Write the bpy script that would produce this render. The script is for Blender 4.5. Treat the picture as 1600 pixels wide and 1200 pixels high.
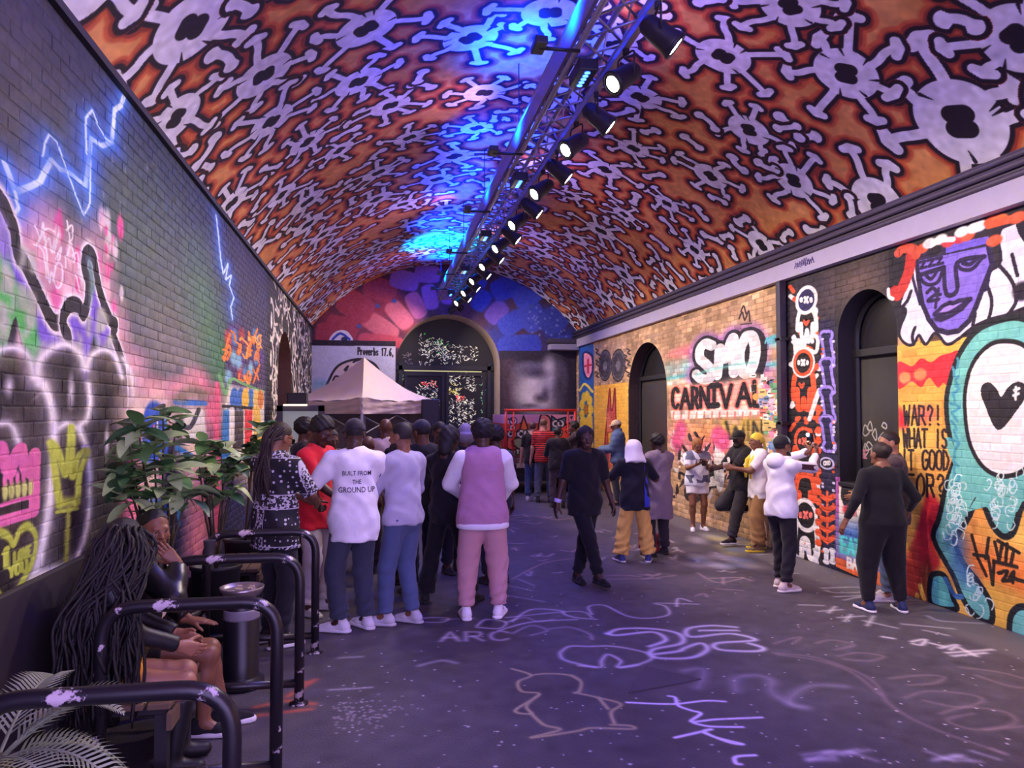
import bpy, bmesh, math, random
import numpy as np
from mathutils import Vector, Matrix, Quaternion, noise as mnoise
from mathutils.bvhtree import BVHTree

for _o in list(bpy.data.objects):
    bpy.data.objects.remove(_o, do_unlink=True)
SC = bpy.context.scene
COL = SC.collection
R = math.radians
rng = np.random.default_rng(7)
random.seed(7)

# ---------------------------------------------------------------- camera
FPX, CAM_YAW, CAM_PITCH, CAM_H = 1190.0, 0.173, 0.0365, 1.85
cam_d = bpy.data.cameras.new('camera')
cam_d.sensor_width = 36.0
cam_d.lens = 36.0 * FPX / 1600.0
cam_d.clip_start, cam_d.clip_end = 0.05, 200
cam = bpy.data.objects.new('camera', cam_d)
COL.objects.link(cam)
cam.location = (0, 0, CAM_H)
cam.rotation_euler = (math.pi / 2 + CAM_PITCH, 0, -CAM_YAW)
SC.camera = cam

# ---------------------------------------------------------------- world: dim violet dusk at the open end behind the viewer
world = bpy.data.worlds.new('dusk')
SC.world = world
world.use_nodes = True
_bg = world.node_tree.nodes['Background']
_bg.inputs[0].default_value = (0.46, 0.36, 0.85, 1)
_bg.inputs[1].default_value = 2.8

# ---------------------------------------------------------------- light power and exposure
SPOT_W_LEFT, SPOT_W_RIGHT = 88.0, 132.0
SPOT_COL = (1.0, 0.80, 0.62)
BLUE_W = 420.0
BLUE_COL = (0.0, 0.035, 1.0)
VIOLET_W = 46.0
DOWN_W = 95.0
VIOLET_COL = (0.50, 0.30, 1.0)
SC.view_settings.view_transform = 'Standard'
SC.view_settings.look = 'None'
SC.view_settings.gamma = 1.0
SC.view_settings.use_curve_mapping = False
SC.view_settings.exposure = 1.4
SC.cycles.max_bounces, SC.cycles.diffuse_bounces, SC.cycles.glossy_bounces, SC.cycles.transmission_bounces = 5, 3, 2, 3
SC.cycles.caustics_reflective = SC.cycles.caustics_refractive = False

# ---------------------------------------------------------------- measures of the hall (metres)
XL, XR = -1.70, 5.27          # side walls
Y0, YB = -3.0, 20.0           # open end behind, back wall
ZS = 4.02                     # springing of the vault
XC, ZTOP = 1.785, 5.73        # crown
_half = (XR + 0.05 - XL) / 2
VR = (_half ** 2 + (ZTOP - ZS) ** 2) / (2 * (ZTOP - ZS))
VZ = ZTOP - VR
VA = math.asin(_half / VR)    # half opening angle of the vault
ZF = 3.57                     # underside of the fascia on the right wall

_r = np.array([math.cos(CAM_YAW), -math.sin(CAM_YAW), 0])
_f = np.array([math.sin(CAM_YAW) * math.cos(CAM_PITCH), math.cos(CAM_YAW) * math.cos(CAM_PITCH), math.sin(CAM_PITCH)])
_u = np.cross(_r, _f)
CAMP = np.array([0, 0, CAM_H])
def ray(px, py):
    return _r * (px - 800) / FPX - _u * (py - 600) / FPX + _f
def hit(px, py, ax, val):
    d = ray(px, py)
    return CAMP + d * ((val - CAMP[ax]) / d[ax])
def at(px, py, y):
    return Vector(hit(px, py, 1, y))
def floor_at(px, py):
    return Vector(hit(px, py, 2, 0.0))
def right_yz(px, py):
    p = hit(px, py, 0, XR); return (p[1], p[2])
def left_yz(px, py):
    p = hit(px, py, 0, XL); return (p[1], p[2])
def back_xz(px, py):
    p = hit(px, py, 1, YB); return (p[0], p[2])
def floor_xy(px, py):
    p = hit(px, py, 2, 0.0); return (p[0], p[1])
def vault_us(px, py):
    d = ray(px, py)
    ox, oz = CAMP[0] - XC, CAMP[2] - VZ
    a = d[0] ** 2 + d[2] ** 2; b = 2 * (ox * d[0] + oz * d[2]); c = ox ** 2 + oz ** 2 - VR ** 2
    t = (-b + math.sqrt(max(b * b - 4 * a * c, 0))) / (2 * a)
    p = CAMP + d * t
    return (math.atan2(p[0] - XC, p[2] - VZ) * VR, p[1])
def vault_pt(s, y, r=0.0):
    a = s / VR
    return Vector((XC + (VR - r) * math.sin(a), y, VZ + (VR - r) * math.cos(a)))

# ---------------------------------------------------------------- object helpers
def link(o, parent=None):
    COL.objects.link(o)
    if parent is not None:
        o.parent = parent
    return o
def tag(o, label=None, cat=None, group=None, kind=None):
    if label: o['label'] = label
    if cat: o['category'] = cat
    if group: o['group'] = group
    if kind: o['kind'] = kind
    return o
def empty(name, loc, rz=0.0, label=None, cat=None, group=None):
    o = bpy.data.objects.new(name, None)
    o.empty_display_size = 0.1
    link(o); o.location = loc; o.rotation_euler = (0, 0, rz)
    return tag(o, label, cat, group)
def me_from(name, verts, faces, mat=None, smooth=False):
    me = bpy.data.meshes.new(name)
    me.from_pydata([tuple(v) for v in verts], [], faces)
    if mat is not None:
        me.materials.append(mat)
    if smooth:
        me.polygons.foreach_set('use_smooth', [True] * len(me.polygons))
    me.update()
    return me
def me_np(name, V, Q, mat=None, smooth=True):
    me = bpy.data.meshes.new(name)
    n, k = Q.shape
    me.vertices.add(len(V)); me.vertices.foreach_set('co', np.ascontiguousarray(V, dtype=np.float32).ravel())
    me.loops.add(n * k); me.loops.foreach_set('vertex_index', np.ascontiguousarray(Q, dtype=np.int32).ravel())
    me.polygons.add(n)
    me.polygons.foreach_set('loop_start', np.arange(0, n * k, k, dtype=np.int32))
    me.polygons.foreach_set('loop_total', np.full(n, k, dtype=np.int32))
    if smooth:
        me.polygons.foreach_set('use_smooth', np.ones(n, dtype=bool))
    if mat is not None:
        me.materials.append(mat)
    me.update(calc_edges=True)
    return me
class MB:
    """collects boxes, tubes, lathes into one mesh"""
    def __init__(s): s.v, s.f = [], []
    def add(s, verts, faces, M=None):
        b = len(s.v)
        for v in verts:
            v = Vector(v)
            s.v.append(M @ v if M else v)
        s.f += [tuple(b + i for i in f) for f in faces]
        return s
    def box(s, c, d, M=None, bev=0.0):
        x, y, z = c; a, b, e = d[0] / 2, d[1] / 2, d[2] / 2
        if bev <= 0:
            vs = [(x + i * a, y + j * b, z + k * e) for k in (-1, 1) for j in (-1, 1) for i in (-1, 1)]
            fs = [(0, 2, 3, 1), (4, 5, 7, 6), (0, 1, 5, 4), (2, 6, 7, 3), (0, 4, 6, 2), (1, 3, 7, 5)]
            return s.add(vs, fs, M)
        bm = bmesh.new()
        bmesh.ops.create_cube(bm, size=1.0)
        bmesh.ops.scale(bm, vec=d, verts=bm.verts)
        bmesh.ops.bevel(bm, geom=list(bm.edges), offset=bev, segments=2, affect='EDGES', profile=0.5)
        bmesh.ops.translate(bm, vec=c, verts=bm.verts)
        bm.verts.index_update()
        s.add([v.co.copy() for v in bm.verts], [tuple(v.index for v in f.verts) for f in bm.faces], M)
        bm.free(); return s
    def tube(s, pts, r, n=10, M=None, closed=False, caps=True):
        pts = [Vector(p) for p in pts]
        rs = r if isinstance(r, (list, tuple)) else [r] * len(pts)
        rings = []
        up = None
        for i, p in enumerate(pts):
            if closed:
                t = pts[(i + 1) % len(pts)] - pts[i - 1]
            else:
                t = pts[min(i + 1, len(pts) - 1)] - pts[max(i - 1, 0)]
            t.normalize()
            if up is None:
                up = Vector((0, 0, 1)) if abs(t.z) < 0.9 else Vector((1, 0, 0))
            a = t.cross(up)
            if a.length < 1e-5:
                a = t.orthogonal()
            a.normalize(); b = a.cross(t); b.normalize(); up = b
            rings.append([p + rs[i] * (math.cos(2 * math.pi * k / n) * a + math.sin(2 * math.pi * k / n) * b) for k in range(n)])
        vs = [v for q in rings for v in q]
        fs = []
        m = len(rings)
        for i in range(m if closed else m - 1):
            j = (i + 1) % m
            for k in range(n):
                l = (k + 1) % n
                fs.append((i * n + k, i * n + l, j * n + l, j * n + k))
        if caps and not closed:
            fs.append(tuple(range(n - 1, -1, -1)))
            fs.append(tuple((m - 1) * n + k for k in range(n)))
        return s.add(vs, fs, M)
    def lathe(s, prof, n=24, c=(0, 0, 0), M=None):
        vs, fs = [], []
        for (r, z) in prof:
            for k in range(n):
                a = 2 * math.pi * k / n
                vs.append((c[0] + r * math.cos(a), c[1] + r * math.sin(a), c[2] + z))
        for i in range(len(prof) - 1):
            for k in range(n):
                l = (k + 1) % n
                fs.append((i * n + k, i * n + l, (i + 1) * n + l, (i + 1) * n + k))
        fs.append(tuple(range(n - 1, -1, -1)))
        fs.append(tuple((len(prof) - 1) * n + k for k in range(n)))
        return s.add(vs, fs, M)
    def mesh(s, name, mat=None, smooth=False):
        return me_from(name, s.v, s.f, mat, smooth)
    def obj(s, name, mat, parent=None, smooth=False):
        return link(bpy.data.objects.new(name, s.mesh(name, mat, smooth)), parent)
def arc_pts(c, r, a0, a1, n, ux, uy):
    c, ux, uy = Vector(c), Vector(ux), Vector(uy)
    return [c + r * (math.cos(a0 + (a1 - a0) * i / n) * ux + math.sin(a0 + (a1 - a0) * i / n) * uy) for i in range(n + 1)]
def round_path(pts, rad, n=6):
    """polyline with rounded corners"""
    pts = [Vector(p) for p in pts]
    out = [pts[0]]
    for i in range(1, len(pts) - 1):
        a, b, c = pts[i - 1], pts[i], pts[i + 1]
        p, q = b + (a - b).normalized() * rad, b + (c - b).normalized() * rad
        for k in range(n + 1):
            t = k / n
            out.append((1 - t) ** 2 * p + 2 * t * (1 - t) * b + t * t * q)
    out.append(pts[-1])
    return out

# ---------------------------------------------------------------- materials (all node based)
_mats = {}
def srgb(c):
    return tuple(((x / 255) / 12.92 if x / 255 <= 0.04045 else ((x / 255 + 0.055) / 1.055) ** 2.4) for x in c)
def mat(name, rgb, rough=0.7, metal=0.0, var=0.12, scale=30.0, bump=0.0, spec=0.4, emit=None, estr=0.0, sheen=0.0, coord='Object'):
    if name in _mats:
        return _mats[name]
    m = bpy.data.materials.new(name); m.use_nodes = True
    nt = m.node_tree; N, L = nt.nodes, nt.links
    b = N['Principled BSDF']
    c = srgb(rgb)
    b.inputs['Roughness'].default_value = rough
    b.inputs['Metallic'].default_value = metal
    b.inputs['Specular IOR Level'].default_value = spec
    if sheen: b.inputs['Sheen Weight'].default_value = sheen
    tc = N.new('ShaderNodeTexCoord')
    nz = N.new('ShaderNodeTexNoise'); nz.inputs['Scale'].default_value = scale; nz.inputs['Detail'].default_value = 3
    L.new(tc.outputs[coord], nz.inputs['Vector'])
    ra = N.new('ShaderNodeMapRange'); ra.inputs['To Min'].default_value = 1 - var; ra.inputs['To Max'].default_value = 1 + var
    L.new(nz.outputs['Fac'], ra.inputs['Value'])
    mx = N.new('ShaderNodeMix'); mx.data_type = 'RGBA'; mx.blend_type = 'MULTIPLY'; mx.inputs['Factor'].default_value = 1
    mx.inputs['A'].default_value = (*c, 1)
    L.new(ra.outputs['Result'], mx.inputs['B'])
    L.new(mx.outputs['Result'], b.inputs['Base Color'])
    if bump:
        bp = N.new('ShaderNodeBump'); bp.inputs['Strength'].default_value = bump; bp.inputs['Distance'].default_value = 0.01
        L.new(nz.outputs['Fac'], bp.inputs['Height']); L.new(bp.outputs['Normal'], b.inputs['Normal'])
    if emit:
        b.inputs['Emission Color'].default_value = (*srgb(emit), 1); b.inputs['Emission Strength'].default_value = estr
    _mats[name] = m
    return m
def chipped(name, base, chip, amount=0.62, scale=9.0, rough=0.45):
    """paint worn through to a paler coat in patches"""
    if name in _mats: return _mats[name]
    m = bpy.data.materials.new(name); m.use_nodes = True
    N, L = m.node_tree.nodes, m.node_tree.links
    b = N['Principled BSDF']; b.inputs['Roughness'].default_value = rough
    tc = N.new('ShaderNodeTexCoord'); nz = N.new('ShaderNodeTexNoise')
    nz.inputs['Scale'].default_value = scale; nz.inputs['Detail'].default_value = 6; nz.inputs['Roughness'].default_value = 0.65
    L.new(tc.outputs['Object'], nz.inputs['Vector'])
    cr = N.new('ShaderNodeValToRGB')
    cr.color_ramp.elements[0].position = amount; cr.color_ramp.elements[0].color = (*srgb(base), 1)
    cr.color_ramp.elements[1].position = amount + 0.03; cr.color_ramp.elements[1].color = (*srgb(chip), 1)
    L.new(nz.outputs['Fac'], cr.inputs['Fac']); L.new(cr.outputs['Color'], b.inputs['Base Color'])
    _mats[name] = m
    return m
# ---------------------------------------------------------------- mural painter: strokes and fills worked out in wall metres
def spline(pts, n=6):
    P = [np.array(p, float) for p in pts]
    if len(P) < 3: return [tuple(p) for p in P]
    out = []
    for i in range(len(P) - 1):
        a, b, c, d = P[max(i - 1, 0)], P[i], P[i + 1], P[min(i + 2, len(P) - 1)]
        for k in range(n):
            t = k / n
            out.append(tuple(0.5 * (2 * b + (c - a) * t + (2 * a - 5 * b + 4 * c - d) * t * t + (3 * b - a - 3 * c + d) * t ** 3)))
    out.append(tuple(P[-1]))
    return out
GL = {  # single-stroke letters on a unit box, y up
 'A': [[(0,0),(.5,1),(1,0)],[(.2,.38),(.8,.38)]], 'B': [[(0,0),(0,1),(.7,.95),(.75,.6),(0,.52),(.85,.45),(.85,.05),(0,0)]],
 'C': [[(.95,.85),(.6,1),(.15,.85),(0,.5),(.15,.12),(.6,0),(.95,.15)]], 'D': [[(0,0),(0,1),(.6,.92),(.95,.5),(.6,.06),(0,0)]],
 'E': [[(.9,1),(0,1),(0,0),(.9,0)],[(0,.52),(.7,.52)]], 'F': [[(.9,1),(0,1),(0,0)],[(0,.52),(.7,.52)]],
 'G': [[(.95,.85),(.55,1),(.1,.85),(0,.5),(.1,.12),(.55,0),(.95,.15),(.95,.48),(.55,.48)]], 'H': [[(0,0),(0,1)],[(1,0),(1,1)],[(0,.5),(1,.5)]],
 'I': [[(.5,0),(.5,1)]], 'K': [[(0,0),(0,1)],[(.95,1),(0,.45),(.95,0)]], 'L': [[(0,1),(0,0),(.9,0)]],
 'M': [[(0,0),(.05,1),(.5,.35),(.95,1),(1,0)]], 'N': [[(0,0),(0,1),(1,0),(1,1)]],
 'O': [[(.5,1),(.1,.85),(0,.5),(.1,.12),(.5,0),(.9,.12),(1,.5),(.9,.85),(.5,1)]], 'P': [[(0,0),(0,1),(.75,.95),(.85,.72),(.7,.5),(0,.45)]],
 'R': [[(0,0),(0,1),(.75,.95),(.85,.72),(.7,.5),(0,.48)],[(.4,.48),(.95,0)]], 'S': [[(.9,.85),(.5,1),(.1,.85),(.15,.58),(.8,.42),(.9,.15),(.5,0),(.05,.12)]],
 'T': [[(0,1),(1,1)],[(.5,1),(.5,0)]], 'U': [[(0,1),(.02,.25),(.3,0),(.7,0),(.98,.25),(1,1)]], 'V': [[(0,1),(.5,0),(1,1)]],
 'W': [[(0,1),(.25,0),(.5,.7),(.75,0),(1,1)]], 'X': [[(0,0),(1,1)],[(0,1),(1,0)]], 'Y': [[(0,1),(.5,.5),(1,1)],[(.5,.5),(.5,0)]],
 'Z': [[(0,1),(1,1),(0,0),(1,0)]], '?': [[(.1,.8),(.4,1),(.85,.85),(.8,.6),(.45,.42),(.45,.25)],[(.45,.05),(.47,.0)]],
 '!': [[(.5,1),(.5,.3)],[(.5,.06),(.52,0)]], '1': [[(.25,.8),(.5,1),(.5,0)]], '2': [[(.1,.8),(.45,1),(.85,.75),(.1,0),(.95,0)]],
 '4': [[(.7,0),(.7,1),(0,.35),(1,.35)]], '6': [[(.8,1),(.2,.6),(.1,.2),(.5,0),(.85,.25),(.5,.5),(.15,.35)]], '7': [[(0,1),(.9,1),(.35,0)]],
 '9': [[(.85,.6),(.5,.45),(.15,.7),(.45,1),(.85,.8),(.8,.4),(.5,0)]], '.': [[(.3,.04),(.33,0)]], ',': [[(.4,.08),(.25,-.15)]], '-': [[(.2,.5),(.8,.5)]], ':': [[(.4,.1),(.42,.08)],[(.4,.6),(.42,.58)]],
 'e': [[(.05,.3),(.8,.35),(.6,.6),(.2,.55),(.05,.25),(.3,0),(.8,.08)]], 'o': [[(.4,.6),(.05,.3),(.4,0),(.8,.3),(.4,.6)]], 'r': [[(.1,.6),(.1,0)],[(.1,.4),(.4,.62),(.7,.55)]],
 'v': [[(0,.6),(.4,0),(.8,.6)]], 'b': [[(.1,1),(.1,0),(.6,.02),(.8,.3),(.5,.58),(.1,.45)]], 's': [[(.7,.55),(.3,.6),(.15,.42),(.65,.22),(.55,.02),(.1,.05)]],
}
class Canvas:
    def __init__(s, name, u0, u1, v0, v1, ru, rv, base, mapper=None):
        s.name, s.u0, s.u1, s.v0, s.v1 = name, u0, u1, v0, v1
        s.W, s.H = int((u1 - u0) / ru), int((v1 - v0) / rv)
        s.U = (u0 + (np.arange(s.W) + .5) / s.W * (u1 - u0)).astype(np.float32)
        s.V = (v0 + (np.arange(s.H) + .5) / s.H * (v1 - v0)).astype(np.float32)
        s.px = np.empty((s.H, s.W, 3), np.float32); s.px[:] = np.array(base, np.float32) / 255
        s.mp = mapper; s.anf = None
        s.aa = 0.6 * max((u1 - u0) / s.W, (v1 - v0) / s.H)
    def m(s, pts):
        return [s.mp(*p) for p in pts]
    def box(s, ua, ub, va, vb):
        i0 = max(int((ua - s.u0) / (s.u1 - s.u0) * s.W), 0); i1 = min(int((ub - s.u0) / (s.u1 - s.u0) * s.W) + 2, s.W)
        j0 = max(int((va - s.v0) / (s.v1 - s.v0) * s.H), 0); j1 = min(int((vb - s.v0) / (s.v1 - s.v0) * s.H) + 2, s.H)
        if i1 <= i0 or j1 <= j0: return None
        return slice(j0, j1), slice(i0, i1)
    def put(s, b, a, col):
        a = np.clip(a, 0, 1)[..., None]
        s.px[b] = s.px[b] * (1 - a) + a * (np.array(col, np.float32) / 255)
    def dist(s, pts, pad, rad=None, an=1.0):
        P = np.array(pts, np.float32)
        b = s.box(P[:, 0].min() - pad * an, P[:, 0].max() + pad * an, P[:, 1].min() - pad, P[:, 1].max() + pad)
        if b is None: return None, None
        U, V = s.U[b[1]][None, :] / an, s.V[b[0]][:, None]
        P = P / np.array([an, 1], np.float32)
        D = np.full((V.shape[0], U.shape[1]), 1e3, np.float32)
        if len(P) == 1: P = np.vstack([P, P + 1e-4])
        for i in range(len(P) - 1):
            a, c = P[i], P[i + 1]; w = c - a; ww = max(float(w @ w), 1e-9)
            t = np.clip(((U - a[0]) * w[0] + (V - a[1]) * w[1]) / ww, 0, 1)
            d = np.sqrt((U - a[0] - w[0] * t) ** 2 + (V - a[1] - w[1] * t) ** 2)
            if rad is not None: d = d - (rad[i] + (rad[i + 1] - rad[i]) * t)
            np.minimum(D, d, out=D)
        return b, D
    def stroke(s, pts, w, col, soft=0.0, alpha=1.0, px=True, smooth=True, closed=False):
        if px: pts = s.m(pts)
        if closed: pts = list(pts) + [pts[0]]
        if smooth: pts = spline(pts)
        an = s.anf(float(np.mean([p[0] for p in pts]))) if (px and s.anf) else 1.0
        b, D = s.dist(pts, w / 2 + soft + 2 * s.aa, an=an)
        if b is None: return
        e = max(soft, s.aa)
        s.put(b, alpha * (w / 2 + e - D) / (2 * e) if soft == 0 else alpha * np.clip((w / 2 + e - D) / (2 * e), 0, 1) ** 1.5, col)
    def poly(s, pts, col, soft=0.0, alpha=1.0, px=True, smooth=False, line=None, lw=0.0):
        if px: pts = s.m(pts)
        if smooth:
            k = len(pts); ext = spline([pts[-1]] + list(pts) + [pts[0], pts[1]])
            pts = ext[6:6 + 6 * k]
        P = np.array(pts, np.float32); pad = soft + 2 * s.aa
        b = s.box(P[:, 0].min() - pad, P[:, 0].max() + pad, P[:, 1].min() - pad, P[:, 1].max() + pad)
        if b is None: return
        U, V = s.U[b[1]][None, :], s.V[b[0]][:, None]
        ins = np.zeros((V.shape[0], U.shape[1]), bool)
        Q = np.roll(P, -1, 0)
        for (x0, y0), (x1, y1) in zip(P, Q):
            if y0 == y1: continue
            c = (V > min(y0, y1)) & (V <= max(y0, y1))
            ins ^= c & (U < x0 + (V - y0) * ((x1 - x0) / (y1 - y0)))
        if soft > 0:
            _, D = s.dist(list(P) + [P[0]], pad)
            D = np.where(ins, -D, D)
            s.put(b, alpha * (soft - D) / (2 * soft), col)
        else:
            s.put(b, ins.astype(np.float32) * alpha, col)
        if line is not None:
            b, D = s.dist(list(pts) + [pts[0]], lw / 2 + 2 * s.aa, an=s.anf(float(P[:, 0].mean())) if (px and s.anf) else 1.0)
            if b is not None: s.put(b, (lw / 2 + s.aa - D) / (2 * s.aa), line)
    def blob(s, c, ru, rv, col, soft=0.3, alpha=1.0, px=True, ring=None):
        if px: c = s.mp(*c)
        b = s.box(c[0] - ru * (1 + soft), c[0] + ru * (1 + soft), c[1] - rv * (1 + soft), c[1] + rv * (1 + soft))
        if b is None: return
        U, V = s.U[b[1]][None, :], s.V[b[0]][:, None]
        q = np.sqrt(((U - c[0]) / ru) ** 2 + ((V - c[1]) / rv) ** 2)
        if ring is not None:
            s.put(b, alpha * np.clip((ring - np.abs(q - 1)) / 0.04, 0, 1), col); return
        s.put(b, alpha * (1 + soft - q) / max(2 * soft, 1e-3), col)
    def text(s, txt, p0, p1, h, w, col, px=True, adv=0.78, fill=0.72, soft=0.0, smooth=False, jit=0.0):
        """letters along p0->p1 (baseline); h = letter height in the same units, up"""
        n = len(txt); p0, p1 = np.array(p0, float), np.array(p1, float)
        d = (p1 - p0) / n
        for i, ch in enumerate(txt):
            for st in GL.get(ch, []):
                pts = []
                for (x, y) in st:
                    q = p0 + d * (i + (1 - fill) / 2 + x * fill)
                    hh = h(i / max(n - 1, 1)) if callable(h) else h
                    q = q + np.array([0, (-1 if px else 1) * y * hh])
                    pts.append(tuple(q + (rng.normal(0, jit, 2) if jit else 0)))
                s.stroke(pts, w, col, px=px, smooth=smooth or ch in 'SCGOU269?e', soft=soft)
    def noise(s, amp, cell, seed=0):
        g = np.random.default_rng(seed)
        h, w = max(int((s.v1 - s.v0) / cell), 2), max(int((s.u1 - s.u0) / cell), 2)
        a = g.normal(0, 1, (h + 1, w + 1)).astype(np.float32)
        y = np.linspace(0, h - 1e-3, s.H); x = np.linspace(0, w - 1e-3, s.W)
        yi, xi = y.astype(int), x.astype(int); fy, fx = (y - yi)[:, None].astype(np.float32), (x - xi)[None, :].astype(np.float32)
        n = (a[yi][:, xi] * (1 - fy) + a[yi + 1][:, xi] * fy) * (1 - fx) + (a[yi][:, xi + 1] * (1 - fy) + a[yi + 1][:, xi + 1] * fy) * fx
        return n * amp
    def image(s):
        im = bpy.data.images.new(s.name, s.W, s.H, alpha=False)
        buf = np.ones((s.H, s.W, 4), np.float32); buf[..., :3] = np.clip(s.px, 0, 1)
        im.pixels.foreach_set(buf.ravel()); im.update(); im.pack()
        return im
def paint_mat(name, cv, axes=None, rough=0.75, bump=0.25, bscale=60.0, var=0.10, spec=0.35, brick=None):
    """paint layer: the worked-out mural over node noise for grain; axes = world axes for u and v, None = UV map"""
    m = bpy.data.materials.new(name); m.use_nodes = True
    N, L = m.node_tree.nodes, m.node_tree.links
    b = N['Principled BSDF']; b.inputs['Roughness'].default_value = rough; b.inputs['Specular IOR Level'].default_value = spec
    im = N.new('ShaderNodeTexImage'); im.image = cv.image(); im.extension = 'EXTEND'; im.interpolation = 'Linear'
    geo = N.new('ShaderNodeNewGeometry')
    if axes is None:
        uv = N.new('ShaderNodeUVMap'); L.new(uv.outputs['UV'], im.inputs['Vector'])
    else:
        sp = N.new('ShaderNodeSeparateXYZ'); L.new(geo.outputs['Position'], sp.inputs[0])
        cb = N.new('ShaderNodeCombineXYZ')
        for k, (ax, lo, hi) in enumerate(((axes[0], cv.u0, cv.u1), (axes[1], cv.v0, cv.v1))):
            mr = N.new('ShaderNodeMapRange'); mr.clamp = False
            mr.inputs['From Min'].default_value = lo; mr.inputs['From Max'].default_value = hi
            L.new(sp.outputs[ax], mr.inputs['Value']); L.new(mr.outputs['Result'], cb.inputs[k])
        L.new(cb.outputs[0], im.inputs['Vector'])
    nz = N.new('ShaderNodeTexNoise'); nz.inputs['Scale'].default_value = bscale; nz.inputs['Detail'].default_value = 4
    L.new(geo.outputs['Position'], nz.inputs['Vector'])
    ra = N.new('ShaderNodeMapRange'); ra.inputs['To Min'].default_value = 1 - var; ra.inputs['To Max'].default_value = 1 + var
    L.new(nz.outputs['Fac'], ra.inputs['Value'])
    mx = N.new('ShaderNodeMix'); mx.data_type = 'RGBA'; mx.blend_type = 'MULTIPLY'; mx.inputs['Factor'].default_value = 1
    L.new(im.outputs['Color'], mx.inputs['A']); L.new(ra.outputs['Result'], mx.inputs['B'])
    L.new(mx.outputs['Result'], b.inputs['Base Color'])
    bp = N.new('ShaderNodeBump'); bp.inputs['Strength'].default_value = bump; bp.inputs['Distance'].default_value = 0.01
    L.new(nz.outputs['Fac'], bp.inputs['Height']); L.new(bp.outputs['Normal'], b.inputs['Normal'])
    return m
# ================================================================ the vault and its painted creatures
SMAX = VA * VR
cvC = Canvas('vault_paint', -SMAX - .02, SMAX + .02, 1.5, 20.0, .0065, .010, (218, 146, 84), vault_us)
F = np.full((cvC.H, cvC.W), 9.0, np.float32); G = np.full((cvC.H, cvC.W), 9.0, np.float32)
def commit(c, r):
    b = cvC.box(c[0] - r, c[0] + r, c[1] - r, c[1] + r)
    if b is not None:
        F[b] = np.where(G[b] < .05, G[b], np.minimum(F[b], G[b])); G[b] = 9.0
def add_sdf(pts, rad, pad=0.22):
    b, D = cvC.dist(pts, pad + max(rad), rad)
    if b is not None: np.minimum(G[b], D, out=G[b])
eyes, cuts = [], []
def tentacle(c, a, r, L, g, w):
    """stalk that leaves the body at angle a, bends, and ends in a club"""
    bend = g.uniform(-1.5, 1.5); n = 7
    p = np.array(c) + r * .85 * np.array([math.cos(a), math.sin(a)])
    pts, d = [tuple(p)], a
    for i in range(n):
        d += bend * .9 / n * (1 if i < 4 else -1.5)
        p = p + L / n * np.array([math.cos(d), math.sin(d)]); pts.append(tuple(p))
    add_sdf(pts, [w * 1.25] + [w] * (n - 1) + [w * 1.25])
    e, q = np.array([math.cos(d), math.sin(d)]), np.array([-math.sin(d), math.cos(d)])
    k = w * g.uniform(1.5, 2.1); sl = g.uniform(-.5, .5)
    add_sdf([tuple(p + q * k + e * k * sl), tuple(p + e * w * .4), tuple(p - q * k - e * k * sl)], [w * 1.15, w * 1.5, w * 1.15])
def creature(c, r, g):
    c = (float(c[0]), float(c[1])); rot = g.uniform(0, 6.28)
    n = int(g.integers(6, 8))
    for k in range(n):
        a = rot + 2 * math.pi * k / n + g.uniform(-.22, .22)
        L = r * g.uniform(.9, 1.5)
        for cut in (1, .7, .45):
            tip = (c[0] + (r + L * cut) * math.cos(a), c[1] + (r + L * cut) * math.sin(a))
            if all(q is c or math.hypot(tip[0] - q[0], tip[1] - q[1]) > q[2] * 1.25 + .1 or math.hypot(c[0] - q[0], c[1] - q[1]) < .01 for q in placed): break
        tentacle(c, a, r, L * cut, g, r * .135)
        if g.uniform() < .6:
            q = a + g.choice([-1, 1]) * .24
            cuts.append(((c[0] + r * .97 * math.cos(q), c[1] + r * .97 * math.sin(q)), (c[0] + r * .70 * math.cos(q + .1), c[1] + r * .70 * math.sin(q + .1)), r * .05))
    commit(c, r * 4)
    add_sdf([(c[0] - r * .08, c[1]), (c[0] + r * .08, c[1])], [r * .95, r * .95])
    b = cvC.box(c[0] - r * 2, c[0] + r * 2, c[1] - r * 2, c[1] + r * 2)
    if b is not None: np.minimum(F[b], G[b], out=F[b]); G[b] = 9.0
    eyes.append((c, r, g.uniform(-.9, .9)))
def worm(c, L, g, w):
    a = g.uniform(0, 6.28); p = np.array(c, float); pts = [tuple(p)]; b = g.uniform(-1.5, 1.5)
    for i in range(5):
        a += b / 5; p = p + L / 5 * np.array([math.cos(a), math.sin(a)]); pts.append(tuple(p))
    add_sdf(pts, [w * 1.9, w, w, w, w, w * 1.7]); commit(c, L + .6)
gC = np.random.default_rng(11)
near = [(1500,190,.43),(1322,115,.31),(1170,203,.25),(1240,282,.26),(1372,318,.33),(1110,275,.24),(1130,88,.28),(1000,152,.26),(990,232,.22),
        (1085,390,.22),(1190,383,.24),(1050,450,.2),(1042,318,.2),(975,335,.2),(890,305,.2),(300,42,.33),(572,45,.29),(412,118,.28),(560,128,.26),(275,185,.25),
        (424,190,.25),(480,222,.23),(735,60,.28),(610,165,.24),(757,145,.25),(640,215,.22),(745,200,.22),(362,318,.24),(440,305,.22),(530,235,.2),(1590,60,.3),(1440,20,.26),(1235,10,.26),(860,20,.28),(960,70,.24),(880,150,.24)]
placed = []
for (a, b_, r) in near:
    c = vault_us(a, b_)
    if abs(c[0]) < SMAX + .3 and 1.5 < c[1] < 20 and all(math.hypot(c[0] - q[0], c[1] - q[1]) > .75 for q in placed):
        placed.append((c[0], c[1], r))
tries = 0
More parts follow.
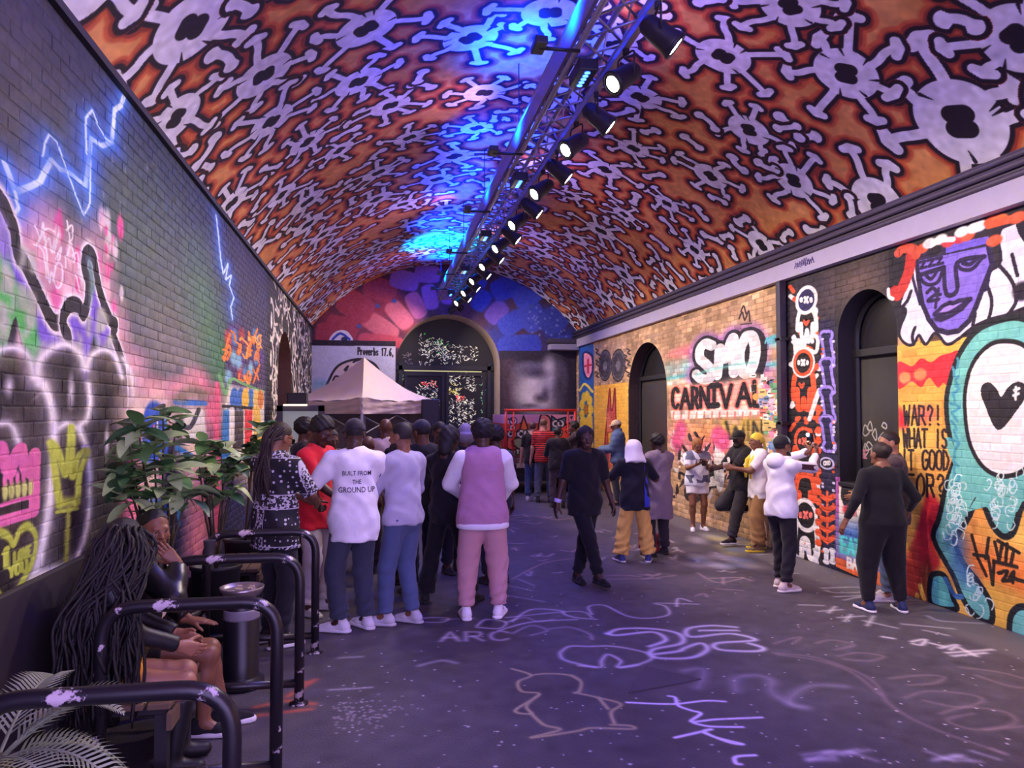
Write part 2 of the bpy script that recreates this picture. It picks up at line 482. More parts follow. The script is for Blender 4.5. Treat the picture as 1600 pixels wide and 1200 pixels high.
while tries < 2600:
    tries += 1
    c = (gC.uniform(-SMAX, SMAX), gC.uniform(1.6, 20))
    k_ = 1.14 if c[1] < 8 else 1.0
    if all(math.hypot(c[0] - q[0], c[1] - q[1]) > k_ for q in placed):
        placed.append((c[0], c[1], gC.uniform(.27, .34) * (1 if c[1] < 8 else .88)))
for q_ in placed: creature(q_[:2], q_[2], gC)
for _ in range(1300):
    c = (gC.uniform(-SMAX, SMAX), gC.uniform(1.6, 20))
    i, j = int((c[0] - cvC.u0) / (cvC.u1 - cvC.u0) * cvC.W), int((c[1] - 1.5) / 18.5 * cvC.H)
    if F[min(max(j, 0), cvC.H - 1), min(max(i, 0), cvC.W - 1)] > .13:
        worm(c, gC.uniform(.16, .34), gC, gC.uniform(.034, .05))
cvC.px += cvC.noise(.03, .6, 1)[..., None] + cvC.noise(.025, .12, 2)[..., None]
W_ = cvC.noise(.012, .1, 3)
for lim, col, e in ((.110, (200, 94, 56), .026), (.072, (146, 56, 44), .018), (.044, (34, 24, 38), .012), (.0, (226, 222, 236), .006)):
    a = np.clip((lim + (W_ if lim > .06 else 0) - F) / e + .5, 0, 1)[..., None]
    cvC.px = cvC.px * (1 - a) + a * (np.array(col, np.float32) / 255)
for (c, r, t) in eyes:
    for sg in (-1, 1):
        p = (c[0] + sg * r * .175 * math.cos(t), c[1] + sg * r * .175 * math.sin(t))
        q = (-math.sin(t) * r * .13, math.cos(t) * r * .13)
        b, D = cvC.dist([(p[0] - q[0], p[1] - q[1]), (p[0] + q[0], p[1] + q[1])], r * .4)
        if b is not None: cvC.put(b, (r * .225 - D) / .008 + .5, (32, 24, 36))
for (p, q, w) in cuts:
    b, D = cvC.dist([p, q], .06, [w, w * .2])
    if b is not None: cvC.put(b, -D / .006 + .5, (34, 26, 38))
cvC.px *= (1 + cvC.noise(.05, .05, 5))[..., None]
vault_m = paint_mat('painted_vault', cvC, None, rough=.62, bump=.22, bscale=26, var=.06)
nA, nY = 64, 24
vv, uvs, ff = [], [], []
ys = np.linspace(Y0, YB, nY + 1)
for j in range(nY + 1):
    for i in range(nA + 1):
        s_ = -SMAX + 2 * SMAX * i / nA
        vv.append(vault_pt(s_, ys[j])); uvs.append(((s_ - cvC.u0) / (cvC.u1 - cvC.u0), (ys[j] - 1.5) / 18.5))
for j in range(nY):
    for i in range(nA):
        a = j * (nA + 1) + i
        ff.append((a, a + 1, a + nA + 2, a + nA + 1))
me = me_from('ceiling', vv, ff, vault_m, True)
ul = me.uv_layers.new(name='UVMap')
for l in me.loops: ul.data[l.index].uv = uvs[l.vertex_index]
tag(link(bpy.data.objects.new('ceiling', me)), 'barrel vault painted with white eyed tentacle creatures on orange', kind='structure')
# ================================================================ right wall
BL, BH = .225, .075
def brick_tone(cv, amp_map, seed):
    """each brick a little lighter or darker, joints a little deeper; amp_map = strength per pixel"""
    row = np.floor(cv.V / BH).astype(int)
    colf = (cv.U[None, :] / BL + .5 * (row[:, None] % 2))
    ci = np.floor(colf).astype(int)
    g = np.random.default_rng(seed).normal(0, 1, (400, 400)).astype(np.float32)
    n = g[row[:, None] % 400, ci % 400]
    fj = (np.abs(cv.V / BH - row - .0) < .10)[:, None] | (np.abs(colf - ci) < .045)
    t = 1 + amp_map * n
    t = np.where(fj, 1 - amp_map * .35, t)
    cv.px *= t[..., None]
cvR = Canvas('right_wall_paint', 4.2, 20.0, 0.0, 3.75, .0062, .0042, (186, 150, 116), right_yz)
c = cvR; c.anf = lambda u: max(u / 5.27, .9)
c.px += c.noise(.05, .5, 21)[..., None] * np.array([1, .9, .8]) + c.noise(.04, .1, 22)[..., None]
natural = np.ones((c.H, c.W), np.float32)
yx = lambda x: right_yz(x, 600)[0]
def zone(x0, x1, col, za=0, zb=3.75, alpha=1.0):
    ya, yb = sorted((yx(x0), yx(x1)))
    c.poly([(ya, za), (yb, za), (yb, zb), (ya, zb)], col, px=False, alpha=alpha)
    b = c.box(ya, yb, za, zb)
    if b: natural[b] = .3
# -- blue panel with yellow flower at the far end
zone(905, 928, (44, 92, 170))
c.poly([(912,552),(925,556),(926,580),(919,592),(912,580)], (235, 150, 175), smooth=True, line=(30, 40, 110), lw=.05)
c.stroke([(919,562),(919,582)], .05, (200, 40, 70)); c.stroke([(914,572),(924,570)], .05, (200, 40, 70))
for k in range(9):
    a = k * .7; c.blob((916 + 7 * math.cos(a), 640 + 22 * math.sin(a)), .26, .13, (240, 200, 60), .15)
c.blob((916, 640), .2, .14, (190, 110, 40), .2)
c.poly([(906,655),(926,650),(928,720),(905,715)], (236, 190, 70))
c.stroke([(906,610),(914,600),(926,612)], .06, (246, 214, 90)); c.stroke([(906,690),(916,670),(926,690)], .05, (60, 110, 180))
# -- loudspeaker discs, yellow field with red long-eared figure
zone(929, 981, (240, 182, 74), 0, right_yz(955, 600)[1])
for x in (945.5, 966):
    c.blob((x, 571), .50, .36, (92, 84, 90), .03); c.blob((x, 571), .40, .29, (64, 58, 66), .05); c.blob((x, 572), .16, .12, (120, 112, 118), .2); c.blob((x, 571), .5, .36, (40, 34, 40), ring=.06)
for k in range(10):
    x, y = 931 + 5 * (k % 2) + (44 if k > 4 else 0), 545 + 9 * (k % 5)
    c.stroke([(x, y), (x + 4, y + 3), (x + 1, y + 6), (x + 5, y + 9)], .03, (60, 44, 44))
c.poly([(953,607),(955,640),(958,634),(961,607),(963,660),(968,690),(966,790),(944,800),(945,700),(949,650)], (206, 84, 74), smooth=True, line=(140, 44, 50), lw=.03)
for k in range(7): c.stroke([(948 + k * 2.4, 640 + k * 5), (950 + k * 2, 700), (947 + k * 2.6, 760)], .03, (226, 120, 100))
c.poly([(950,676),(960,674),(960,692),(950,694)], (236, 180, 80), line=(150, 60, 50), lw=.02)
zone(929, 981, (208, 150, 100), 0, .55); 
for k in range(14): c.stroke([(930 + k * 3.6, 752), (931 + k * 3.6, 775)], .05, (225, 190, 150), alpha=.7)
# -- beige brick with SMO CARNIVAL
for (p, ru, rv, col, al) in [((1080,548),.9,.1,(238,120,140),.8),((1068,575),1.0,.14,(120,190,200),.7),((1062,600),1.1,.1,(235,190,110),.7),((1085,596),.5,.08,(220,110,120),.6),
        ((1205,535),.5,.07,(110,190,205),.8),((1208,560),.5,.08,(236,196,110),.8),((1195,575),.4,.2,(180,120,190),.6),((1060,640),.3,.8,(220,140,120),.5),
        ((1075,690),1.0,.25,(226,120,140),.6),((1120,700),.8,.2,(216,90,120),.6),((1100,675),.9,.15,(235,160,90),.6),((1145,690),.6,.2,(210,170,100),.5)]:
    c.blob(p, ru, rv, col, .6, al)
c.stroke([(1042,592),(1100,582),(1160,574),(1222,568)], .09, (90, 186, 196), soft=.04, alpha=.9)
c.stroke([(1045,600),(1080,594),(1110,592)], .10, (240, 232, 222), soft=.03, alpha=.8)
SMO = [[(1112,540),(1102,537),(1094,546),(1094,560),(1104,570),(1112,580),(1108,592),(1096,592),(1088,585)],
       [(1121,586),(1123,568),(1125,545),(1134,560),(1142,535),(1146,530),(1146,555),(1147,582)],
       [(1166,526),(1157,545),(1156,565),(1162,582),(1172,580),(1179,560),(1180,540),(1175,526),(1166,526)]]
for st in SMO: c.stroke(st, .42, (158, 112, 172), soft=.06, alpha=.85)
for st in SMO: c.stroke([(x + 3, y + 4) for x, y in st], .30, (34, 28, 40))
for st in SMO: c.stroke(st, .26, (34, 28, 40))
for st in SMO: c.stroke(st, .165, (226, 224, 232))
c.stroke([(1088,586),(1110,578),(1150,570),(1180,566)], .05, (120, 210, 205), soft=.03, alpha=.8)
c.poly([(1048,642),(1196,632),(1198,648),(1050,656)], (238, 222, 214)); 
c.poly([(1045,600),(1110,600),(1180,585),(1192,590),(1194,634),(1047,642)], (232, 190, 170), soft=.05, alpha=.8)
def bold(ch, x0, x1, yt, yb, w=.062):
    for st in GL[ch]:
        c.stroke([(x0 + (x1 - x0) * x, yb + (yt - yb) * y) for x, y in st], w + .045, (226, 120, 110), smooth=ch in 'C')
def bold2(ch, x0, x1, yt, yb, w=.062):
    for st in GL[ch]:
        c.stroke([(x0 + (x1 - x0) * x, yb + (yt - yb) * y) for x, y in st], w, (30, 26, 32), smooth=ch in 'C')
CARN = [('C',1051,1060,607,637),('A',1064,1078,608,638),('R',1082,1091,606,637),('N',1095,1107,605,636),('I',1111,1121,602,634),('V',1126,1143,602,636),('A',1152,1173,600,634),('L',1179,1193,596,634)]
for q in CARN: bold(*q)
for q in CARN: bold2(*q)
c.stroke([(1112,603),(1121,602)], .10, (30, 26, 32)); c.stroke([(1112,634),(1121,633)], .10, (30, 26, 32))
for p in ((1180,605),(1181,620)): c.blob(p, .09, .05, (238, 170, 90), .1)
for k in range(12): c.stroke([(1052 + k * 12, 655), (1053 + k * 12, 644)], .03, (226, 130, 120), alpha=.7)
for st in ([(1133,660),(1140,690),(1148,668),(1156,690),(1163,660)], [(1168,660),(1169,688)], [(1175,688),(1176,660),(1188,688),(1190,656)]):
    c.stroke(st, .12, (206, 170, 80), smooth=False, soft=.03); c.stroke([(x + 2, y) for x, y in st], .06, (70, 62, 52), smooth=False, soft=.02)
g = np.random.default_rng(5)
for k in range(46):   # black and white paste-up fragments
    x, y = g.uniform(1055, 1165), g.uniform(682, 770)
    col = [(38, 32, 38), (232, 226, 226), (60, 50, 56), (196, 180, 176)][k % 4]
    c.poly([(x + g.uniform(-9, 9), y + g.uniform(-16, 16)) for _ in range(5)], col, smooth=True)
for k in range(22):
    x, y = g.uniform(1060, 1160), g.uniform(685, 765)
    c.stroke([(x, y), (x + g.uniform(-10, 10), y + g.uniform(-12, 12)), (x + g.uniform(-14, 14), y + g.uniform(-14, 14))], .05, (40, 34, 40) if k % 2 else (236, 230, 230))
c.poly([(1118,694),(1126,700),(1132,750),(1124,770),(1116,740)], (238, 232, 232), smooth=True)
c.poly([(1070,762),(1085,752),(1100,770),(1090,785),(1072,780)], (56, 46, 52), smooth=True)
for (x, y) in ((1130,688),(1122,682),(1058,690),(1064,672)): c.blob((x, y), .25, .16, (228, 90, 140), .3)
c.stroke([(1158,487),(1162,478),(1166,490)], .025, (60, 44, 50)); c.stroke([(1155,498),(1160,488),(1164,500),(1170,486),(1172,502)], .025, (60, 44, 50)); c.stroke([(1158,507),(1175,505)], .02, (60, 44, 50))
for k in range(5): c.stroke([(1196 + k * 5, 536 - k * 2), (1199 + k * 5, 528 - k * 2), (1201 + k * 5, 536 - k * 2)], .025, (90, 180, 205))
for k in range(130):  # stickers
    x, y = g.uniform(1190, 1226), g.uniform(585, 735)
    if g.uniform() < .2: x -= 14
    col = [(236, 230, 228), (226, 120, 110), (44, 38, 44), (206, 170, 196), (110, 170, 130), (236, 206, 130), (120, 150, 200), (236, 150, 190), (244, 240, 236)][int(g.integers(9))]
    y0_, z0_ = right_yz(x, y); a, b_ = g.uniform(.05, .11), g.uniform(.03, .055)
    if k % 3: c.poly([(y0_ - a, z0_ - b_), (y0_ + a, z0_ - b_), (y0_ + a, z0_ + b_), (y0_ - a, z0_ + b_)], col, px=False)
    else: c.blob((x, y), a, b_, col, .05)
    if k % 2: c.stroke([(y0_ - a * .6, z0_), (y0_ + a * .6, z0_)], .015, (50, 44, 50), px=False)
# -- pilaster with the totem of round-headed figures
zone(1227, 1283, (38, 32, 40)); zone(1226, 1233, (48, 46, 58)); zone(1283, 1306, (40, 36, 66))
zone(1236, 1306, (52, 44, 56), 2.95, 3.7)
WH, OR, BK, NV = (234, 230, 234), (226, 88, 54), (30, 26, 32), (44, 40, 84)
def ring_head(x, y, rx, ry, ring, fill, txt, outline=None):
    k = right_yz(x, y)[0]; su = abs(right_yz(x + rx, y)[0] - k); sv = ry * .0072 * k / 8.6
    if outline: c.blob((x, y), su * 1.16, sv * 1.12, outline, .03)
    c.blob((x, y), su, sv, ring, .03); c.blob((x, y), su * .72, sv * .74, fill, .03)
    for dx, ch in ((-.42, 'O'), (0, 'X'), (.42, 'O')):
        q = [(x + rx * (dx + (px_ - .5) * .30), y + ry * (.16 - .36 * py_)) for st in GL[ch] for px_, py_ in st]
        if ch == 'O': c.poly(q, txt, smooth=True)
        else:
            for st in GL['X']: c.stroke([(x + rx * (dx + (a - .5) * .26), y + ry * (.14 - .32 * b_)) for a, b_ in st], .035, txt)
def heart(x, y, r, col):
    c.poly([(x, y + r * 1.2), (x - r, y - r * .2), (x - r * .7, y - r), (x, y - r * .35), (x + r * .7, y - r), (x + r, y - r * .2)], col, smooth=True)
for k in range(70):
    x, y = g.uniform(1237, 1281), g.uniform(448, 862)
    col = OR if g.uniform() < .62 else WH
    c.stroke([(x, y), (x + g.uniform(-5, 5), y + g.uniform(-7, 7)), (x + g.uniform(-6, 6), y + g.uniform(-8, 8))], .05, col)
def body(x, y, h, w, line, fill, lw=.055):
    P = [(x - w, y - h), (x + w, y - h), (x + w * 1.5, y + h * .2), (x + w * 1.3, y + h * .5), (x + w * .9, y), (x + w * .8, y + h), (x + w * .2, y + h), (x, y + h * .5), (x - w * .2, y + h), (x - w * .8, y + h), (x - w * .9, y), (x - w * 1.3, y + h * .5), (x - w * 1.5, y + h * .2)]
    c.poly(P, fill, smooth=True, line=line, lw=lw)
body(1261, 506, 20, 10, WH, BK); heart(1260, 504, 5, OR)
body(1256, 609, 28, 11, OR, BK, .07); heart(1253, 602, 5, OR)
for k in range(4): c.stroke([(1243 + k * 5, 552), (1242 + k * 5, 534)], .05, WH); c.blob((1242 + k * 5, 532), .06, .03, WH, .1)
c.stroke([(1262,545),(1275,550),(1278,530),(1270,522)], .05, WH); c.stroke([(1265,655),(1275,625),(1280,610)], .06, WH)
body(1257, 722, 26, 12, OR, BK, .07); body(1258, 770, 24, 10, OR, BK, .07)
c.poly([(1243,835),(1247,815),(1272,815),(1277,835),(1277,866),(1266,872),(1262,845),(1254,845),(1252,872),(1240,862)], BK, smooth=True, line=WH, lw=.07)
ring_head(1260, 469, 18, 25, WH, NV, WH); ring_head(1255, 567, 16, 23, OR, BK, WH, WH); ring_head(1257, 690, 17, 26, OR, BK, (240, 110, 90)); ring_head(1259, 805, 19, 29, WH, BK, (240, 120, 110))
for k in range(14): c.blob((1279, 640 + k * 16), .07, .045, OR, .1)
for k, y in enumerate((546, 588, 633, 678)):
    for w, col in ((.15, (150, 130, 220)), (.075, (40, 36, 74))):
        c.stroke([(1291, y - 17), (1296, y + 17)], w, col)
        for sx in (-3, 3): c.stroke([(1291, y - 16), (1291 + sx, y - 21)], w, col); c.stroke([(1296, y + 16), (1296 + sx, y + 20)], w, col)
for k in range(44):
    x, y = g.choice([1285, 1303]) + g.uniform(-1, 1), g.uniform(530, 870)
    c.blob((x, y), .03, .016, OR if g.uniform() < .4 else (200, 196, 230), .1)
c.blob((1292, 724), .16, .075, (190, 184, 226), .04); c.blob((1292, 724), .12, .055, (36, 32, 50), .04); c.text('OXO', (1287,727), (1298,726), 6, .014, WH)
for y in (775, 792, 808, 824, 840): c.stroke([(1284, y), (1293, y + 5), (1303, y)], .06, OR); c.stroke([(1293, y - 7), (1293, y + 9)], .03, OR)
for x in (1275, 1291, 1301): c.stroke([(x, 862), (x + .5, 876)], .06, (216, 214, 226)); c.blob((x, 860), .07, .03, (216, 214, 226), .1); c.blob((x, 878), .07, .03, (216, 214, 226), .1)
# -- dark field around the big arch
zone(1306, 1404, (40, 36, 46)); c.blob((1340, 440), .5, .25, (120, 96, 84), .8, .7); zone(1392, 1440, (36, 32, 42), 2.62, 3.7)
# poster panel and skirting under the arch
c.poly([(1306,745),(1404,752),(1404,905),(1306,872)], (170, 90, 170)); c.poly([(1311,752),(1400,760),(1400,892),(1311,862)], (236, 226, 214))
c.poly([(1311,815),(1400,825),(1400,892),(1311,862)], (70, 110, 190), soft=.12); c.poly([(1311,845),(1400,860),(1400,892),(1311,862)], (110, 190, 200), soft=.08)
for k in range(9): c.stroke([(1317 + k * 1.6, 760), (1316 + k * 2, 775), (1320 + k * 1.4, 788)], .03, (40, 34, 44))
c.blob((1327, 798), .12, .06, (206, 50, 70), .3); c.text('EAT', (1314,862), (1346,870), 24, .032, (90, 226, 230), fill=.8)
c.poly([(1306,870),(1404,905),(1404,930),(1306,885)], (224, 104, 60)); c.text('BABY', (1324,886), (1356,896), 15, .028, WH, fill=.85)
# -- big mural: yellow/red ground, purple face, teal one-eyed figure
YL, RD, OG = (240, 190, 84), (224, 48, 62), (236, 140, 66)
ya, yb = 4.2, yx(1403)
zt = right_yz(1403, 540)[1]
c.poly([(ya, 0), (yb, 0), (yb, zt), (ya, zt + .12)], YL, px=False); b = c.box(ya, yb, 0, 3.75); natural[b] = .35
c.poly([(ya, zt), (yx(1440), zt), (yx(1425), 3.3), (yx(1440), 3.7), (ya, 3.7)], (44, 36, 46), px=False)
for k in range(60):
    c.blob((g.uniform(1404, 1600), g.uniform(520, 1000)), g.uniform(.15, .5), g.uniform(.08, .25), [YL, OG, (246, 206, 110), (238, 166, 80)][k % 4], .8, .6)
c.poly([(1403,566),(1425,572),(1440,560),(1455,566),(1470,556),(1484,552),(1500,550),(1496,590),(1486,606),(1474,598),(1466,606),(1452,590),(1440,605),(1425,596),(1410,606),(1403,604)], RD, smooth=True)
for p in ((1414,590),(1438,585)): c.blob(p, .09, .06, (240, 140, 90), .2)
c.poly([(1403,636),(1412,642),(1420,665),(1412,672),(1403,668)], RD, soft=.04); c.poly([(1425,640),(1455,636),(1462,650),(1440,664)], (232, 84, 90), soft=.06, alpha=.8)
c.poly([(1448,770),(1462,776),(1476,800),(1458,840),(1470,880),(1455,900),(1440,880),(1430,960),(1420,950),(1424,860)], RD, soft=.03)
c.poly([(1404,880),(1432,850),(1450,905),(1444,950),(1404,930)], (190, 60, 50), soft=.06); c.poly([(1430,945),(1450,870),(1460,900),(1452,955)], (140, 70, 40), soft=.05)
for st in ([(1434,930),(1432,955)], [(1438,915),(1444,935)], [(1404,830),(1415,850)]): c.stroke(st, .05, YL)
# white locks behind the face
c.poly([(1432,405),(1413,455),(1407,478),(1416,486),(1405,520),(1415,537),(1428,538),(1436,524),(1447,538),(1462,520),(1480,538),(1500,528),(1520,512),(1545,500),(1575,492),(1600,482),(1640,470),(1640,345),(1575,352),(1560,370),(1552,420)], (222, 216, 232), smooth=True, line=(34, 26, 44), lw=.03)
for st in ([(1408,482),(1418,470),(1424,455)], [(1428,538),(1426,525),(1430,512)], [(1545,500),(1550,470),(1540,440)], [(1575,492),(1588,470),(1582,440),(1562,415)], [(1582,398),(1590,430)], [(1520,512),(1524,490)]): c.stroke(st, .035, (34, 26, 44))
c.blob((1598, 455), .10, .08, (34, 26, 44), .2); c.poly([(1588,350),(1610,345),(1612,380),(1600,378)], (34, 26, 44), smooth=True)
PF = [(1432,404),(1544,380),(1548,399),(1551,413),(1535,453),(1526,478),(1515,501),(1498,517),(1481,520),(1464,515),(1451,498),(1441,473),(1436,441)]
c.poly(PF, (126, 104, 206), line=(36, 26, 60), lw=.05)
c.poly([(1432,395),(1546,370),(1546,382),(1432,408)], (44, 34, 64)); c.poly([(1478,382),(1545,369),(1545,380),(1478,396)], (112, 92, 206))
INK = (40, 28, 66)
for st, w in (([(1437,430),(1475,418)], .045), ([(1438,430),(1442,440),(1453,445),(1466,440),(1474,419)], .035), ([(1446,428),(1455,436),(1464,424)], .035), ([(1475,418),(1479,459),(1496,453),(1496,411),(1538,401)], .045),
              ([(1496,413),(1504,421),(1520,420),(1536,402)], .035), ([(1505,411),(1516,413),(1526,405)], .04), ([(1426,428),(1428,440),(1438,475)], .03), ([(1535,452),(1542,450),(1549,412)], .03)): c.stroke(st, w, INK)
c.poly([(1460,491),(1474,478),(1484,473),(1490,474),(1498,470),(1517,467),(1504,482),(1487,493),(1470,500)], (150, 124, 216), line=INK, lw=.04); c.stroke([(1462,491),(1484,488),(1512,470)], .03, INK); c.blob((1470, 497), .10, .03, INK, .3)
c.stroke([(1449,457),(1458,450),(1463,458),(1450,470),(1467,468)], .035, INK); c.stroke([(1459,462),(1470,460)], .03, INK); c.stroke([(1467,451),(1462,481)], .03, INK)
for k in range(3): x, y = 1437 + k * 13, 416 - k * 3; c.stroke([(x, y - 6), (x + 9, y - 8), (x + 2, y + 3), (x + 11, y + 1)], .03, INK, smooth=False)
c.stroke([(1424,398),(1420,425),(1404,460),(1398,455)], .12, (190, 54, 50)); c.stroke([(1404,395),(1412,388),(1428,390),(1432,398)], .10, (200, 80, 60)); c.stroke([(1388,452),(1389,463),(1395,467)], .04, WH)
for (x, y, col) in ((1442,388,(226,90,60)),(1452,380,WH),(1470,374,WH),(1482,378,(200,60,70)),(1500,372,(200,60,70)),(1512,368,(226,90,60)),(1503,362,WH),(1522,356,WH),(1531,353,WH),(1554,376,(226,90,60)),(1550,346,(226,90,60)),(1562,343,(226,110,70)),(1590,340,(226,90,60)),(1460,392,(30,24,34))): c.blob((x, y), .09, .05, col, .15)
c.stroke([(1455,384),(1470,376),(1490,374)], .05, WH); c.stroke([(1545,352),(1570,345),(1600,338)], .07, (214, 90, 60))
# teal figure
TE, TD = (112, 190, 182), (70, 150, 170)
LEG = [(1500,700),(1480,754),(1468,808),(1459,832),(1463,852),(1477,877),(1492,904),(1500,925),(1515,952),(1535,970),(1549,972),(1551,955),(1545,935),(1528,908),(1506,880),(1496,858),(1492,845),(1497,836),(1512,812),(1529,779),(1540,795),(1552,822),(1568,838),(1583,832),(1593,802),(1599,785),(1612,815),(1626,840),(1640,845),(1660,800),(1660,640),(1600,640),(1520,660)]
for k in range(8): c.blob((g.uniform(1520, 1600), g.uniform(850, 930)), .4, .15, (236, 130, 60), .8, .7)
for k in range(5): c.blob((g.uniform(1530, 1600), g.uniform(930, 975)), .35, .12, (230, 180, 80), .8, .8)
c.poly(LEG, TE, smooth=True, line=(30, 34, 40), lw=.055)
c.poly([(1486,590),(1500,552),(1525,518),(1560,501),(1600,498),(1650,530),(1690,600),(1690,700),(1650,760),(1600,775),(1560,772),(1528,772),(1500,735),(1484,680),(1479,630)], TE, smooth=True, line=(30, 34, 40), lw=.055)
c.stroke([(1482,690),(1492,715),(1502,738),(1514,756),(1530,771),(1560,772),(1600,775),(1650,762)], .085, TE)
c.poly([(1512,800),(1529,772),(1544,772),(1600,775),(1625,772),(1625,790),(1599,782),(1590,800),(1560,800),(1540,792)], TE)
c.poly([(1498,700),(1510,740),(1500,800),(1482,830),(1474,800),(1484,745)], TE)
for k in range(16): c.stroke([(1484 + g.uniform(0, 14), 560 + k * 14), (1490 + g.uniform(0, 10), 566 + k * 14), (1486 + g.uniform(0, 12), 574 + k * 14)], .03, TD, alpha=.8)
c.poly([(1508,640),(1510,600),(1522,565),(1545,540),(1570,533),(1600,540),(1630,575),(1640,640),(1625,700),(1600,735),(1565,744),(1535,728),(1515,690)], (240, 228, 228), smooth=True, line=(30, 28, 34), lw=.04)
c.poly([(1560,672),(1540,635),(1533,612),(1537,600),(1547,598),(1558,608),(1565,620),(1575,606),(1588,597),(1600,600),(1604,615),(1590,640)], (40, 36, 42), smooth=True)
for st in ([(1585,610),(1593,607)], [(1584,618),(1592,615)], [(1588,605),(1587,624)]): c.stroke(st, .025, (236, 230, 230))
c.stroke([(1497,845),(1500,880),(1510,900)], .22, (66, 110, 170), soft=.08, alpha=.8)
for k in range(66):
    if k < 30: x, y = g.uniform(1486, 1502), g.uniform(755, 835)
    elif k < 54: x, y = g.uniform(1535, 1592), g.uniform(745, 815)
    else: x, y = g.uniform(1500, 1540), g.uniform(895, 960)
    pts = [(x, y)]
    a_ = g.uniform(0, 6.28)
    for _ in range(6): a_ += g.uniform(.2, 1.2); x += 4 * math.cos(a_); y += 6 * math.sin(a_); pts.append((x, y))
    c.stroke(pts, .011, (214, 236, 234))
c.poly([(1454,905),(1464,896),(1478,902),(1490,935),(1494,952),(1456,944)], (96, 186, 190), smooth=True, line=(30, 34, 40), lw=.05); c.stroke([(1478,905),(1492,930),(1503,932)], .05, (60, 110, 170))
c.poly([(1578,975),(1584,955),(1600,948),(1630,960),(1640,1000),(1584,1000)], TE, smooth=True, line=(30, 34, 40), lw=.055)
q2 = lambda L_: [(1300 + .3 * x, 640 + .3 * y) for x, y in L_]
for st in ([(730,655),(760,770),(805,865)], [(740,755),(815,765)], [(818,670),(802,775)], [(815,765),(838,910)], [(850,690),(872,790),(888,700)], [(865,682),(975,745)], [(915,700),(905,800)], [(948,730),(932,810)], [(845,788),(838,910)], [(845,790),(965,820)], [(868,852),(885,848)], [(895,842),(915,842),(905,870),(890,892),(930,890)], [(942,850),(925,878),(958,880)], [(948,845),(943,900)], [(962,885),(1000,895)]):
    c.stroke(q2(st), .032, (44, 34, 30), smooth=False)
TX = (48, 36, 40)
c.text('WAR?!', (1411,664), (1472,664), 30, .024, TX, fill=.74, jit=.4)
c.text('WHAT IS', (1410,699), (1481,700), 29, .024, TX, fill=.76, jit=.4)
c.text('IT GOOD', (1408,733), (1484,734), 30, .024, TX, fill=.76, jit=.4)
c.text('FOR?', (1416,775), (1478,776), 34, .026, TX, fill=.72, jit=.4)
brick_tone(c, (.10 * natural).astype(np.float32), 31)
c.px += c.noise(.02, .03, 33)[..., None]
right_m = paint_mat('painted_brick_right', c, (1, 2), rough=.72, bump=.3, bscale=70, var=.08)

def arch_z(y, a):
    """lower edge of the wall over an arch opening a = (y_mid, half_width, z_spring, rise)"""
    t = (y - a[0]) / a[1]
    if abs(t) >= 1: return None
    return a[2] + a[3] * math.sqrt(max(1 - t * t, 0))
def arch_from(px0, px1, ytop, xw):
    y0_, y1_ = hit(px0, 600, 0, xw)[1], hit(px1, 600, 0, xw)[1]
    mid, hw = (y0_ + y1_) / 2, abs(y1_ - y0_) / 2
    xm = None
    lo, hi = px0, px1
    for _ in range(40):
        xm = (lo + hi) / 2
        v = hit(xm, 600, 0, xw)[1]
        if (v > mid) == (hit(lo, 600, 0, xw)[1] > mid): lo = xm
        else: hi = xm
    return mid, hw, hit(xm, ytop, 0, xw)[2]
ARCH_R = []
for (a, b_, t) in ((982, 1042, 535), (1310, 1403, 452)):
    m_, hw, zt_ = arch_from(a, b_, t, XR)
    rise = min(hw * .95, 1.0)
    ARCH_R.append((m_, hw, zt_ - rise, rise))
def wall_strip(name, x, arches, ya, yb, ztop, mtl, flip, sill=None):
    cuts = {ya, yb}
    for a in arches:
        for k in range(33): cuts.add(a[0] - a[1] * math.cos(math.pi * k / 32))
    for yy in np.arange(ya, yb, .8): cuts.add(float(yy))
    cuts = sorted(cuts)
    mb = MB()
    for p, q in zip(cuts[:-1], cuts[1:]):
        if q - p < 1e-6: continue
        zp = zq = 0.0; mid = (p + q) / 2
        for k, a in enumerate(arches):
            if arch_z(mid, a) is not None:
                zp, zq = (arch_z(p, a) or a[2]), (arch_z(q, a) or a[2])
                if sill: mb.add([(x, p, 0), (x, q, 0), (x, q, sill[k]), (x, p, sill[k])], [(0, 1, 2, 3) if flip else (3, 2, 1, 0)])
        mb.add([(x, p, zp), (x, q, zq), (x, q, ztop), (x, p, ztop)], [(0, 1, 2, 3) if flip else (3, 2, 1, 0)])
    return tag(mb.obj(name, mtl), kind='structure')
SILL_R = [hit(1042, 738, 0, XR)[2], hit(1355, 765, 0, XR)[2]]
wall_right = wall_strip('wall_right', XR, ARCH_R, Y0, YB, ZS + .06, right_m, True, SILL_R)
tag(wall_right, 'brick wall covered in bright murals')

def brick_mesh(name, sx, k, m_):
    """painted brick, worn arrises; lies on x = 0, stands proud towards sx"""
    g_ = np.random.default_rng(100 + k)
    a, b_ = (BL - .007) / 2, (BH - .006) / 2
    rings = [(1.0, 0.0), (1.0, .0016), (.0, .0036)]
    vs = []
    for (e, d) in rings:
        ia, ib = (a, b_) if e == 1.0 else (a - .007, b_ - .006)
        for (i, j) in ((-1, -1), (1, -1), (1, 1), (-1, 1)):
            jit = g_.uniform(-.0025, .0025, 2)
            vs.append((sx * d, i * ia + jit[0], j * ib + jit[1]))
    fs = []
    for r_ in (0, 4):
        for i in range(4):
            j = (i + 1) % 4
            fs.append((r_ + i, r_ + j, r_ + 4 + j, r_ + 4 + i))
    fs.append((8, 9, 10, 11))
    if sx < 0: fs = [tuple(reversed(f)) for f in fs]
    return me_from(name, vs, fs, m_)
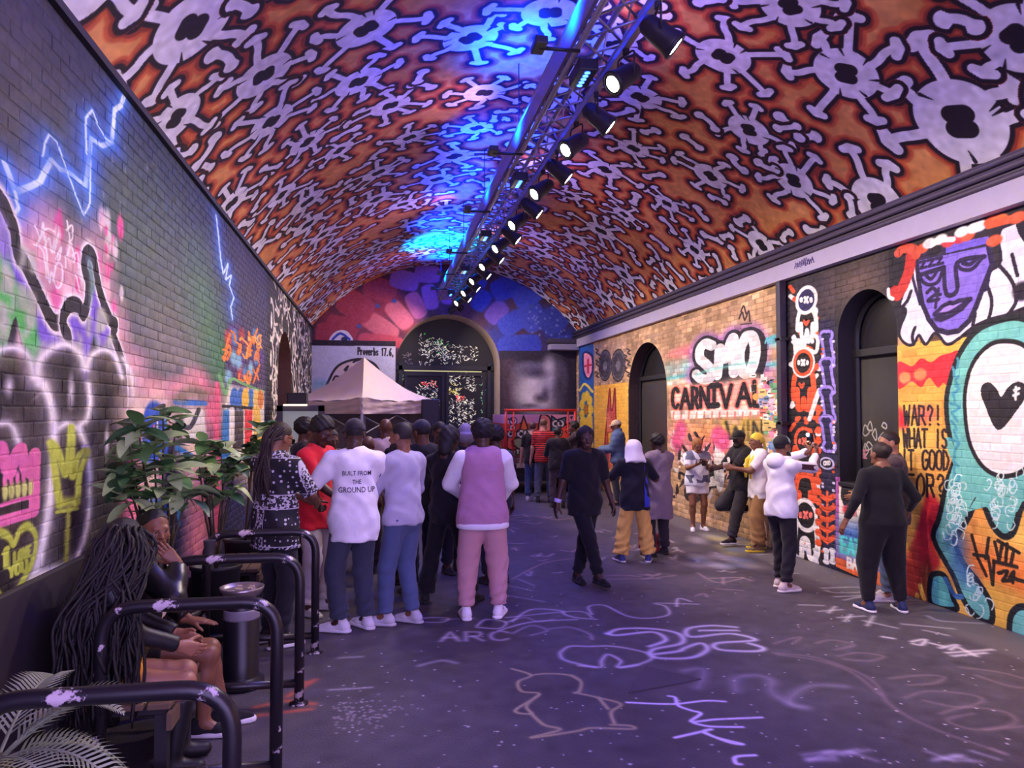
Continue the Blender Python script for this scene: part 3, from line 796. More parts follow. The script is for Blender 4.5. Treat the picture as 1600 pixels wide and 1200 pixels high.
def lay_bricks(wall, x, sx, arches, sills, ya, yb, ztop, m_, limit=290):
    spots = []
    zi = 0
    while (zi + 1) * BH <= ztop:
        z = (zi + .5) * BH
        off = .5 * (zi % 2)
        i = math.floor(ya / BL)
        while True:
            y = (i + .5 - off) * BL
            if y > yb: break
            if y > ya:
                ok = True
                for k, a in enumerate(arches):
                    e0 = BL / 2
                    if abs(y - a[0]) < a[1] + e0:
                        yy = max(abs(y - a[0]) - e0, 0) / a[1]
                        top = a[2] + a[3] * math.sqrt(max(1 - yy * yy, 0))
                        if z + BH / 2 > sills[k] and z - BH / 2 < top: ok = False
                if ok: spots.append((y, z))
            i += 1
        zi += 1
    def size(s_):
        d = np.array([x, s_[0], s_[1]]) - CAMP
        w = d @ _f
        if w < .3: return -1
        px_, py_ = 800 + FPX * (d @ _r) / w, 600 - FPX * (d @ _u) / w
        if not (-10 < px_ < 1610 and -10 < py_ < 1210): return -1
        return 1 / w ** 2 * abs(d[0]) / np.linalg.norm(d)
    order = sorted(spots, key=size, reverse=True)
    kinds = [brick_mesh('brick', sx, k, m_) for k in range(5)]
    g_ = np.random.default_rng(3)
    for s_ in order[:limit]:
        o = bpy.data.objects.new('brick', kinds[int(g_.integers(5))])
        o.location = (x + sx * g_.uniform(-.0015, .0012), s_[0], s_[1]); link(o, wall)
    rest = [s_ for s_ in order[limit:] if size(s_) > 0]
    base = [np.array([v.co for v in k.vertices]) for k in kinds]
    fc = np.array([list(p.vertices) for p in kinds[0].polygons])
    V, Q = [], []
    for n_, s_ in enumerate(rest):
        V.append(base[n_ % 5] + np.array([x + sx * g_.uniform(-.0015, .0012), s_[0], s_[1]])); Q.append(fc + 12 * n_)
    if V:
        o = bpy.data.objects.new('brick_courses', me_np('brick_courses', np.vstack(V), np.vstack(Q), m_, False))
        o['kind'] = 'stuff'; link(o, wall)
lay_bricks(wall_right, XR, -1, ARCH_R, SILL_R, 5.2, YB, ZF, right_m)
# arch reveals, dark windows behind
dark_brick = mat('soot_brick', (74, 58, 54), .85, var=.3, scale=14, bump=.4)
glass_d = mat('dark_pane', (38, 36, 42), .22, var=.25, scale=3, spec=.5)
frame_d = mat('dark_window_frame', (34, 33, 40), .5)
def arch_window(name, x, depth, a, sill, side, label, mull_z, lower_m, brick_m):
    """recess with reveal, frame, mullion bar and two panes; side = +1: recess goes to +x"""
    n = 32
    pts = [(a[0] - a[1], sill)] + [(a[0] - a[1] * math.cos(math.pi * k / n), a[2] + a[3] * math.sin(math.pi * k / n)) for k in range(n + 1)] + [(a[0] + a[1], sill)]
    root = empty(name, (x, a[0], sill)); root['kind'] = 'structure'; root['label'] = label
    o3 = lambda d, y, z: (side * d, y - a[0], z - sill)
    mb = MB()
    for (p, q) in zip(pts[:-1], pts[1:]):
        mb.add([o3(0, *p), o3(0, *q), o3(depth, *q), o3(depth, *p)], [(0, 1, 2, 3)])
    mb.add([o3(0, *pts[0]), o3(0, *pts[-1]), o3(depth, *pts[-1]), o3(depth, *pts[0])], [(0, 1, 2, 3)])
    mb.obj('reveal', brick_m, root)
    def pane(nm, z0, z1, m_, d):
        ps = []
        for k in range(n + 1):
            y = a[0] - (a[1] - .02) * math.cos(math.pi * k / n); zz = a[2] + (a[3] - .02) * math.sin(math.pi * k / n)
            ps.append((y, min(zz, z1)))
        m2 = MB(); vs = []
        for y, z in ps: vs += [o3(d, y, z0), o3(d, y, max(z, z0))]
        m2.add(vs, [(2 * i, 2 * i + 1, 2 * i + 3, 2 * i + 2) for i in range(n)])
        m2.obj(nm, m_, root)
    pane('pane', mull_z, 99, glass_d, depth - .02); pane('pane', sill, mull_z, lower_m, depth - .025)
    fr = MB()
    fr.tube([o3(depth - .05, p[0] + (.03 if p[0] < a[0] else -.03), p[1] - .02) for p in pts], .035, 6)
    fr.obj('frame', frame_d, root)
    mm = MB(); mm.box(o3(depth - .06, a[0], mull_z), (.06, 2 * a[1], .09), bev=.01); mm.obj('mullion', frame_d, root)
    ms = MB(); ms.box(o3(depth * .5, a[0], sill + .02), (depth + .04, 2 * a[1] + .02, .05), bev=.008); ms.obj('sill', frame_d, root)
    return root
cvD = Canvas('scribbled_pane', ARCH_R[1][0] - ARCH_R[1][1], ARCH_R[1][0] + ARCH_R[1][1], .8, 3.6, .006, .005, (52, 50, 54), lambda px_, py_: tuple(hit(px_, py_, 0, XR + .26)[1:]))
cvD.px += cvD.noise(.03, .3, 8)[..., None]
cvD.blob((1345, 620), .35, .45, (108, 104, 92), .7, .7); cvD.blob((1375, 600), .3, .3, (70, 68, 70), .7, .8)
for k in range(9):
    x, y = 1338 + g.uniform(0, 48), g.uniform(665, 705)
    cvD.stroke([(x, y), (x + g.uniform(2, 8), y - g.uniform(5, 14)), (x + g.uniform(6, 12), y + g.uniform(-4, 6)), (x + g.uniform(0, 8), y + g.uniform(0, 12)), (x, y)], .018, (190, 186, 184), alpha=.8)
cvD.text('AISE', (1335,715), (1356,716), 12, .02, (206, 130, 150))
scrib = paint_mat('scribbled_glass', cvD, (1, 2), rough=.3, bump=.02, var=.05)
lowp = mat('dusty_pane', (66, 62, 62), .3, var=.3, scale=4)
arch_window('window_1', XR, .30, ARCH_R[0], SILL_R[0], 1, 'tall arched window with dark panes beside the yellow mural', hit(1010, 592, 0, XR + .3)[2], lowp, dark_brick)
arch_window('window_2', XR, .28, ARCH_R[1], SILL_R[1], 1, 'tall arched window with scribbled dark pane beside the purple face', hit(1355, 552, 0, XR + .28)[2], scrib, mat('soot_render', (44, 40, 46), .85))
# fascia beam and cable mouldings under the vault
fas = mat('grey_fascia', (168, 160, 186), .5, var=.08, scale=6)
mol = mat('dark_moulding', (74, 64, 84), .55, var=.15, scale=8)
t1 = MB(); t1.box((XR - .05, (5 + YB) / 2 - 4, ZF + .105), (.10, YB + 3, .21)); o = tag(t1.obj('trim_1', fas), 'pale grey fascia beam under the vault along the mural wall', kind='structure')
cvF = None
for k, (dx, dz, r_) in enumerate(((.12, .235, .028), (.10, .275, .022), (.14, .315, .03), (.09, .355, .025), (.12, .40, .03))):
    t = MB(); t.tube([(XR - dx + .02, Y0, ZF + dz), (XR - dx + .02, YB, ZF + dz)], r_, 8); t.obj('moulding', mol, o, True)
t = MB(); t.box((XR - .02, (YB + Y0) / 2, ZF + .33), (.12, YB - Y0, .24)); t.obj('backing_board', mol, o)
# scrawl on the fascia
sc_ = MB()
gs = np.random.default_rng(4)
for k in range(9):
    y = hit(1242 + k * 3.2, 430, 0, XR - .10)[1]; z0_ = ZF + .07
    sc_.tube([(XR - .101, y, z0_ + gs.uniform(0, .02)), (XR - .101, y - .03, z0_ + gs.uniform(.06, .11)), (XR - .101, y - .07, z0_ + gs.uniform(0, .03)), (XR - .101, y - .02, z0_ + gs.uniform(.04, .08))], .006, 5)
sc_.obj('scrawl', mat('purple_ink', (66, 48, 120), .7), o)
# dark pipe down the pilaster edge
pp = empty('drain_pipe', (XR - .075, yx(1230), 0), 0, 'dark square drain pipe running up the wall beside the stickers', 'pipe')
t = MB(); t.box((0, 0, ZF / 2), (.10, .10, ZF - .02), bev=.012); t.obj('pipe_run', mat('pipe_paint', (56, 52, 66), .5, var=.3, scale=10), pp)
for z in (.6, 1.7, 2.8):
    t = MB(); t.box((.01, 0, z), (.12, .16, .05), bev=.008); t.obj('bracket', frame_d, pp)
# paper notice on the big window
nt = MB(); p = hit(1325, 706, 0, XR + .2522); nt.box((0, 0, 0), (.006, .22, .30)); o = nt.obj('paper_notice', mat('notice_paper', (206, 206, 196), .8, var=.05)); o.location = (p[0] - .0, p[1], p[2])
tag(o, 'pale paper notice stuck on the dark arched window', 'notice')
tl = MB()
for k in range(5): tl.box((-.0035, 0, .10 - k * .045), (.001, .16 - .02 * (k % 3), .008))
tl.obj('printed_line', mat('grey_print', (150, 150, 146), .8), o)
# ================================================================ left wall
cvL = Canvas('left_wall_paint', 2.0, 20.0, 0.0, 4.1, .0050, .0042, (34, 30, 70), left_yz)
c = cvL; c.anf = lambda u: max(u / 1.7, 1.0)
g = np.random.default_rng(9)
c.px += c.noise(.03, .4, 41)[..., None]
def fill(pts, col, soft=.12, alpha=1.0): c.poly(pts, col, soft=soft, alpha=alpha)
c.blob((80, 220), 1.2, .9, (66, 58, 72), .8, .85); c.blob((30, 260), .8, .5, (80, 82, 80), .7, .6); c.blob((250, 330), 1.4, .9, (40, 62, 72), .8, .7)
c.blob((210, 400), 1.0, .5, (56, 84, 76), .8, .8); c.blob((320, 420), 1.6, .7, (48, 66, 84), .8, .7); c.blob((265, 480), 1.4, .6, (120, 122, 112), .8, .6)
c.blob((280, 560), 1.6, .3, (140, 130, 128), .7, .7); c.blob((345, 560), .7, .7, (62, 124, 78), .7, .8); c.blob((325, 470), .8, .5, (90, 140, 100), .7, .6)
c.blob((390, 470), 1.6, .8, (66, 62, 84), .7, .7); c.blob((360, 420), 1.0, .6, (60, 56, 92), .7, .6)
# pink cloud between the letters
for (p, ru, rv) in (((60, 400), .35, .3), ((90, 470), .45, .35), ((120, 500), .5, .3), ((150, 430), .3, .3), ((45, 360), .3, .2), ((180, 520), .25, .2), ((205, 570), .35, .12)):
    c.blob(p, ru, rv, (226, 166, 182), .6, .85)
for k in range(46):
    p = (g.uniform(85, 190), g.uniform(335, 500)); r_ = g.uniform(.02, .07)
    c.blob(p, r_, r_ * 1.3, [(232, 110, 170), (236, 190, 200), (206, 196, 200), (222, 80, 150)][k % 4], .25, .85)
# lightning
def bolt(pts, w):
    c.stroke(pts, w * 5, (46, 96, 236), soft=.10, alpha=.75, smooth=False); c.stroke(pts, w * 2, (84, 156, 255), soft=.04, alpha=.95, smooth=False); c.stroke(pts, w * .8, (214, 236, 255), smooth=False)
bolt([(6,255),(14,275),(22,300),(45,292),(62,284),(72,262),(80,250),(92,264),(108,270),(122,282),(133,290),(138,250),(142,216),(158,228),(174,222),(178,172),(188,165),(195,146)], .030)
bolt([(66,244),(70,222),(76,210),(88,222),(104,268),(116,300),(130,336),(140,318),(141,250)], .012)
bolt([(134,240),(133,184),(143,172),(152,195),(164,216),(172,222)], .014)
bolt([(22,300),(28,325),(22,336)], .02)
bolt([(337,336),(340,360),(344,400),(348,428),(356,412),(352,437),(361,430),(358,446),(365,465),(360,480),(363,500)], .018)
for k in range(40):
    x, y = g.uniform(40, 330), g.uniform(140, 420); L_ = g.uniform(3, 12); c.stroke([(x, y), (x, y + L_)], .008, (150, 146, 156), alpha=.5)
# big horned letters: white edge, black outline, lilac and green fill
A1 = [(-60,250),(-30,290),(0,312),(14,340),(22,362),(26,395),(38,412),(58,455),(80,500),(96,506),(106,524),(108,560),(60,600),(0,640),(-60,640)]
A2 = [(132,398),(138,394),(146,405),(152,440),(160,470),(172,500),(180,508),(176,522),(184,545),(192,575),(192,640),(150,640),(112,600),(106,530),(98,510),(100,488),(110,476),(122,478),(130,490),(136,470),(137,440),(131,418)]
for P in (A1, A2):
    c.poly(P, (124, 94, 214), smooth=True); m_ = c.m(P); m2 = spline(m_ + [m_[0]])
    c.stroke(m2, .15, (244, 238, 242), soft=.02, px=False, smooth=False); c.stroke(m2, .09, (34, 28, 38), px=False, smooth=False)
c.poly([(-40,340),(0,350),(12,400),(24,440),(48,470),(58,520),(60,560),(20,600),(-40,600)], (80, 190, 88), smooth=True, soft=.03)
c.poly([(-40,300),(-5,320),(10,350),(16,395),(8,420),(-10,380)], (150, 132, 206), soft=.04)
c.poly([(134,402),(140,400),(144,420),(148,450),(142,470),(138,480),(140,440)], (104, 140, 140), soft=.03)
c.poly([(140,560),(146,525),(154,545),(150,575)], (60, 140, 90), soft=.03); c.poly([(134,565),(146,528),(156,560)], (40, 34, 44), soft=.02)
for k in range(22): 
    p = (g.uniform(0, 75), g.uniform(380, 540)) if k < 14 else (g.uniform(110, 175), g.uniform(480, 560))
    c.stroke([p, (p[0] + g.uniform(-4, 4), p[1] + 12), (p[0] + g.uniform(-5, 5), p[1] + 26)], g.uniform(.02, .06), (190, 196, 176), soft=.015, alpha=.8)
c.poly([(5,560),(20,500),(24,495),(40,560)], (36, 30, 40)); c.poly([(22,560),(27,512),(48,575),(36,600)], (236, 200, 206), soft=.03)
# white tag
for st in ([(54,352),(62,372),(66,348),(68,375)], [(56,384),(70,358),(84,362)], [(52,382),(66,392),(72,435)], [(68,388),(76,372),(80,395),(84,375)], [(84,395),(90,365)], [(88,402),(95,386),(92,405),(86,404)], [(70,370),(76,440),(80,425),(88,450),(96,440),(96,416),(88,412),(82,440)], [(104,345),(108,380),(104,400)], [(103,360),(112,352),(112,372),(106,378)], [(110,380),(116,405),(114,410)], [(112,400),(120,395),(122,418)], [(102,400),(102,418)], [(118,430),(124,455)]):
    c.stroke(st, .008, (246, 240, 244))
# black bubble shapes with sprayed white haloes
BLK = (42, 36, 40)
c.poly([(-80,560),(0,548),(40,560),(60,640),(60,1000),(-80,1300)], BLK, soft=.08)
c.poly([(58,560),(75,545),(100,538),(125,552),(134,600),(140,660),(140,900),(40,1000),(56,700)], BLK, soft=.06)
c.poly([(134,580),(150,552),(168,548),(186,566),(196,620),(200,720),(190,900),(140,960),(130,700)], BLK, soft=.06)
for k in range(60): c.blob((g.uniform(0, 195), g.uniform(560, 880)), g.uniform(.05, .25), .04, [(70, 60, 58), (92, 76, 66), (54, 48, 54)][k % 3], .6, .5)
SP = (222, 216, 226)
for st, w in (([(-20,560),(5,545),(28,545),(44,558),(52,590)], .03), ([(60,600),(58,575),(70,552),(98,538),(122,550),(132,575)], .04), ([(134,575),(142,556),(160,547),(178,556),(190,590)], .035), ([(68,600),(78,630),(83,665),(82,720),(76,790),(66,850),(52,905)], .045), ([(138,600),(140,630),(134,656),(124,668),(134,700),(139,740),(138,800),(128,850),(112,885)], .035),
              ([(0,662),(12,662),(22,672),(27,690)], .03), ([(92,668),(104,662),(118,668)], .03), ([(192,560),(204,585),(208,620)], .03), ([(50,905),(80,890),(110,885)], .04)):
    c.stroke(st, w * 2.5, SP, soft=.05, alpha=.5); c.stroke(st, w, (246, 242, 246), soft=.015)
c.blob((110, 612), .04, .08, SP, .7, .9); c.blob((13, 604), .04, .04, SP, .7, .9); c.blob((166, 690), .035, .09, SP, .7, .9)
# pink crown box with yellow dots
PK, LM = (240, 120, 178), (196, 212, 84)
c.stroke([(-40,880),(-40,720),(-20,700),(0,698),(6,720),(14,740),(26,706),(32,700),(40,735),(48,740),(54,708),(53,760),(52,800),(30,806),(0,815),(-40,830)], .055, PK, smooth=False)
for k in range(5): c.blob((7 + k * 10, 768 - k * 1.5), .030, .045, (206, 214, 120), .3); c.blob((6 + k * 10, 750 - k * 2), .022, .03, PK, .3)
c.stroke([(0,790),(25,782),(50,776)], .02, PK)
# lime crown on a stick
c.stroke([(92,790),(86,740),(80,700),(78,692),(90,705),(102,742),(107,705),(111,668),(113,745),(122,712),(136,706),(124,740),(120,786)], .040, LM, soft=.008)
c.poly([(90,780),(122,776),(120,792),(92,794)], LM, soft=.02); c.stroke([(107,790),(104,840),(102,880)], .03, (170, 176, 80), soft=.01)
c.stroke([(88,800),(120,795)], .02, LM)
# heart with I Love You
HT = [(4,940),(-30,890),(-30,850),(-8,832),(12,838),(20,850),(30,830),(44,822),(55,838),(52,870),(36,905),(18,935)]
m_ = c.m(HT); c.stroke(spline(m_ + [m_[0]]), .05, LM, px=False, smooth=False, soft=.01)
c.text('1', (4,884), (14,884), 26, .03, LM); c.text('LOVE', (20,880), (48,868), 16, .016, LM); c.text('YOU', (12,903), (42,890), 16, .016, LM)
# pink, white and blue drips
for (p, ru, rv, col) in (((215, 650), .4, .2, (236, 210, 204)), ((240, 610), .35, .10, (226, 150, 165)), ((250, 650), .5, .2, (234, 206, 196)), ((280, 610), .4, .10, (232, 150, 170)), ((310, 600), .5, .13, (228, 120, 150)), ((330, 640), .5, .2, (226, 110, 140)), ((210, 790), .25, .4, (226, 110, 150)), ((235, 750), .3, .3, (220, 190, 180)), ((300, 690), .5, .5, (224, 196, 186)), ((330, 760), .6, .5, (222, 130, 150)), ((310, 840), .5, .4, (206, 120, 140)), ((370, 640), .9, .3, (230, 196, 186)), ((395, 620), .8, .4, (222, 214, 204)), ((390, 700), .9, .5, (214, 190, 170))):
    c.blob(p, ru, rv, col, .6, .95)
c.poly([(222,690),(224,650),(232,630),(244,628),(254,640),(260,680),(258,720),(220,720)], (44, 84, 186), smooth=True, soft=.02); c.poly([(220,780),(262,780),(260,810),(222,805)], (44, 100, 190), soft=.03)
for k in range(26): x, y = g.uniform(222, 345), g.uniform(630, 790); c.stroke([(x, y), (x + 1, y + g.uniform(15, 50))], g.uniform(.008, .02), [(60, 130, 200), (230, 224, 220), (60, 56, 70), (226, 110, 150)][k % 4], alpha=.8)
c.stroke([(275,628),(320,630)], .05, (44, 110, 200)); c.poly([(285,640),(318,638),(322,680),(290,690)], (214, 210, 206), soft=.03); c.stroke([(278,660),(296,668),(310,640)], .04, (60, 56, 70)); c.stroke([(276,700),(298,712)], .04, (50, 120, 190)); c.stroke([(282,620),(300,612),(318,618)], .12, (140, 120, 110), soft=.04)
c.stroke([(340,600),(338,680),(340,860)], .07, (222, 90, 130), soft=.02)
# orange tangle and cartoon letters near the corner
c.poly([(352,520),(368,500),(390,520),(412,530),(414,600),(400,612),(352,606)], (74, 54, 96), soft=.06)
for k in range(16): c.blob((g.uniform(355, 410), g.uniform(520, 600)), .22, .10, [(80, 130, 190), (90, 60, 130), (130, 180, 210), (176, 60, 70)][k % 4], .3, .9)
for k in range(24):
    x, y = g.uniform(354, 408), g.uniform(512, 596); pts = [(x, y)]
    for _ in range(4): x += g.uniform(-6, 6); y += g.uniform(-14, 14); pts.append((x, y))
    c.stroke(pts, .024, (236, 128, 50) if k % 3 else (240, 170, 80))
c.stroke([(342,585),(352,615),(362,592),(380,600),(412,612)], .035, (110, 170, 110)); c.poly([(358,602),(412,614),(414,720),(350,720),(350,640)], (232, 226, 216), soft=.04)
for (x, col) in ((366, (60, 110, 190)), (376, (60, 110, 190)), (392, (60, 120, 200)), (383, (240, 190, 70)), (400, (240, 200, 110)), (407, (216, 130, 60))): c.blob((x, 624), .28, .14, col, .1)
c.poly([(346,632),(400,636),(400,640),(346,637)], (44, 40, 50)); c.poly([(348,640),(360,640),(360,720),(345,722)], (56, 120, 190), soft=.02); c.poly([(363,640),(380,641),(380,700),(363,705)], (76, 66, 70), soft=.02); c.poly([(382,640),(394,641),(393,700),(382,705)], (226, 60, 70), soft=.02)
c.stroke([(400,640),(404,690)], .1, (236, 190, 90)); c.stroke([(362,690),(362,640)], .06, (236, 230, 226))
# black pier line and white doodles on black
ya, yb = left_yz(418, 600)[0], 20.0
c.poly([(ya, 0), (yb, 0), (yb, 4.1), (ya, 4.1)], (40, 34, 38), px=False)
for k in range(520):
    y, z = g.uniform(ya + .35, yb), g.uniform(.05, 4.0); L_ = g.uniform(.05, .16); a = g.uniform(0, 6.28); pts = [(y, z)]
    for _ in range(3): a += g.uniform(-1.2, 1.2); pts.append((pts[-1][0] + L_ * math.cos(a) * 1.6, pts[-1][1] + L_ * math.sin(a)))
    c.stroke(pts, .05, (226, 216, 204), px=False)
for x, y in ((424, 500), (423, 560), (459, 545), (460, 585)):
    c.blob((x, y), .32, .35, (228, 220, 210), .02); c.blob((x, y), .24, .27, (40, 34, 38), .02); c.blob((x, y), .10, .14, (228, 220, 210), .05)
c.poly([(ya - .12, 0), (ya + .22, 0), (ya + .22, 4.1), (ya - .12, 4.1)], (34, 28, 36), px=False)
am = np.full((c.H, c.W), .035, np.float32)
brick_tone(c, am, 51)
c.px += c.noise(.025, .03, 53)[..., None]
left_m = paint_mat('painted_brick_left', c, (1, 2), rough=.62, bump=.35, bscale=70, var=.10)
m_, hw, zt_ = arch_from(434, 455, 518, XL)
ARCH_L = [(m_, hw, zt_ - .8, .8)]
SILL_L = [.35]
wall_left = wall_strip('wall_left', XL, ARCH_L, Y0, YB, ZS + .06, left_m, False, SILL_L)
tag(wall_left, 'brick wall sprayed with graffiti letters, bubbles and crowns')
lay_bricks(wall_left, XL, 1, ARCH_L, SILL_L, 2.6, YB, ZS - .02, left_m)
arch_window('window_3', XL, .35, ARCH_L[0], SILL_L[0], -1, 'narrow arched recess in the doodled wall', 1.5, mat('brown_board', (104, 76, 62), .7, var=.2, scale=8), mat('brown_brick', (120, 88, 70), .8, var=.3, scale=16, bump=.3))
for ob in bpy.data.objects:
    if ob.name.startswith('pane') and ob.parent and ob.parent.name == 'window_3':
        ob.data.materials[0] = mat('brown_board', (104, 76, 62))
t = MB(); t.box((XL + .02, (YB + Y0) / 2, ZS - .02), (.04, YB - Y0, .05)); tag(t.obj('trim_2', mat('black_trim', (36, 30, 40), .6)), 'thin dark trim where the graffiti wall meets the vault', kind='structure')
# ================================================================ back wall with the great arch
cvB = Canvas('back_wall_paint', -1.75, 5.35, 0.0, 5.8, .008, .008, (70, 40, 60), back_xz)
c = cvB
g = np.random.default_rng(14)
c.px += c.noise(.02, .3, 61)[..., None]
# painted cells over the arch
def cell(p, ru, rv, rot, col):
    u, v = back_xz(*p); P = []
    for k in range(12):
        a = 2 * math.pi * k / 12
        x, y = ru * math.copysign(abs(math.cos(a)) ** .6, math.cos(a)), rv * math.copysign(abs(math.sin(a)) ** .6, math.sin(a))
        P.append((u + x * math.cos(rot) - y * math.sin(rot), v + x * math.sin(rot) + y * math.cos(rot)))
    c.poly(P, col, px=False, smooth=True, soft=.025)
PKc, RDc, PUc, BLc = (192, 96, 106), (158, 58, 72), (146, 92, 166), (50, 62, 168)
for k in range(34):
    c.blob((g.uniform(495, 640), g.uniform(440, 540)), .3, .2, (150, 50, 66), .6, .5); c.blob((g.uniform(770, 900), g.uniform(430, 560)), .3, .2, (44, 50, 130), .6, .6)
for (p, a, b_, r_, col) in (((594,510),.52,.24,-.55,PKc),((624,492),.42,.24,-.85,PKc),((650,477),.36,.22,-1.1,(182,96,128)),((672,464),.34,.2,-1.35,PUc),((700,458),.3,.2,1.57,PUc),
     ((556,478),.48,.36,-.5,RDc),((594,452),.44,.3,-.3,RDc),((632,438),.38,.26,-.2,PUc),((668,428),.34,.24,0,PUc),((534,512),.42,.3,-.2,RDc),((510,522),.28,.3,0,RDc),((596,532),.6,.16,-.1,(186,70,84)),
     ((752,470),.3,.22,1.0,BLc),((776,488),.34,.24,.8,(96,70,160)),((800,505),.38,.28,.6,BLc),((812,540),.6,.3,.1,BLc),((832,495),.36,.4,.5,(56,66,168)),((790,450),.4,.3,.4,BLc),((824,462),.4,.3,.5,(56,70,180)),((864,500),.4,.36,.6,(50,60,150)),((880,540),.4,.28,.2,(50,60,150)),((740,438),.36,.24,.1,BLc)):
    cell(p, a, b_, r_, col)
for p in ((590,478),(561,510),(616,470),(830,478)): c.blob(p, .06, .05, (60, 80, 150), .4)
for k in range(30): c.blob((g.uniform(825, 885), g.uniform(480, 530)), .03, .03, (130, 140, 200), .6, .6)
c.poly([(516,536),(518,524),(530,516),(544,519),(550,534)], (214, 206, 220), smooth=True); c.stroke([(520,530),(532,521),(546,530)], .06, (50, 70, 170)); c.blob((538, 530), .08, .06, (40, 40, 80), .2)
# dark ledge line, white left panel with face and verse
c.poly([(487,531),(618,533),(618,541),(487,540)], (44, 32, 44))
c.poly([(486,540),(618,541),(618,760),(486,760)], (196, 194, 216))
c.poly([(510,612),(516,590),(528,572),(548,563),(570,562),(590,575),(598,610),(590,650),(530,650)], (214, 186, 186), smooth=True, line=(44, 36, 46), lw=.06)
for st in ([(538,578),(544,572),(540,582),(552,574),(560,580)], [(518,600),(524,588),(532,592),(520,600)], [(552,566),(562,562),(572,563)]): c.stroke(st, .045, (44, 36, 46))
c.blob((500, 600), .2, .12, (120, 180, 210), .6, .6)
c.text('Proverbs 17.6,', (559,554), (616,556), 11, .035, (44, 38, 48), fill=.8)
# right side: dark brick, blurred monochrome portrait
c.poly([(780,548),(905,548),(905,760),(780,760)], (42, 36, 52)); c.poly([(784,560),(808,560),(808,720),(784,720)], (66, 50, 64), soft=.05)
c.poly([(808,568),(884,568),(892,660),(812,660)], (60, 54, 72), soft=.1)
for (p, ru, rv, col, al) in (((832,598),.40,.36,(205,197,213),.9),((862,590),.28,.42,(195,187,205),.8),((828,622),.34,.30,(225,217,229),.9),((850,632),.35,.22,(201,193,207),.8),((822,576),.3,.14,(110,104,124),.9),
      ((838,582),.34,.12,(66,58,78),.9),((875,600),.14,.5,(60,54,72),.8),((845,622),.15,.10,(70,62,80),.9),((852,616),.08,.14,(80,70,90),.9),((826,634),.2,.05,(90,80,98),.9),((858,572),.12,.2,(215,207,223),.7)):
    c.blob(p, ru, rv, col, .8, al)
c.px += c.noise(.02, .04, 63)[..., None]
back_m = paint_mat('painted_back_wall', c, (0, 2), rough=.7, bump=.2, bscale=40, var=.08)
AX, AHW, AZS, ARISE = 1.80, 1.37, 3.05, 1.37
n = 40
mb = MB()
xs = sorted({XL - .05, XR + .05} | {AX - AHW * math.cos(math.pi * k / n) for k in range(n + 1)} | {XL + .5, XL + 1.2, XR - .5, XR - 1.2})
def vz(x):
    return VZ + math.sqrt(max(VR ** 2 - (x - XC) ** 2, 0)) + .06
for p, q in zip(xs[:-1], xs[1:]):
    zz = lambda x: AZS + ARISE * math.sqrt(max(1 - ((x - AX) / AHW) ** 2, 0)) if abs((p + q) / 2 - AX) < AHW else 0.0
    mb.add([(p, YB, zz(p)), (q, YB, zz(q)), (q, YB, max(vz(q), 4.1)), (p, YB, max(vz(p), 4.1))], [(0, 1, 2, 3)])
tag(mb.obj('wall_back', back_m), 'end wall painted with red and blue cells round an archway', kind='structure')
# deep arch: soffit, dark perforated screen, double door
DEP = 1.05
root = empty('door_1', (AX, YB, 0)); root['kind'] = 'structure'; root['label'] = 'great archway closed by a dark perforated metal screen with double doors'
mb = MB(); pts = [(-AHW, 0)] + [(-AHW * math.cos(math.pi * k / n), AZS + ARISE * math.sin(math.pi * k / n)) for k in range(n + 1)] + [(AHW, 0)]
for p, q in zip(pts[:-1], pts[1:]): mb.add([(p[0], 0, p[1]), (q[0], 0, q[1]), (q[0], DEP, q[1]), (p[0], DEP, p[1])], [(0, 1, 2, 3)])
mb.obj('arch_soffit', mat('arch_render', (206, 186, 178), .7, var=.25, scale=5, bump=.2), root)
cvS = Canvas('screen_flecks', AX - 1.4, AX + 1.4, 0, 4.5, .006, .006, (26, 22, 32), lambda a, b_: (hit(a, b_, 1, YB + DEP)[0], hit(a, b_, 1, YB + DEP)[2]))
def flecks(x0, x1, y0, y1, n_, cols, slope=0):
    for _ in range(n_):
        x, y = g.uniform(x0, x1), g.uniform(y0, y1); y += slope * (x - x0)
        u, v = cvS.mp(x, y); a = g.uniform(0, 3.14) if g.uniform() < .3 else g.choice([.6, 2.4]) + g.uniform(-.3, .3); L_ = g.uniform(.03, .07)
        cvS.stroke([(u, v), (u + L_ * math.cos(a), v + L_ * math.sin(a))], g.uniform(.010, .022), cols[int(g.integers(len(cols)))], px=False)
W3 = [(214, 210, 200), (196, 200, 190), (226, 220, 206), (150, 150, 150)]
flecks(655, 700, 520, 545, 60, W3 + [(120, 220, 120)], .25); flecks(655, 748, 532, 555, 150, W3, .12); flecks(665, 720, 553, 570, 50, W3[1:]); flecks(628, 642, 552, 570, 24, [(120, 110, 120)]); flecks(656, 672, 565, 572, 10, W3)
flecks(656, 684, 595, 606, 40, [(226, 90, 80), (220, 200, 180)]); flecks(650, 684, 603, 625, 60, W3); flecks(673, 684, 625, 656, 40, W3)
flecks(700, 742, 585, 600, 50, W3); flecks(698, 720, 600, 618, 46, [(220, 210, 120), (200, 200, 180)]); flecks(724, 744, 600, 612, 26, W3); flecks(700, 742, 625, 665, 170, W3); flecks(712, 728, 618, 628, 30, [(226, 110, 110), (220, 214, 200)])
flecks(752, 757, 582, 670, 40, [(190, 214, 180), (120, 180, 160), (220, 216, 190)]); flecks(623, 630, 580, 600, 16, [(140, 160, 120)])
cvS.stroke([(632,579),(752,581)], .03, (206, 204, 170)); cvS.stroke([(764,585),(764,665)], .04, (196, 196, 180))
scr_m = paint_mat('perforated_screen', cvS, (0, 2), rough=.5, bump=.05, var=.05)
_N, _L = scr_m.node_tree.nodes, scr_m.node_tree.links
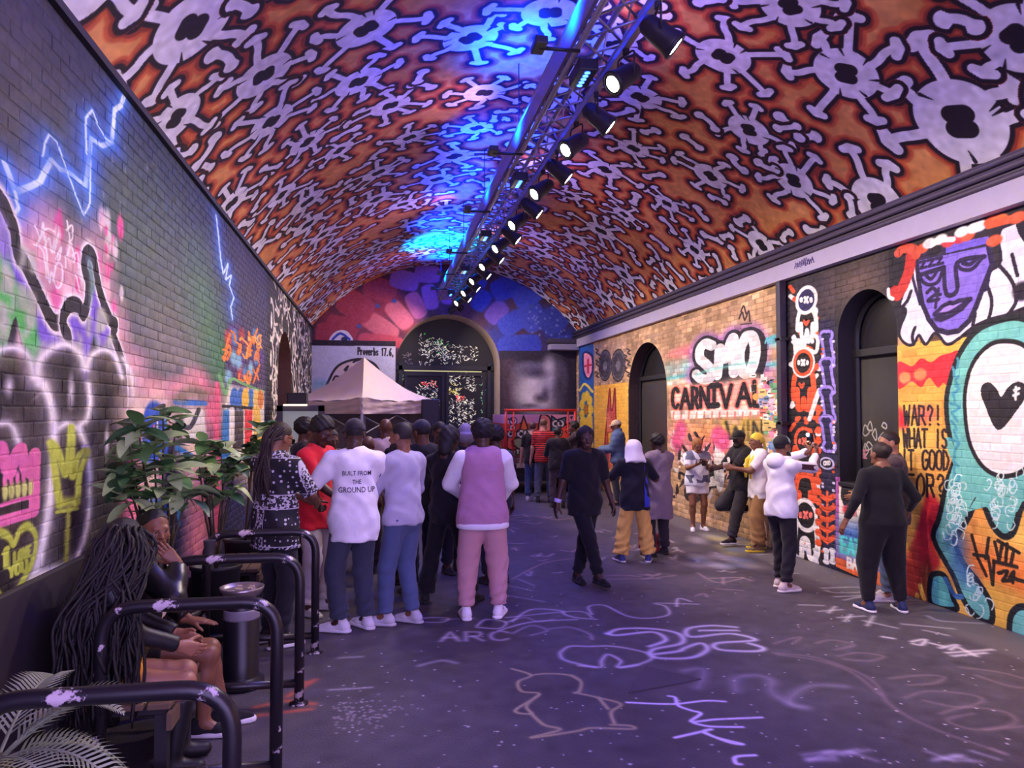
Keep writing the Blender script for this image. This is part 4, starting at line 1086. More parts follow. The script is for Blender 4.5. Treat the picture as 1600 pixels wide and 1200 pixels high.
_b = _N['Principled BSDF']; _im = [q for q in _N if q.type == 'TEX_IMAGE'][0]
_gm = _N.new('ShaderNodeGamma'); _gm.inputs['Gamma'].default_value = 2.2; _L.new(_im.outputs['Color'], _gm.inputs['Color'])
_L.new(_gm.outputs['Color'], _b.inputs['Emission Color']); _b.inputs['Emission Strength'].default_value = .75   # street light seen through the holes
mb = MB(); vs = []
for k in range(n + 1):
    x, z = -AHW * math.cos(math.pi * k / n), AZS + ARISE * math.sin(math.pi * k / n); vs += [(x, DEP, 0), (x, DEP, z)]
mb.add(vs, [(2 * i, 2 * i + 1, 2 * i + 3, 2 * i + 2) for i in range(n)]); mb.obj('perforated_screen', scr_m, root)
blk = mat('black_steel', (30, 26, 36), .45)
for (x0, x1, nm) in ((-1.08, -.06, 'door_leaf'), (.06, 1.08, 'door_leaf')):
    t = MB()
    for x in (x0, x1): t.box((x, DEP - .05, 1.45), (.07, .07, 2.9))
    for z in (.05, 1.2, 2.88): t.box(((x0 + x1) / 2, DEP - .05, z), (x1 - x0, .06, .07))
    o = t.obj(nm, blk, root)
    t = MB(); t.tube([(x1 - .12 if x1 < 0 else x0 + .12, DEP - .12, 1.0), (x1 - .12 if x1 < 0 else x0 + .12, DEP - .12, 1.35)], .015, 8); t.obj('handle', mat('steel', (150, 150, 156), .3, .9), o)
t = MB()
for x in (-1.22, 1.22): t.box((x, DEP - .04, 1.6), (.10, .08, 3.2))
t.box((0, DEP - .04, 3.06), (2.7, .08, .12)); t.obj('door_frame', blk, root)
# ceiling-high metal hood on the back wall
hd = empty('wall_unit', (0, 0, 0), 0, 'long grey box unit fixed high on the dark blue end wall', 'unit')
p = at(880, 537, YB - .2); hd.location = p
t = MB(); t.box((0, 0, .06), (.85, .38, .12), bev=.01); t.obj('casing', mat('unit_dark', (60, 54, 72), .5), hd)
t = MB(); t.box((0, -.02, -.10), (.80, .34, .16), bev=.02); t.obj('grille_panel', mat('unit_pale', (140, 136, 156), .5), hd)

# ================================================================ floor with chalk
cvG = Canvas('floor_chalk', XL, XR, 2.0, YB, .0065, .009, (76, 70, 78), floor_xy)
c = cvG
g = np.random.default_rng(17)
c.px += c.noise(.022, .5, 71)[..., None] + c.noise(.02, .08, 72)[..., None]
# warmer worn strip and colour spatters by the mural wall
c.poly([(XR - .55, 2), (XR, 2), (XR, YB), (XR - .5, YB)], (98, 94, 98), px=False, soft=.06)
for k in range(60):
    x, y = g.uniform(1050, 1600), g.uniform(830, 1010)
    if (y - 800) / (x - 1030 + 1) < .36 and (y - 790) / (x - 900) > .15: c.blob((x, y), g.uniform(.04, .2), g.uniform(.05, .25), [(90, 110, 160), (150, 120, 110), (170, 90, 60), (160, 150, 150), (160, 140, 80)][k % 5], .7, .5)
CH, CY, CP = (196, 186, 206), (150, 136, 96), (190, 150, 150)
q = lambda L_: [(800 + .5 * a, 840 + .5 * b_) for a, b_ in L_]
def chalk(pts, w=.035, col=CH, al=.7, soft=.022): c.stroke(pts, w * 1.1, tuple(min(255, v + 22) for v in col), soft=soft, alpha=min(al * (1.25 if col is not CP else .75), 1))
for st in ([(250,240),(240,215),(290,212),(360,245),(430,252),(490,240),(480,215),(450,205),(580,208)], [(560,200),(520,190),(515,215)], [(0,262),(60,225),(150,228),(165,240),(200,250),(262,255)]): chalk(q(st), .03)
for st in ([(300,300),(340,285),(440,285),(520,300),(530,330),(440,350),(450,375),(560,375),(610,350),(590,330),(540,345),(520,355),(440,365)], [(300,300),(330,305),(440,295),(480,320),(430,340)], [(700,280),(620,275),(550,285),(560,310),(680,300),(760,320),(640,330),(650,350),(760,355),(785,345),(740,330)], [(590,290),(700,290)]): chalk(q(st), .055)
for st in ([(150,360),(180,340),(240,340),(320,340),(420,360),(435,380),(380,400),(330,405),(340,385),(300,365),(280,385),(275,405),(210,395),(160,380),(150,360)], [(210,400),(260,405)], [(340,405),(390,398)]): chalk(q(st), .035)
for st in ([(0,410),(60,430),(20,450),(30,480),(85,490),(10,540),(60,550),(45,525),(85,490)], [(60,430),(110,425),(180,430),(215,450),(210,480),(195,485)], [(185,430),(210,445)], [(200,485),(270,500),(340,520),(310,545),(320,580)], [(270,500),(300,535)], [(60,550),(100,585),(150,600),(60,625),(200,605),(250,595),(375,598),(370,588),(310,585)]): chalk(q(st), .03, CY, .85, .012)
for st in ([(360,515),(500,520),(600,510),(665,512)], [(490,495),(510,500),(520,525),(560,540),(590,550),(560,575),(640,568),(780,562)], [(570,580),(620,590),(720,592)], [(510,625),(620,600),(600,605),(640,625),(720,645),(680,640),(600,610)], [(760,680),(700,685),(700,705),(715,708)]): chalk(q(st), .03, (210, 196, 236), .95, .010)
for st in ([(700,480),(700,440),(760,430),(810,445),(810,480),(860,515),(920,530)], [(1040,465),(940,462),(880,490),(870,520),(900,530)], [(540,415),(590,410),(600,430),(580,470)]): chalk(q(st), .06, CH, .38, .05)
for st in ([(820,360),(950,375),(1080,420),(1140,460),(1180,520),(1300,590),(1540,675)], [(830,365),(960,385),(1060,420),(1150,490)], [(1500,660),(1540,675)]): chalk(q(st), .03, CP, .5)
for st in ([(1180,440),(1280,430),(1350,435),(1320,455),(1240,460)], [(1230,500),(1300,480),(1430,490),(1470,510),(1400,530),(1290,510)], [(1340,550),(1420,530),(1540,545),(1570,580),(1450,600),(1360,570),(1440,550)], [(1020,370),(1080,360),(1160,370),(1120,385),(1040,380)], [(950,330),(1000,320),(1070,335),(1010,350)], [(820,330),(900,310),(880,330)], [(1400,405),(1520,420),(1600,440)], [(1450,430),(1540,460),(1600,470)], [(1480,600),(1600,590)]): chalk(q(st), .035, CP, .45)
for st in ([(1250,325),(1290,318),(1280,335),(1255,332)], [(1310,330),(1350,340)], [(1340,345),(1390,335),(1370,350)], [(1360,360),(1500,350)], [(1380,370),(1480,360)], [(1400,345),(1450,370)], [(1160,310),(1190,315)]): chalk(q(st), .05, (206, 198, 206), .6)
for st in ([(290,120),(350,118),(400,122)], [(400,115),(440,122),(410,130)], [(455,125),(510,118)], [(580,110),(640,140),(720,125),(600,128)], [(660,125),(660,145)], [(720,125),(750,135)], [(580,180),(600,175),(610,185)], [(640,160),(720,165)], [(300,130),(460,128)]): chalk(q(st), .04, CP, .6)
for st in ([(970,158),(1080,155),(1090,170),(1010,172),(980,165)], [(1010,185),(1120,180)], [(1040,195),(1100,185),(1160,200)], [(900,210),(970,212)], [(960,230),(1030,225)], [(1010,215),(990,235)], [(1020,250),(1100,245)], [(1060,240),(1040,262)], [(1100,260),(1200,282)], [(1130,245),(1110,275)], [(1290,290),(1360,305)], [(1220,270),(1380,285)], [(1300,245),(1340,260),(1470,268)]): chalk(q(st), .045, (196, 190, 196), .45)
for st in ([(-20,265),(40,250),(80,262),(130,255)], [(0,300),(60,275),(110,290),(60,305)], [(120,285),(180,280),(240,300),(250,318)], [(-20,180),(40,190),(100,200)], [(-10,150),(60,165)], [(20,130),(70,150)]): chalk(q(st), .03, CH, .45)
for k in range(60):
    x, y = g.uniform(780, 1300), g.uniform(800, 900); L_ = g.uniform(4, 30); chalk([(x, y), (x + L_ * .6, y + g.uniform(-3, 3)), (x + L_, y + g.uniform(-4, 4))], .05, [(190, 180, 186), (170, 160, 170), (180, 150, 150)][k % 3], .45)
for k in range(24):
    x, y = g.uniform(1090, 1180), g.uniform(835, 885); c.blob((x, y), .12, .2, [(170, 160, 90), (150, 140, 150), (100, 120, 160), (190, 180, 180)][k % 4], .6, .5)
chalk([(800,905),(850,880),(900,872)], .03, (180, 150, 120), .6); chalk([(790,812),(830,806),(870,812),(900,808)], .03, (190, 140, 90), .7)
chalk([(650,968),(672,965),(700,966),(690,972),(655,972)], .03); chalk([(690,968),(740,966)], .02); chalk([(745,978),(760,968),(790,972),(780,982),(745,980)], .03); chalk([(780,985),(830,972),(900,968)], .03); chalk([(790,965),(900,955),(925,965)], .025)
c.text('ARC', (684,1002), (800,1000), 14, .04, CH, soft=.03)
for k in range(260): c.blob((g.uniform(480, 1600), g.uniform(900, 1200)), g.uniform(.006, .014), g.uniform(.006, .014), (206, 200, 206), .3, .7)
for k in range(120): c.blob((520 + abs(g.normal(0, 60)), 1115 + g.normal(0, 14)), .012, .012, (150, 140, 150), .3, .6)
for st in ([(400,1105),(450,1095),(490,1100)], [(405,1118),(450,1112),(485,1108)], [(420,1070),(480,1066)], [(450,1088),(492,1062)]): chalk(st, .05, (190, 74, 44), .7, .03)
chalk([(515,1078),(550,1076),(580,1074)], .02); chalk([(530,1028),(565,1026)], .04, CH, .4); chalk([(655,1040),(690,1032),(712,1036)], .05, CH, .35)
for k in range(14): x = g.uniform(1200, 1520); chalk([(x, 1185 + g.uniform(-12, 8)), (x + 40, 1180 + g.uniform(-10, 10))], .04, CH, .35)
floor_m = paint_mat('chalked_asphalt', c, (0, 1), rough=.55, bump=.5, bscale=90, var=.22, spec=.4)
mb = MB(); mb.add([(XL - .4, Y0, 0), (XR + .4, Y0, 0), (XR + .4, YB + DEP, 0), (XL - .4, YB + DEP, 0)], [(0, 1, 2, 3)])
tag(mb.obj('floor', floor_m), 'dark asphalt floor scrawled with chalk drawings', kind='structure')
# manhole cover with triangular frame lines
mh = empty('manhole_cover', floor_at(1035, 1070), R(18), 'triangular grey utility cover set in the chalked floor', 'cover')
t = MB(); t.add([(-.3, -.02, .002), (.3, -.05, .002), (.12, .34, .002), (-.3, -.02, .008), (.3, -.05, .008), (.12, .34, .008)], [(3, 4, 5), (0, 1, 4, 3), (1, 2, 5, 4), (2, 0, 3, 5)]); t.obj('plate', mat('cover_iron', (76, 70, 80), .6, .2, var=.2), mh)
# ================================================================ lighting truss along the hall
TX, TZ, TW = 1.67, 4.84, .32          # truss axis, height, width
TY0, TY1 = 1.2, 19.3
alu = mat('truss_alloy', (176, 170, 184), .38, .75, var=.06)
truss = empty('lighting_truss', (TX, TY0, TZ), 0, 'long silver box truss hanging under the crown of the vault', 'truss')
for (dx, dz) in ((-TW / 2, -TW / 2), (TW / 2, -TW / 2), (-TW / 2, TW / 2), (TW / 2, TW / 2)):
    t = MB(); t.tube([(dx, 0, dz), (dx, TY1 - TY0, dz)], .025, 8); t.obj('chord', alu, truss, True)
step = .36
def brace_mesh(a, b_):
    t = MB(); t.tube([a, b_], .010, 6); return t.mesh('brace', alu, True)
h_ = TW / 2
faces = {'bot': [((-h_, 0, -h_), (h_, step, -h_)), ((h_, 0, -h_), (-h_, step, -h_))], 'left': [((-h_, 0, -h_), (-h_, step, h_)), ((-h_, 0, h_), (-h_, step, -h_))], 'right': [((h_, 0, -h_), (h_, step, h_)), ((h_, 0, h_), (h_, step, -h_))]}
bm_ = {k: [brace_mesh(*v[0]), brace_mesh(*v[1])] for k, v in faces.items()}
for i in range(int((TY1 - TY0) / step)):
    for k in ('bot', 'left', 'right'):
        for q_ in ((0, 1) if k == 'bot' else (i % 2,)):
            o = bpy.data.objects.new('brace', bm_[k][q_]); o.location = (0, i * step, 0); link(o, truss)
rail = MB(); rail.box((h_, (TY1 - TY0) / 2, -h_ - .055), (.05, TY1 - TY0, .05)); rail.obj('fixture_rail', alu, truss)
trk = MB(); trk.box((-h_ - .03, (TY1 - TY0) / 2, -.02), (.03, TY1 - TY0, .20)); trk.obj('cable_tray', mat('tray_grey', (150, 140, 160), .5), truss)
wire_m = mat('wire', (40, 36, 60), .5, .5)
for k, y in enumerate((2.6, 5.4, 8.2, 11.0, 13.8, 16.6, 19.0)):
    for x in (-h_, h_):
        zt_ = VZ + math.sqrt(VR ** 2 - (TX + x - XC) ** 2)
        t = MB(); t.tube([(x, y - TY0, h_), (x, y - TY0, zt_ - TZ)], .006, 6); t.obj('hanging_wire', wire_m, truss)
# spotlights
can_m = mat('black_can', (36, 32, 44), .42, var=.1)
lens_m = mat('lit_lens', (255, 244, 226), .3, emit=(255, 240, 215), estr=26.0)
def can_meshes():
    t = MB(); t.lathe([(.055, .16), (.085, .12), (.10, .02), (.105, -.10), (.118, -.15), (.118, -.20), (.100, -.20), (.096, -.16)], 20)
    can = t.mesh('can', can_m, True)
    t = MB(); t.lathe([(.094, -.185), (.070, -.192), (.0, -.197)][::-1], 20); lens = t.mesh('lens', lens_m, True)
    t = MB(); t.lathe([(.121, -.165), (.125, -.17), (.125, -.185), (.121, -.19)], 20); ringm = t.mesh('rim', can_m, True)
    t = MB(); t.tube(round_path([(-.125, 0, -.02), (-.135, 0, .20), (.135, 0, .20), (.125, 0, -.02)], .05), .010, 6); yoke = t.mesh('yoke', can_m, True)
    t = MB(); t.box((0, 0, .245), (.05, .05, .09), bev=.006); clamp = t.mesh('clamp', can_m)
    return can, lens, ringm, yoke, clamp
CM = can_meshes()
ordw = ['nearest', 'second', 'third', 'fourth', 'fifth', 'sixth', 'seventh', 'eighth', 'ninth', 'tenth', 'eleventh', 'twelfth']
def spotlight(y, side, k):
    z = TZ - h_ - .285
    pivot = Vector((TX + h_, y, z))
    target = Vector((XL, y - 1.1, 1.75)) if side < 0 else Vector((XR, y - .6, 1.55))
    d = (target - pivot).normalized()
    if k == 9: target = Vector((-.3, YB, 3.3)) if side < 0 else Vector((4.0, YB, 2.9))
    d = (target - pivot).normalized()
    label = ('black stage spotlight turned to the graffiti wall, %s of its kind along the truss' if side < 0 else 'black stage spotlight turned to the mural wall, %s of its kind along the truss') % ordw[k]
    root = empty('spotlight', pivot, 0, label, 'spotlight', 'stage spotlights on the truss')
    qd = (-d).to_track_quat('Z', 'Y')
    rz = math.atan2(d.y, d.x) - math.pi / 2
    for me_, qq in zip(CM, (qd, qd, qd, Quaternion((0, 0, 1), rz), Quaternion((0, 0, 1), rz))):
        o = bpy.data.objects.new(me_.name, me_); o.rotation_mode = 'QUATERNION'; o.rotation_quaternion = qq; o.scale = (.8, .8, .8); link(o, root)
    L_ = bpy.data.lights.new('spot_beam', 'SPOT'); L_.energy = (SPOT_W_LEFT if side < 0 else SPOT_W_RIGHT) ; L_.color = SPOT_COL
    L_.spot_size = R(98); L_.spot_blend = .9; L_.shadow_soft_size = .09
    lo = bpy.data.objects.new('spot_beam', L_); lo.location = d * .23; lo.rotation_mode = 'QUATERNION'; lo.rotation_quaternion = qd; link(lo, root)
for k in range(10): spotlight(5.45 + 1.47 * k, -1, k)
for k in range(10): spotlight(4.78 + 1.47 * k, 1, k)
# blue and violet wash lights added around the truss to colour vault and floor
wash_m = mat('blue_lens', (60, 90, 255), .3, emit=(40, 80, 255), estr=6.0)
wb = MB(); wb.box((0, 0, .05), (.16, .34, .10), bev=.012); WBODY = wb.mesh('wash_body', can_m)
wl = MB()
for i in range(5): wl.lathe([(.0, .1005), (.022, .1005), (.024, .104), (.0, .106)], 10, (0, -.12 + .06 * i, 0))
WLENS = wl.mesh('wash_lens', wash_m)
vio_m = mat('violet_lens', (170, 110, 255), .3, emit=(150, 90, 255), estr=6.0)
WLENS2 = WLENS.copy(); WLENS2.materials[0] = vio_m
def wash(y, e, col, up, k, lens, label, cat_group, tilt=0.0, cone=150, dx=0.0, z=None):
    root = empty('added_wash_light', (TX + dx, y, z if z is not None else TZ + h_ + .03 if up else TZ - h_ - .03), 0, label, 'added stage light', cat_group)
    if z is not None:
        t = MB(); t.tube([(0, 0, .01), (-dx - h_ * (1 if dx < 0 else -1), 0, .01)], .016, 8); t.obj('bracket', can_m, root, True)
    for me_ in (WBODY, lens):
        o = link(bpy.data.objects.new(me_.name, me_), root)
        if not up: o.rotation_euler = (math.pi, 0, 0)
        if z is not None: o.scale = (.6, .6, .6)
    L_ = bpy.data.lights.new('wash_beam', 'SPOT'); L_.energy = e; L_.color = col; L_.spot_size = R(cone); L_.spot_blend = 1.0; L_.shadow_soft_size = .08
    lo = bpy.data.objects.new('wash_beam', L_); lo.location = (0, 0, .14 if up else -.14); lo.rotation_euler = (math.pi if up else 0, tilt, 0); link(lo, root)
for k, (y, e, tilt) in enumerate(((3.4, .8, .35), (5.6, .9, .4), (7.5, .45, -.75), (8.0, 1.0, .4), (10.4, .9, .35), (11.9, .35, -.6), (13.2, 1.0, .3), (15.3, 1.2, .2), (17.2, 2.4, .1), (18.8, 1.6, -.2))):
    wash(y, BLUE_W * e, (.0, .20, 1.0) if k == 8 else BLUE_COL, True, k, WLENS, 'added blue wash light fixed to the truss and pointing up, %s along it' % ordw[k], 'added blue wash lights on the truss', tilt + (.12 if tilt > 0 else 0), 122 if tilt > 0 else 115, -.48 if tilt > 0 else 0.0, TZ - h_ - .06 if tilt > 0 else None)
for k in range(8):
    wash(2.2 + 2.28 * k, VIOLET_W, VIOLET_COL, True, k, WLENS2, 'added violet wash light standing on top of the truss, %s along it' % ordw[k], 'added violet wash lights on the truss', R(76) * (-1) ** k, 100)
for k in range(6):
    wash(3.0 + 2.9 * k, DOWN_W, (.16, .12, 1.0), False, k, WLENS, 'added blue wash light hung under the truss pointing down, %s along it' % ordw[k], 'added blue wash lights under the truss', 0, 110, -.05)
# ================================================================ hoop rails beside the bench
rail_m = chipped('chipped_black_paint', (30, 26, 32), (206, 190, 200), .60, 8.0, .35)
HOOPS = [(2.72, 365), (3.91, 433), (5.06, 468), (6.10, 492)]
hl = ['nearest chipped black hoop rail, in front of the palm fronds', 'chipped black hoop rail whose top bar crosses the two seated women', 'black hoop rail just behind the metal-topped bin', 'black hoop rail standing at the feet of the bandana-shirt man']
for (y, px_), lb in zip(HOOPS, hl):
    x1 = at(px_, 1000, y).x; x0 = x1 - .80
    h = empty('hoop_rail', ((x0 + x1) / 2, y, 0), 0, lb, 'railing', 'hoop rails along the bench')
    w = (x1 - x0) / 2
    t = MB(); t.tube(round_path([(-w, 0, .01), (-w, 0, .925), (w, 0, .925), (w, 0, .01)], .17, 8), .031, 14); t.obj('hoop', rail_m, h, True)
    t = MB(); t.tube([(-w + .02, 0, .13), (w - .02, 0, .13)], .026, 12); t.obj('crossbar', rail_m, h, True)
    for s_ in (-1, 1):
        t = MB(); t.lathe([(.06, 0), (.06, .008), (.034, .012), (.034, .02)], 16, (s_ * w, 0, 0)); t.obj('foot_plate', rail_m, h, True)
# ================================================================ benches
wood = mat('bench_timber', (104, 82, 64), .6, var=.3, scale=5, bump=.15)
ebony = mat('bench_black', (40, 36, 40), .55, var=.15)
def bench(y0, y1, label, x0=-1.60, x1=-.98, seat=.44):
    b = empty('bench', ((x0 + x1) / 2, (y0 + y1) / 2, 0), 0, label, 'bench')
    L_, W_2 = y1 - y0, (x1 - x0)
    for k in range(5):
        t = MB(); t.box((-W_2 / 2 + .06 + k * (W_2 - .12) / 4, 0, seat - .015), (W_2 / 5 - .018, L_, .03), bev=.005); t.obj('slat', wood, b)
    for yy in (-L_ / 2 + .08, 0, L_ / 2 - .08):
        for xx in (-W_2 / 2 + .06, W_2 / 2 - .06):
            t = MB(); t.box((xx, yy, (seat - .07) / 2), (.06, .06, seat - .07)); t.obj('leg', ebony, b)
        t = MB(); t.box((0, yy, seat - .05), (W_2 - .02, .05, .04)); t.obj('bearer', ebony, b)
    t = MB(); t.box((W_2 / 2 - .01, 0, seat - .09), (.025, L_, .08)); t.obj('front_rail', wood, b)
    return b
b1 = bench(3.97, 5.0, 'slatted timber bench under the two seated women')
t = MB(); t.box((-.355, -.9, .64), (.035, 2.8, .80), bev=.01); t.obj('back_panel', mat('back_board', (58, 52, 56), .6, var=.15, scale=6), b1)
b2 = bench(7.18, 8.02, 'slatted timber bench behind the legs of the bandana-shirt man', -1.62, -1.05)
# ================================================================ bin with metal top
p = floor_at(376, 1072)
bn = empty('litter_bin', (p.x, p.y, 0), 0, 'round black bin with a metal tray top behind the hoop rail', 'bin')
t = MB(); t.lathe([(.135, 0), (.145, .01), (.145, .045), (.115, .06), (.11, .07), (.11, .52), (.10, .53)], 28); t.obj('barrel', mat('bin_black', (30, 28, 34), .35), bn, True)
t = MB(); t.lathe([(.10, .53), (.115, .535), (.135, .57), (.138, .585), (.130, .585), (.122, .566), (.06, .562), (.0, .562)], 28); t.obj('tray_top', mat('bin_metal', (170, 158, 160), .28, .8), bn, True)
t = MB(); t.lathe([(.1115, .40), (.1125, .41), (.1125, .45), (.1115, .46)], 28); t.obj('band', mat('bin_band', (130, 124, 136), .4), bn, True)
gl = random.Random(5)
for k in range(9):
    a = gl.uniform(0, 6.28); r_ = gl.uniform(.01, .1); t = MB(); t.box((r_ * math.cos(a), r_ * math.sin(a), .570), (.03, .012, .010), Matrix.Rotation(gl.uniform(-.2, .2), 4, 'Z')); t.obj('cigarette_end', mat('butt', (210, 190, 170), .8), bn)
bn.scale = (1.06, 1.06, 1.14)
# plastic cup on the hoop rail of the third bay
p = at(327, 872, 5.06)
cp = empty('plastic_cup', (p.x, 5.06, .957), 0, 'clear plastic cup standing on the hoop rail', 'cup')
t = MB(); t.lathe([(.026, 0), (.028, .002), (.037, .085), (.039, .088), (.037, .089), (.027, .006), (.0, .005)], 18)
gm = mat('cup_plastic', (170, 160, 170), .15, var=.02); gm.node_tree.nodes['Principled BSDF'].inputs['Transmission Weight'].default_value = .85
t.obj('cup_wall', gm, cp, True)
# amber post at the near end
p = at(3, 1165, 2.15)
ps = empty('marker_post', (p.x, 2.15, 0), 0, 'short post with an amber band beside the palm', 'post')
t = MB(); t.lathe([(.09, 0), (.09, .02), (.035, .03), (.033, .66)], 18); t.obj('post', mat('bin_black', (30, 28, 34)), ps, True)
t = MB(); t.lathe([(.033, .66), (.038, .665), (.038, .865), (.030, .88), (.0, .885)], 18); t.obj('amber_band', mat('amber', (244, 156, 20), .4, var=.05), ps, True)

# ================================================================ plants
leaf_ms = [mat('leaf_green', (92, 134, 74), .38, var=.25, scale=8), mat('leaf_dark', (54, 88, 56), .4, var=.25, scale=8), mat('leaf_pale', (160, 182, 124), .42, var=.2, scale=8)]
stem_m = mat('stem_brown', (84, 74, 56), .7)
def leaf_mesh(L_, W_2, m_, curl):
    vs, fs = [], []
    n = 7
    for i in range(n + 1):
        t_ = i / n; w = W_2 * math.sin(math.pi * min(t_ * .92 + .06, 1)) ** .8 * (1 - .25 * t_)
        z = curl * t_ * t_ * L_
        for j, s_ in enumerate((-1, -.5, 0, .5, 1)): vs.append((w * s_, t_ * L_, -z + .22 * w * abs(s_)))
    for i in range(n):
        for j in range(4): a = i * 5 + j; fs.append((a, a + 1, a + 6, a + 5))
    return me_from('leaf', vs, fs, m_, True)
LEAVES = [leaf_mesh(.165 + .015 * k, .062 + .005 * (k % 3), leaf_ms[k % 3], .25 + .1 * (k % 3)) for k in range(6)]
def shrub(loc, label, pots, clusters, seed, pot_h=.55, scale=1.0):
    g_ = random.Random(seed)
    root = empty('potted_shrub', loc, 0, label, 'plant', 'leafy shrubs along the graffiti wall')
    t = MB(); t.lathe([(.15, 0), (.165, .01), (.20, pot_h - .04), (.215, pot_h - .03), (.215, pot_h), (.19, pot_h), (.185, pot_h - .05), (.0, pot_h - .05)], 24); t.obj('pot', mat('pot_black', (38, 36, 40), .5), root, True)
    base = Vector((0, 0, pot_h - .05)); L0 = Vector(loc)
    for (px_, py_, yy, nl) in clusters:
        c_ = at(px_, py_, yy); c_.x = max(c_.x, XL + .20); c_ = c_ - L0
        mid = base.lerp(c_, .5) + Vector((g_.uniform(-.05, .05), g_.uniform(-.05, .05), .08))
        t = MB(); t.tube([tuple(v) for v in (base, base.lerp(mid, .5), mid, mid.lerp(c_, .5) + Vector((0, 0, .03)), c_)], [.011, .010, .008, .006, .004], 6); t.obj('stem', stem_m, root, True)
        ax = (c_ - mid).normalized()
        for k in range(nl):
            a = k * 2.4 + g_.uniform(-.3, .3); up = g_.uniform(-.5, 1.1)
            d = Vector((math.cos(a), math.sin(a), up)).normalized()
            o = bpy.data.objects.new('leaf', LEAVES[g_.randrange(6)])
            q = d.to_track_quat('Y', 'Z'); o.rotation_mode = 'QUATERNION'; o.rotation_quaternion = q @ Quaternion((0, 1, 0), g_.uniform(-.5, .5))
            o.location = c_ - ax * (.10 * k / nl) + d * .012; s_ = scale * g_.uniform(.55, .95); o.scale = (s_, s_, s_); link(o, root)
    return root
shrub((-1.36, 5.34, 0), 'broad-leaved potted shrub rising behind the seated woman in the shiny jacket', 1,
      [(215, 660, 4.95, 11), (240, 690, 5.0, 12), (255, 640, 5.15, 9), (170, 740, 4.85, 12), (195, 720, 4.9, 12), (225, 735, 5.0, 10), (205, 770, 4.9, 10), (265, 720, 5.05, 11), (280, 770, 5.1, 10), (250, 760, 5.0, 9), (300, 765, 5.1, 8), (160, 765, 4.85, 8), (275, 660, 5.2, 7), (185, 680, 4.95, 9), (235, 800, 5.0, 8)], 3)
shrub((-1.36, 6.9, 0), 'leafy potted shrub between the first shrub and the bandana-shirt man', 1,
      [(320, 690, 6.8, 10), (335, 720, 6.8, 11), (355, 735, 6.9, 11), (345, 700, 7.0, 9), (318, 745, 6.7, 9), (372, 715, 7.0, 9), (310, 715, 6.7, 8), (330, 765, 6.8, 8), (365, 760, 6.9, 8)], 4, scale=1.15)
shrub((-1.36, 8.3, 0), 'small leafy shrub standing beside the display board', 1,
      [(385, 705, 8.2, 10), (400, 690, 8.3, 10), (405, 670, 8.4, 9), (415, 700, 8.4, 8), (420, 660, 8.5, 8), (392, 725, 8.2, 8)], 6, scale=1.2)
# palm with feathered fronds
pm = empty('potted_palm', (-1.30, 2.95, 0), 0, 'feathery palm in a dark pot beside the nearest hoop rail', 'plant')
t = MB(); t.lathe([(.13, 0), (.15, .01), (.18, .48), (.19, .49), (.19, .52), (.16, .52), (.155, .48), (.0, .48)], 22); t.obj('pot', mat('pot_black', (38, 36, 40)), pm, True)
t = MB(); t.lathe([(.06, .46), (.07, .52), (.05, .62), (.03, .66)], 12); t.obj('crown_stem', stem_m, pm, True)
palm_m = mat('palm_frond', (150, 160, 132), .5, var=.2, scale=12)
def frond(d_az, rise, L_, droop):
    t = MB(); n = 26; pts = []
    for i in range(n + 1):
        s_ = i / n; r_ = L_ * s_ * (1 - .12 * s_); z = rise * L_ * s_ - droop * L_ * s_ * s_
        pts.append(Vector((r_ * math.cos(d_az), r_ * math.sin(d_az), .63 + z)))
    t.tube([tuple(p_) for p_ in pts], [.006 * (1 - .8 * i / n) + .001 for i in range(n + 1)], 5)
    side = Vector((-math.sin(d_az), math.cos(d_az), 0))
    for i in range(4, n + 1):
        s_ = i / n; ll = .13 * math.sin(math.pi * min(.12 + s_ * .86, 1)) + .015
        tan = (pts[i] - pts[i - 1]).normalized()
        for sg in (-1, 1):
            d = (side * sg * .85 + tan * .6 + Vector((0, 0, .22))).normalized(); nrm = d.cross(tan).normalized() * .0; w = tan * .006
            e = pts[i] + d * ll - Vector((0, 0, .10 * ll))
            m_ = pts[i] + d * ll * .5 + Vector((0, 0, .004))
            t.add([pts[i] - w, pts[i] + w, m_ + w * .9, e, m_ - w * .9], [(0, 1, 2, 4), (4, 2, 3)])
    t.obj('frond', palm_m, pm)
for k, (a, r_, L_, dr) in enumerate(((.35, 1.0, .52, .75), (-.15, .55, .55, .85), (.9, .75, .50, .6), (-.7, .6, .5, .8), (1.5, 1.0, .5, .7), (-1.3, .7, .5, .8), (2.3, .9, .45, .7), (3.2, .8, .42, .7), (.1, 1.2, .45, .9), (.62, .35, .5, .7))): frond(a, r_, L_, dr)

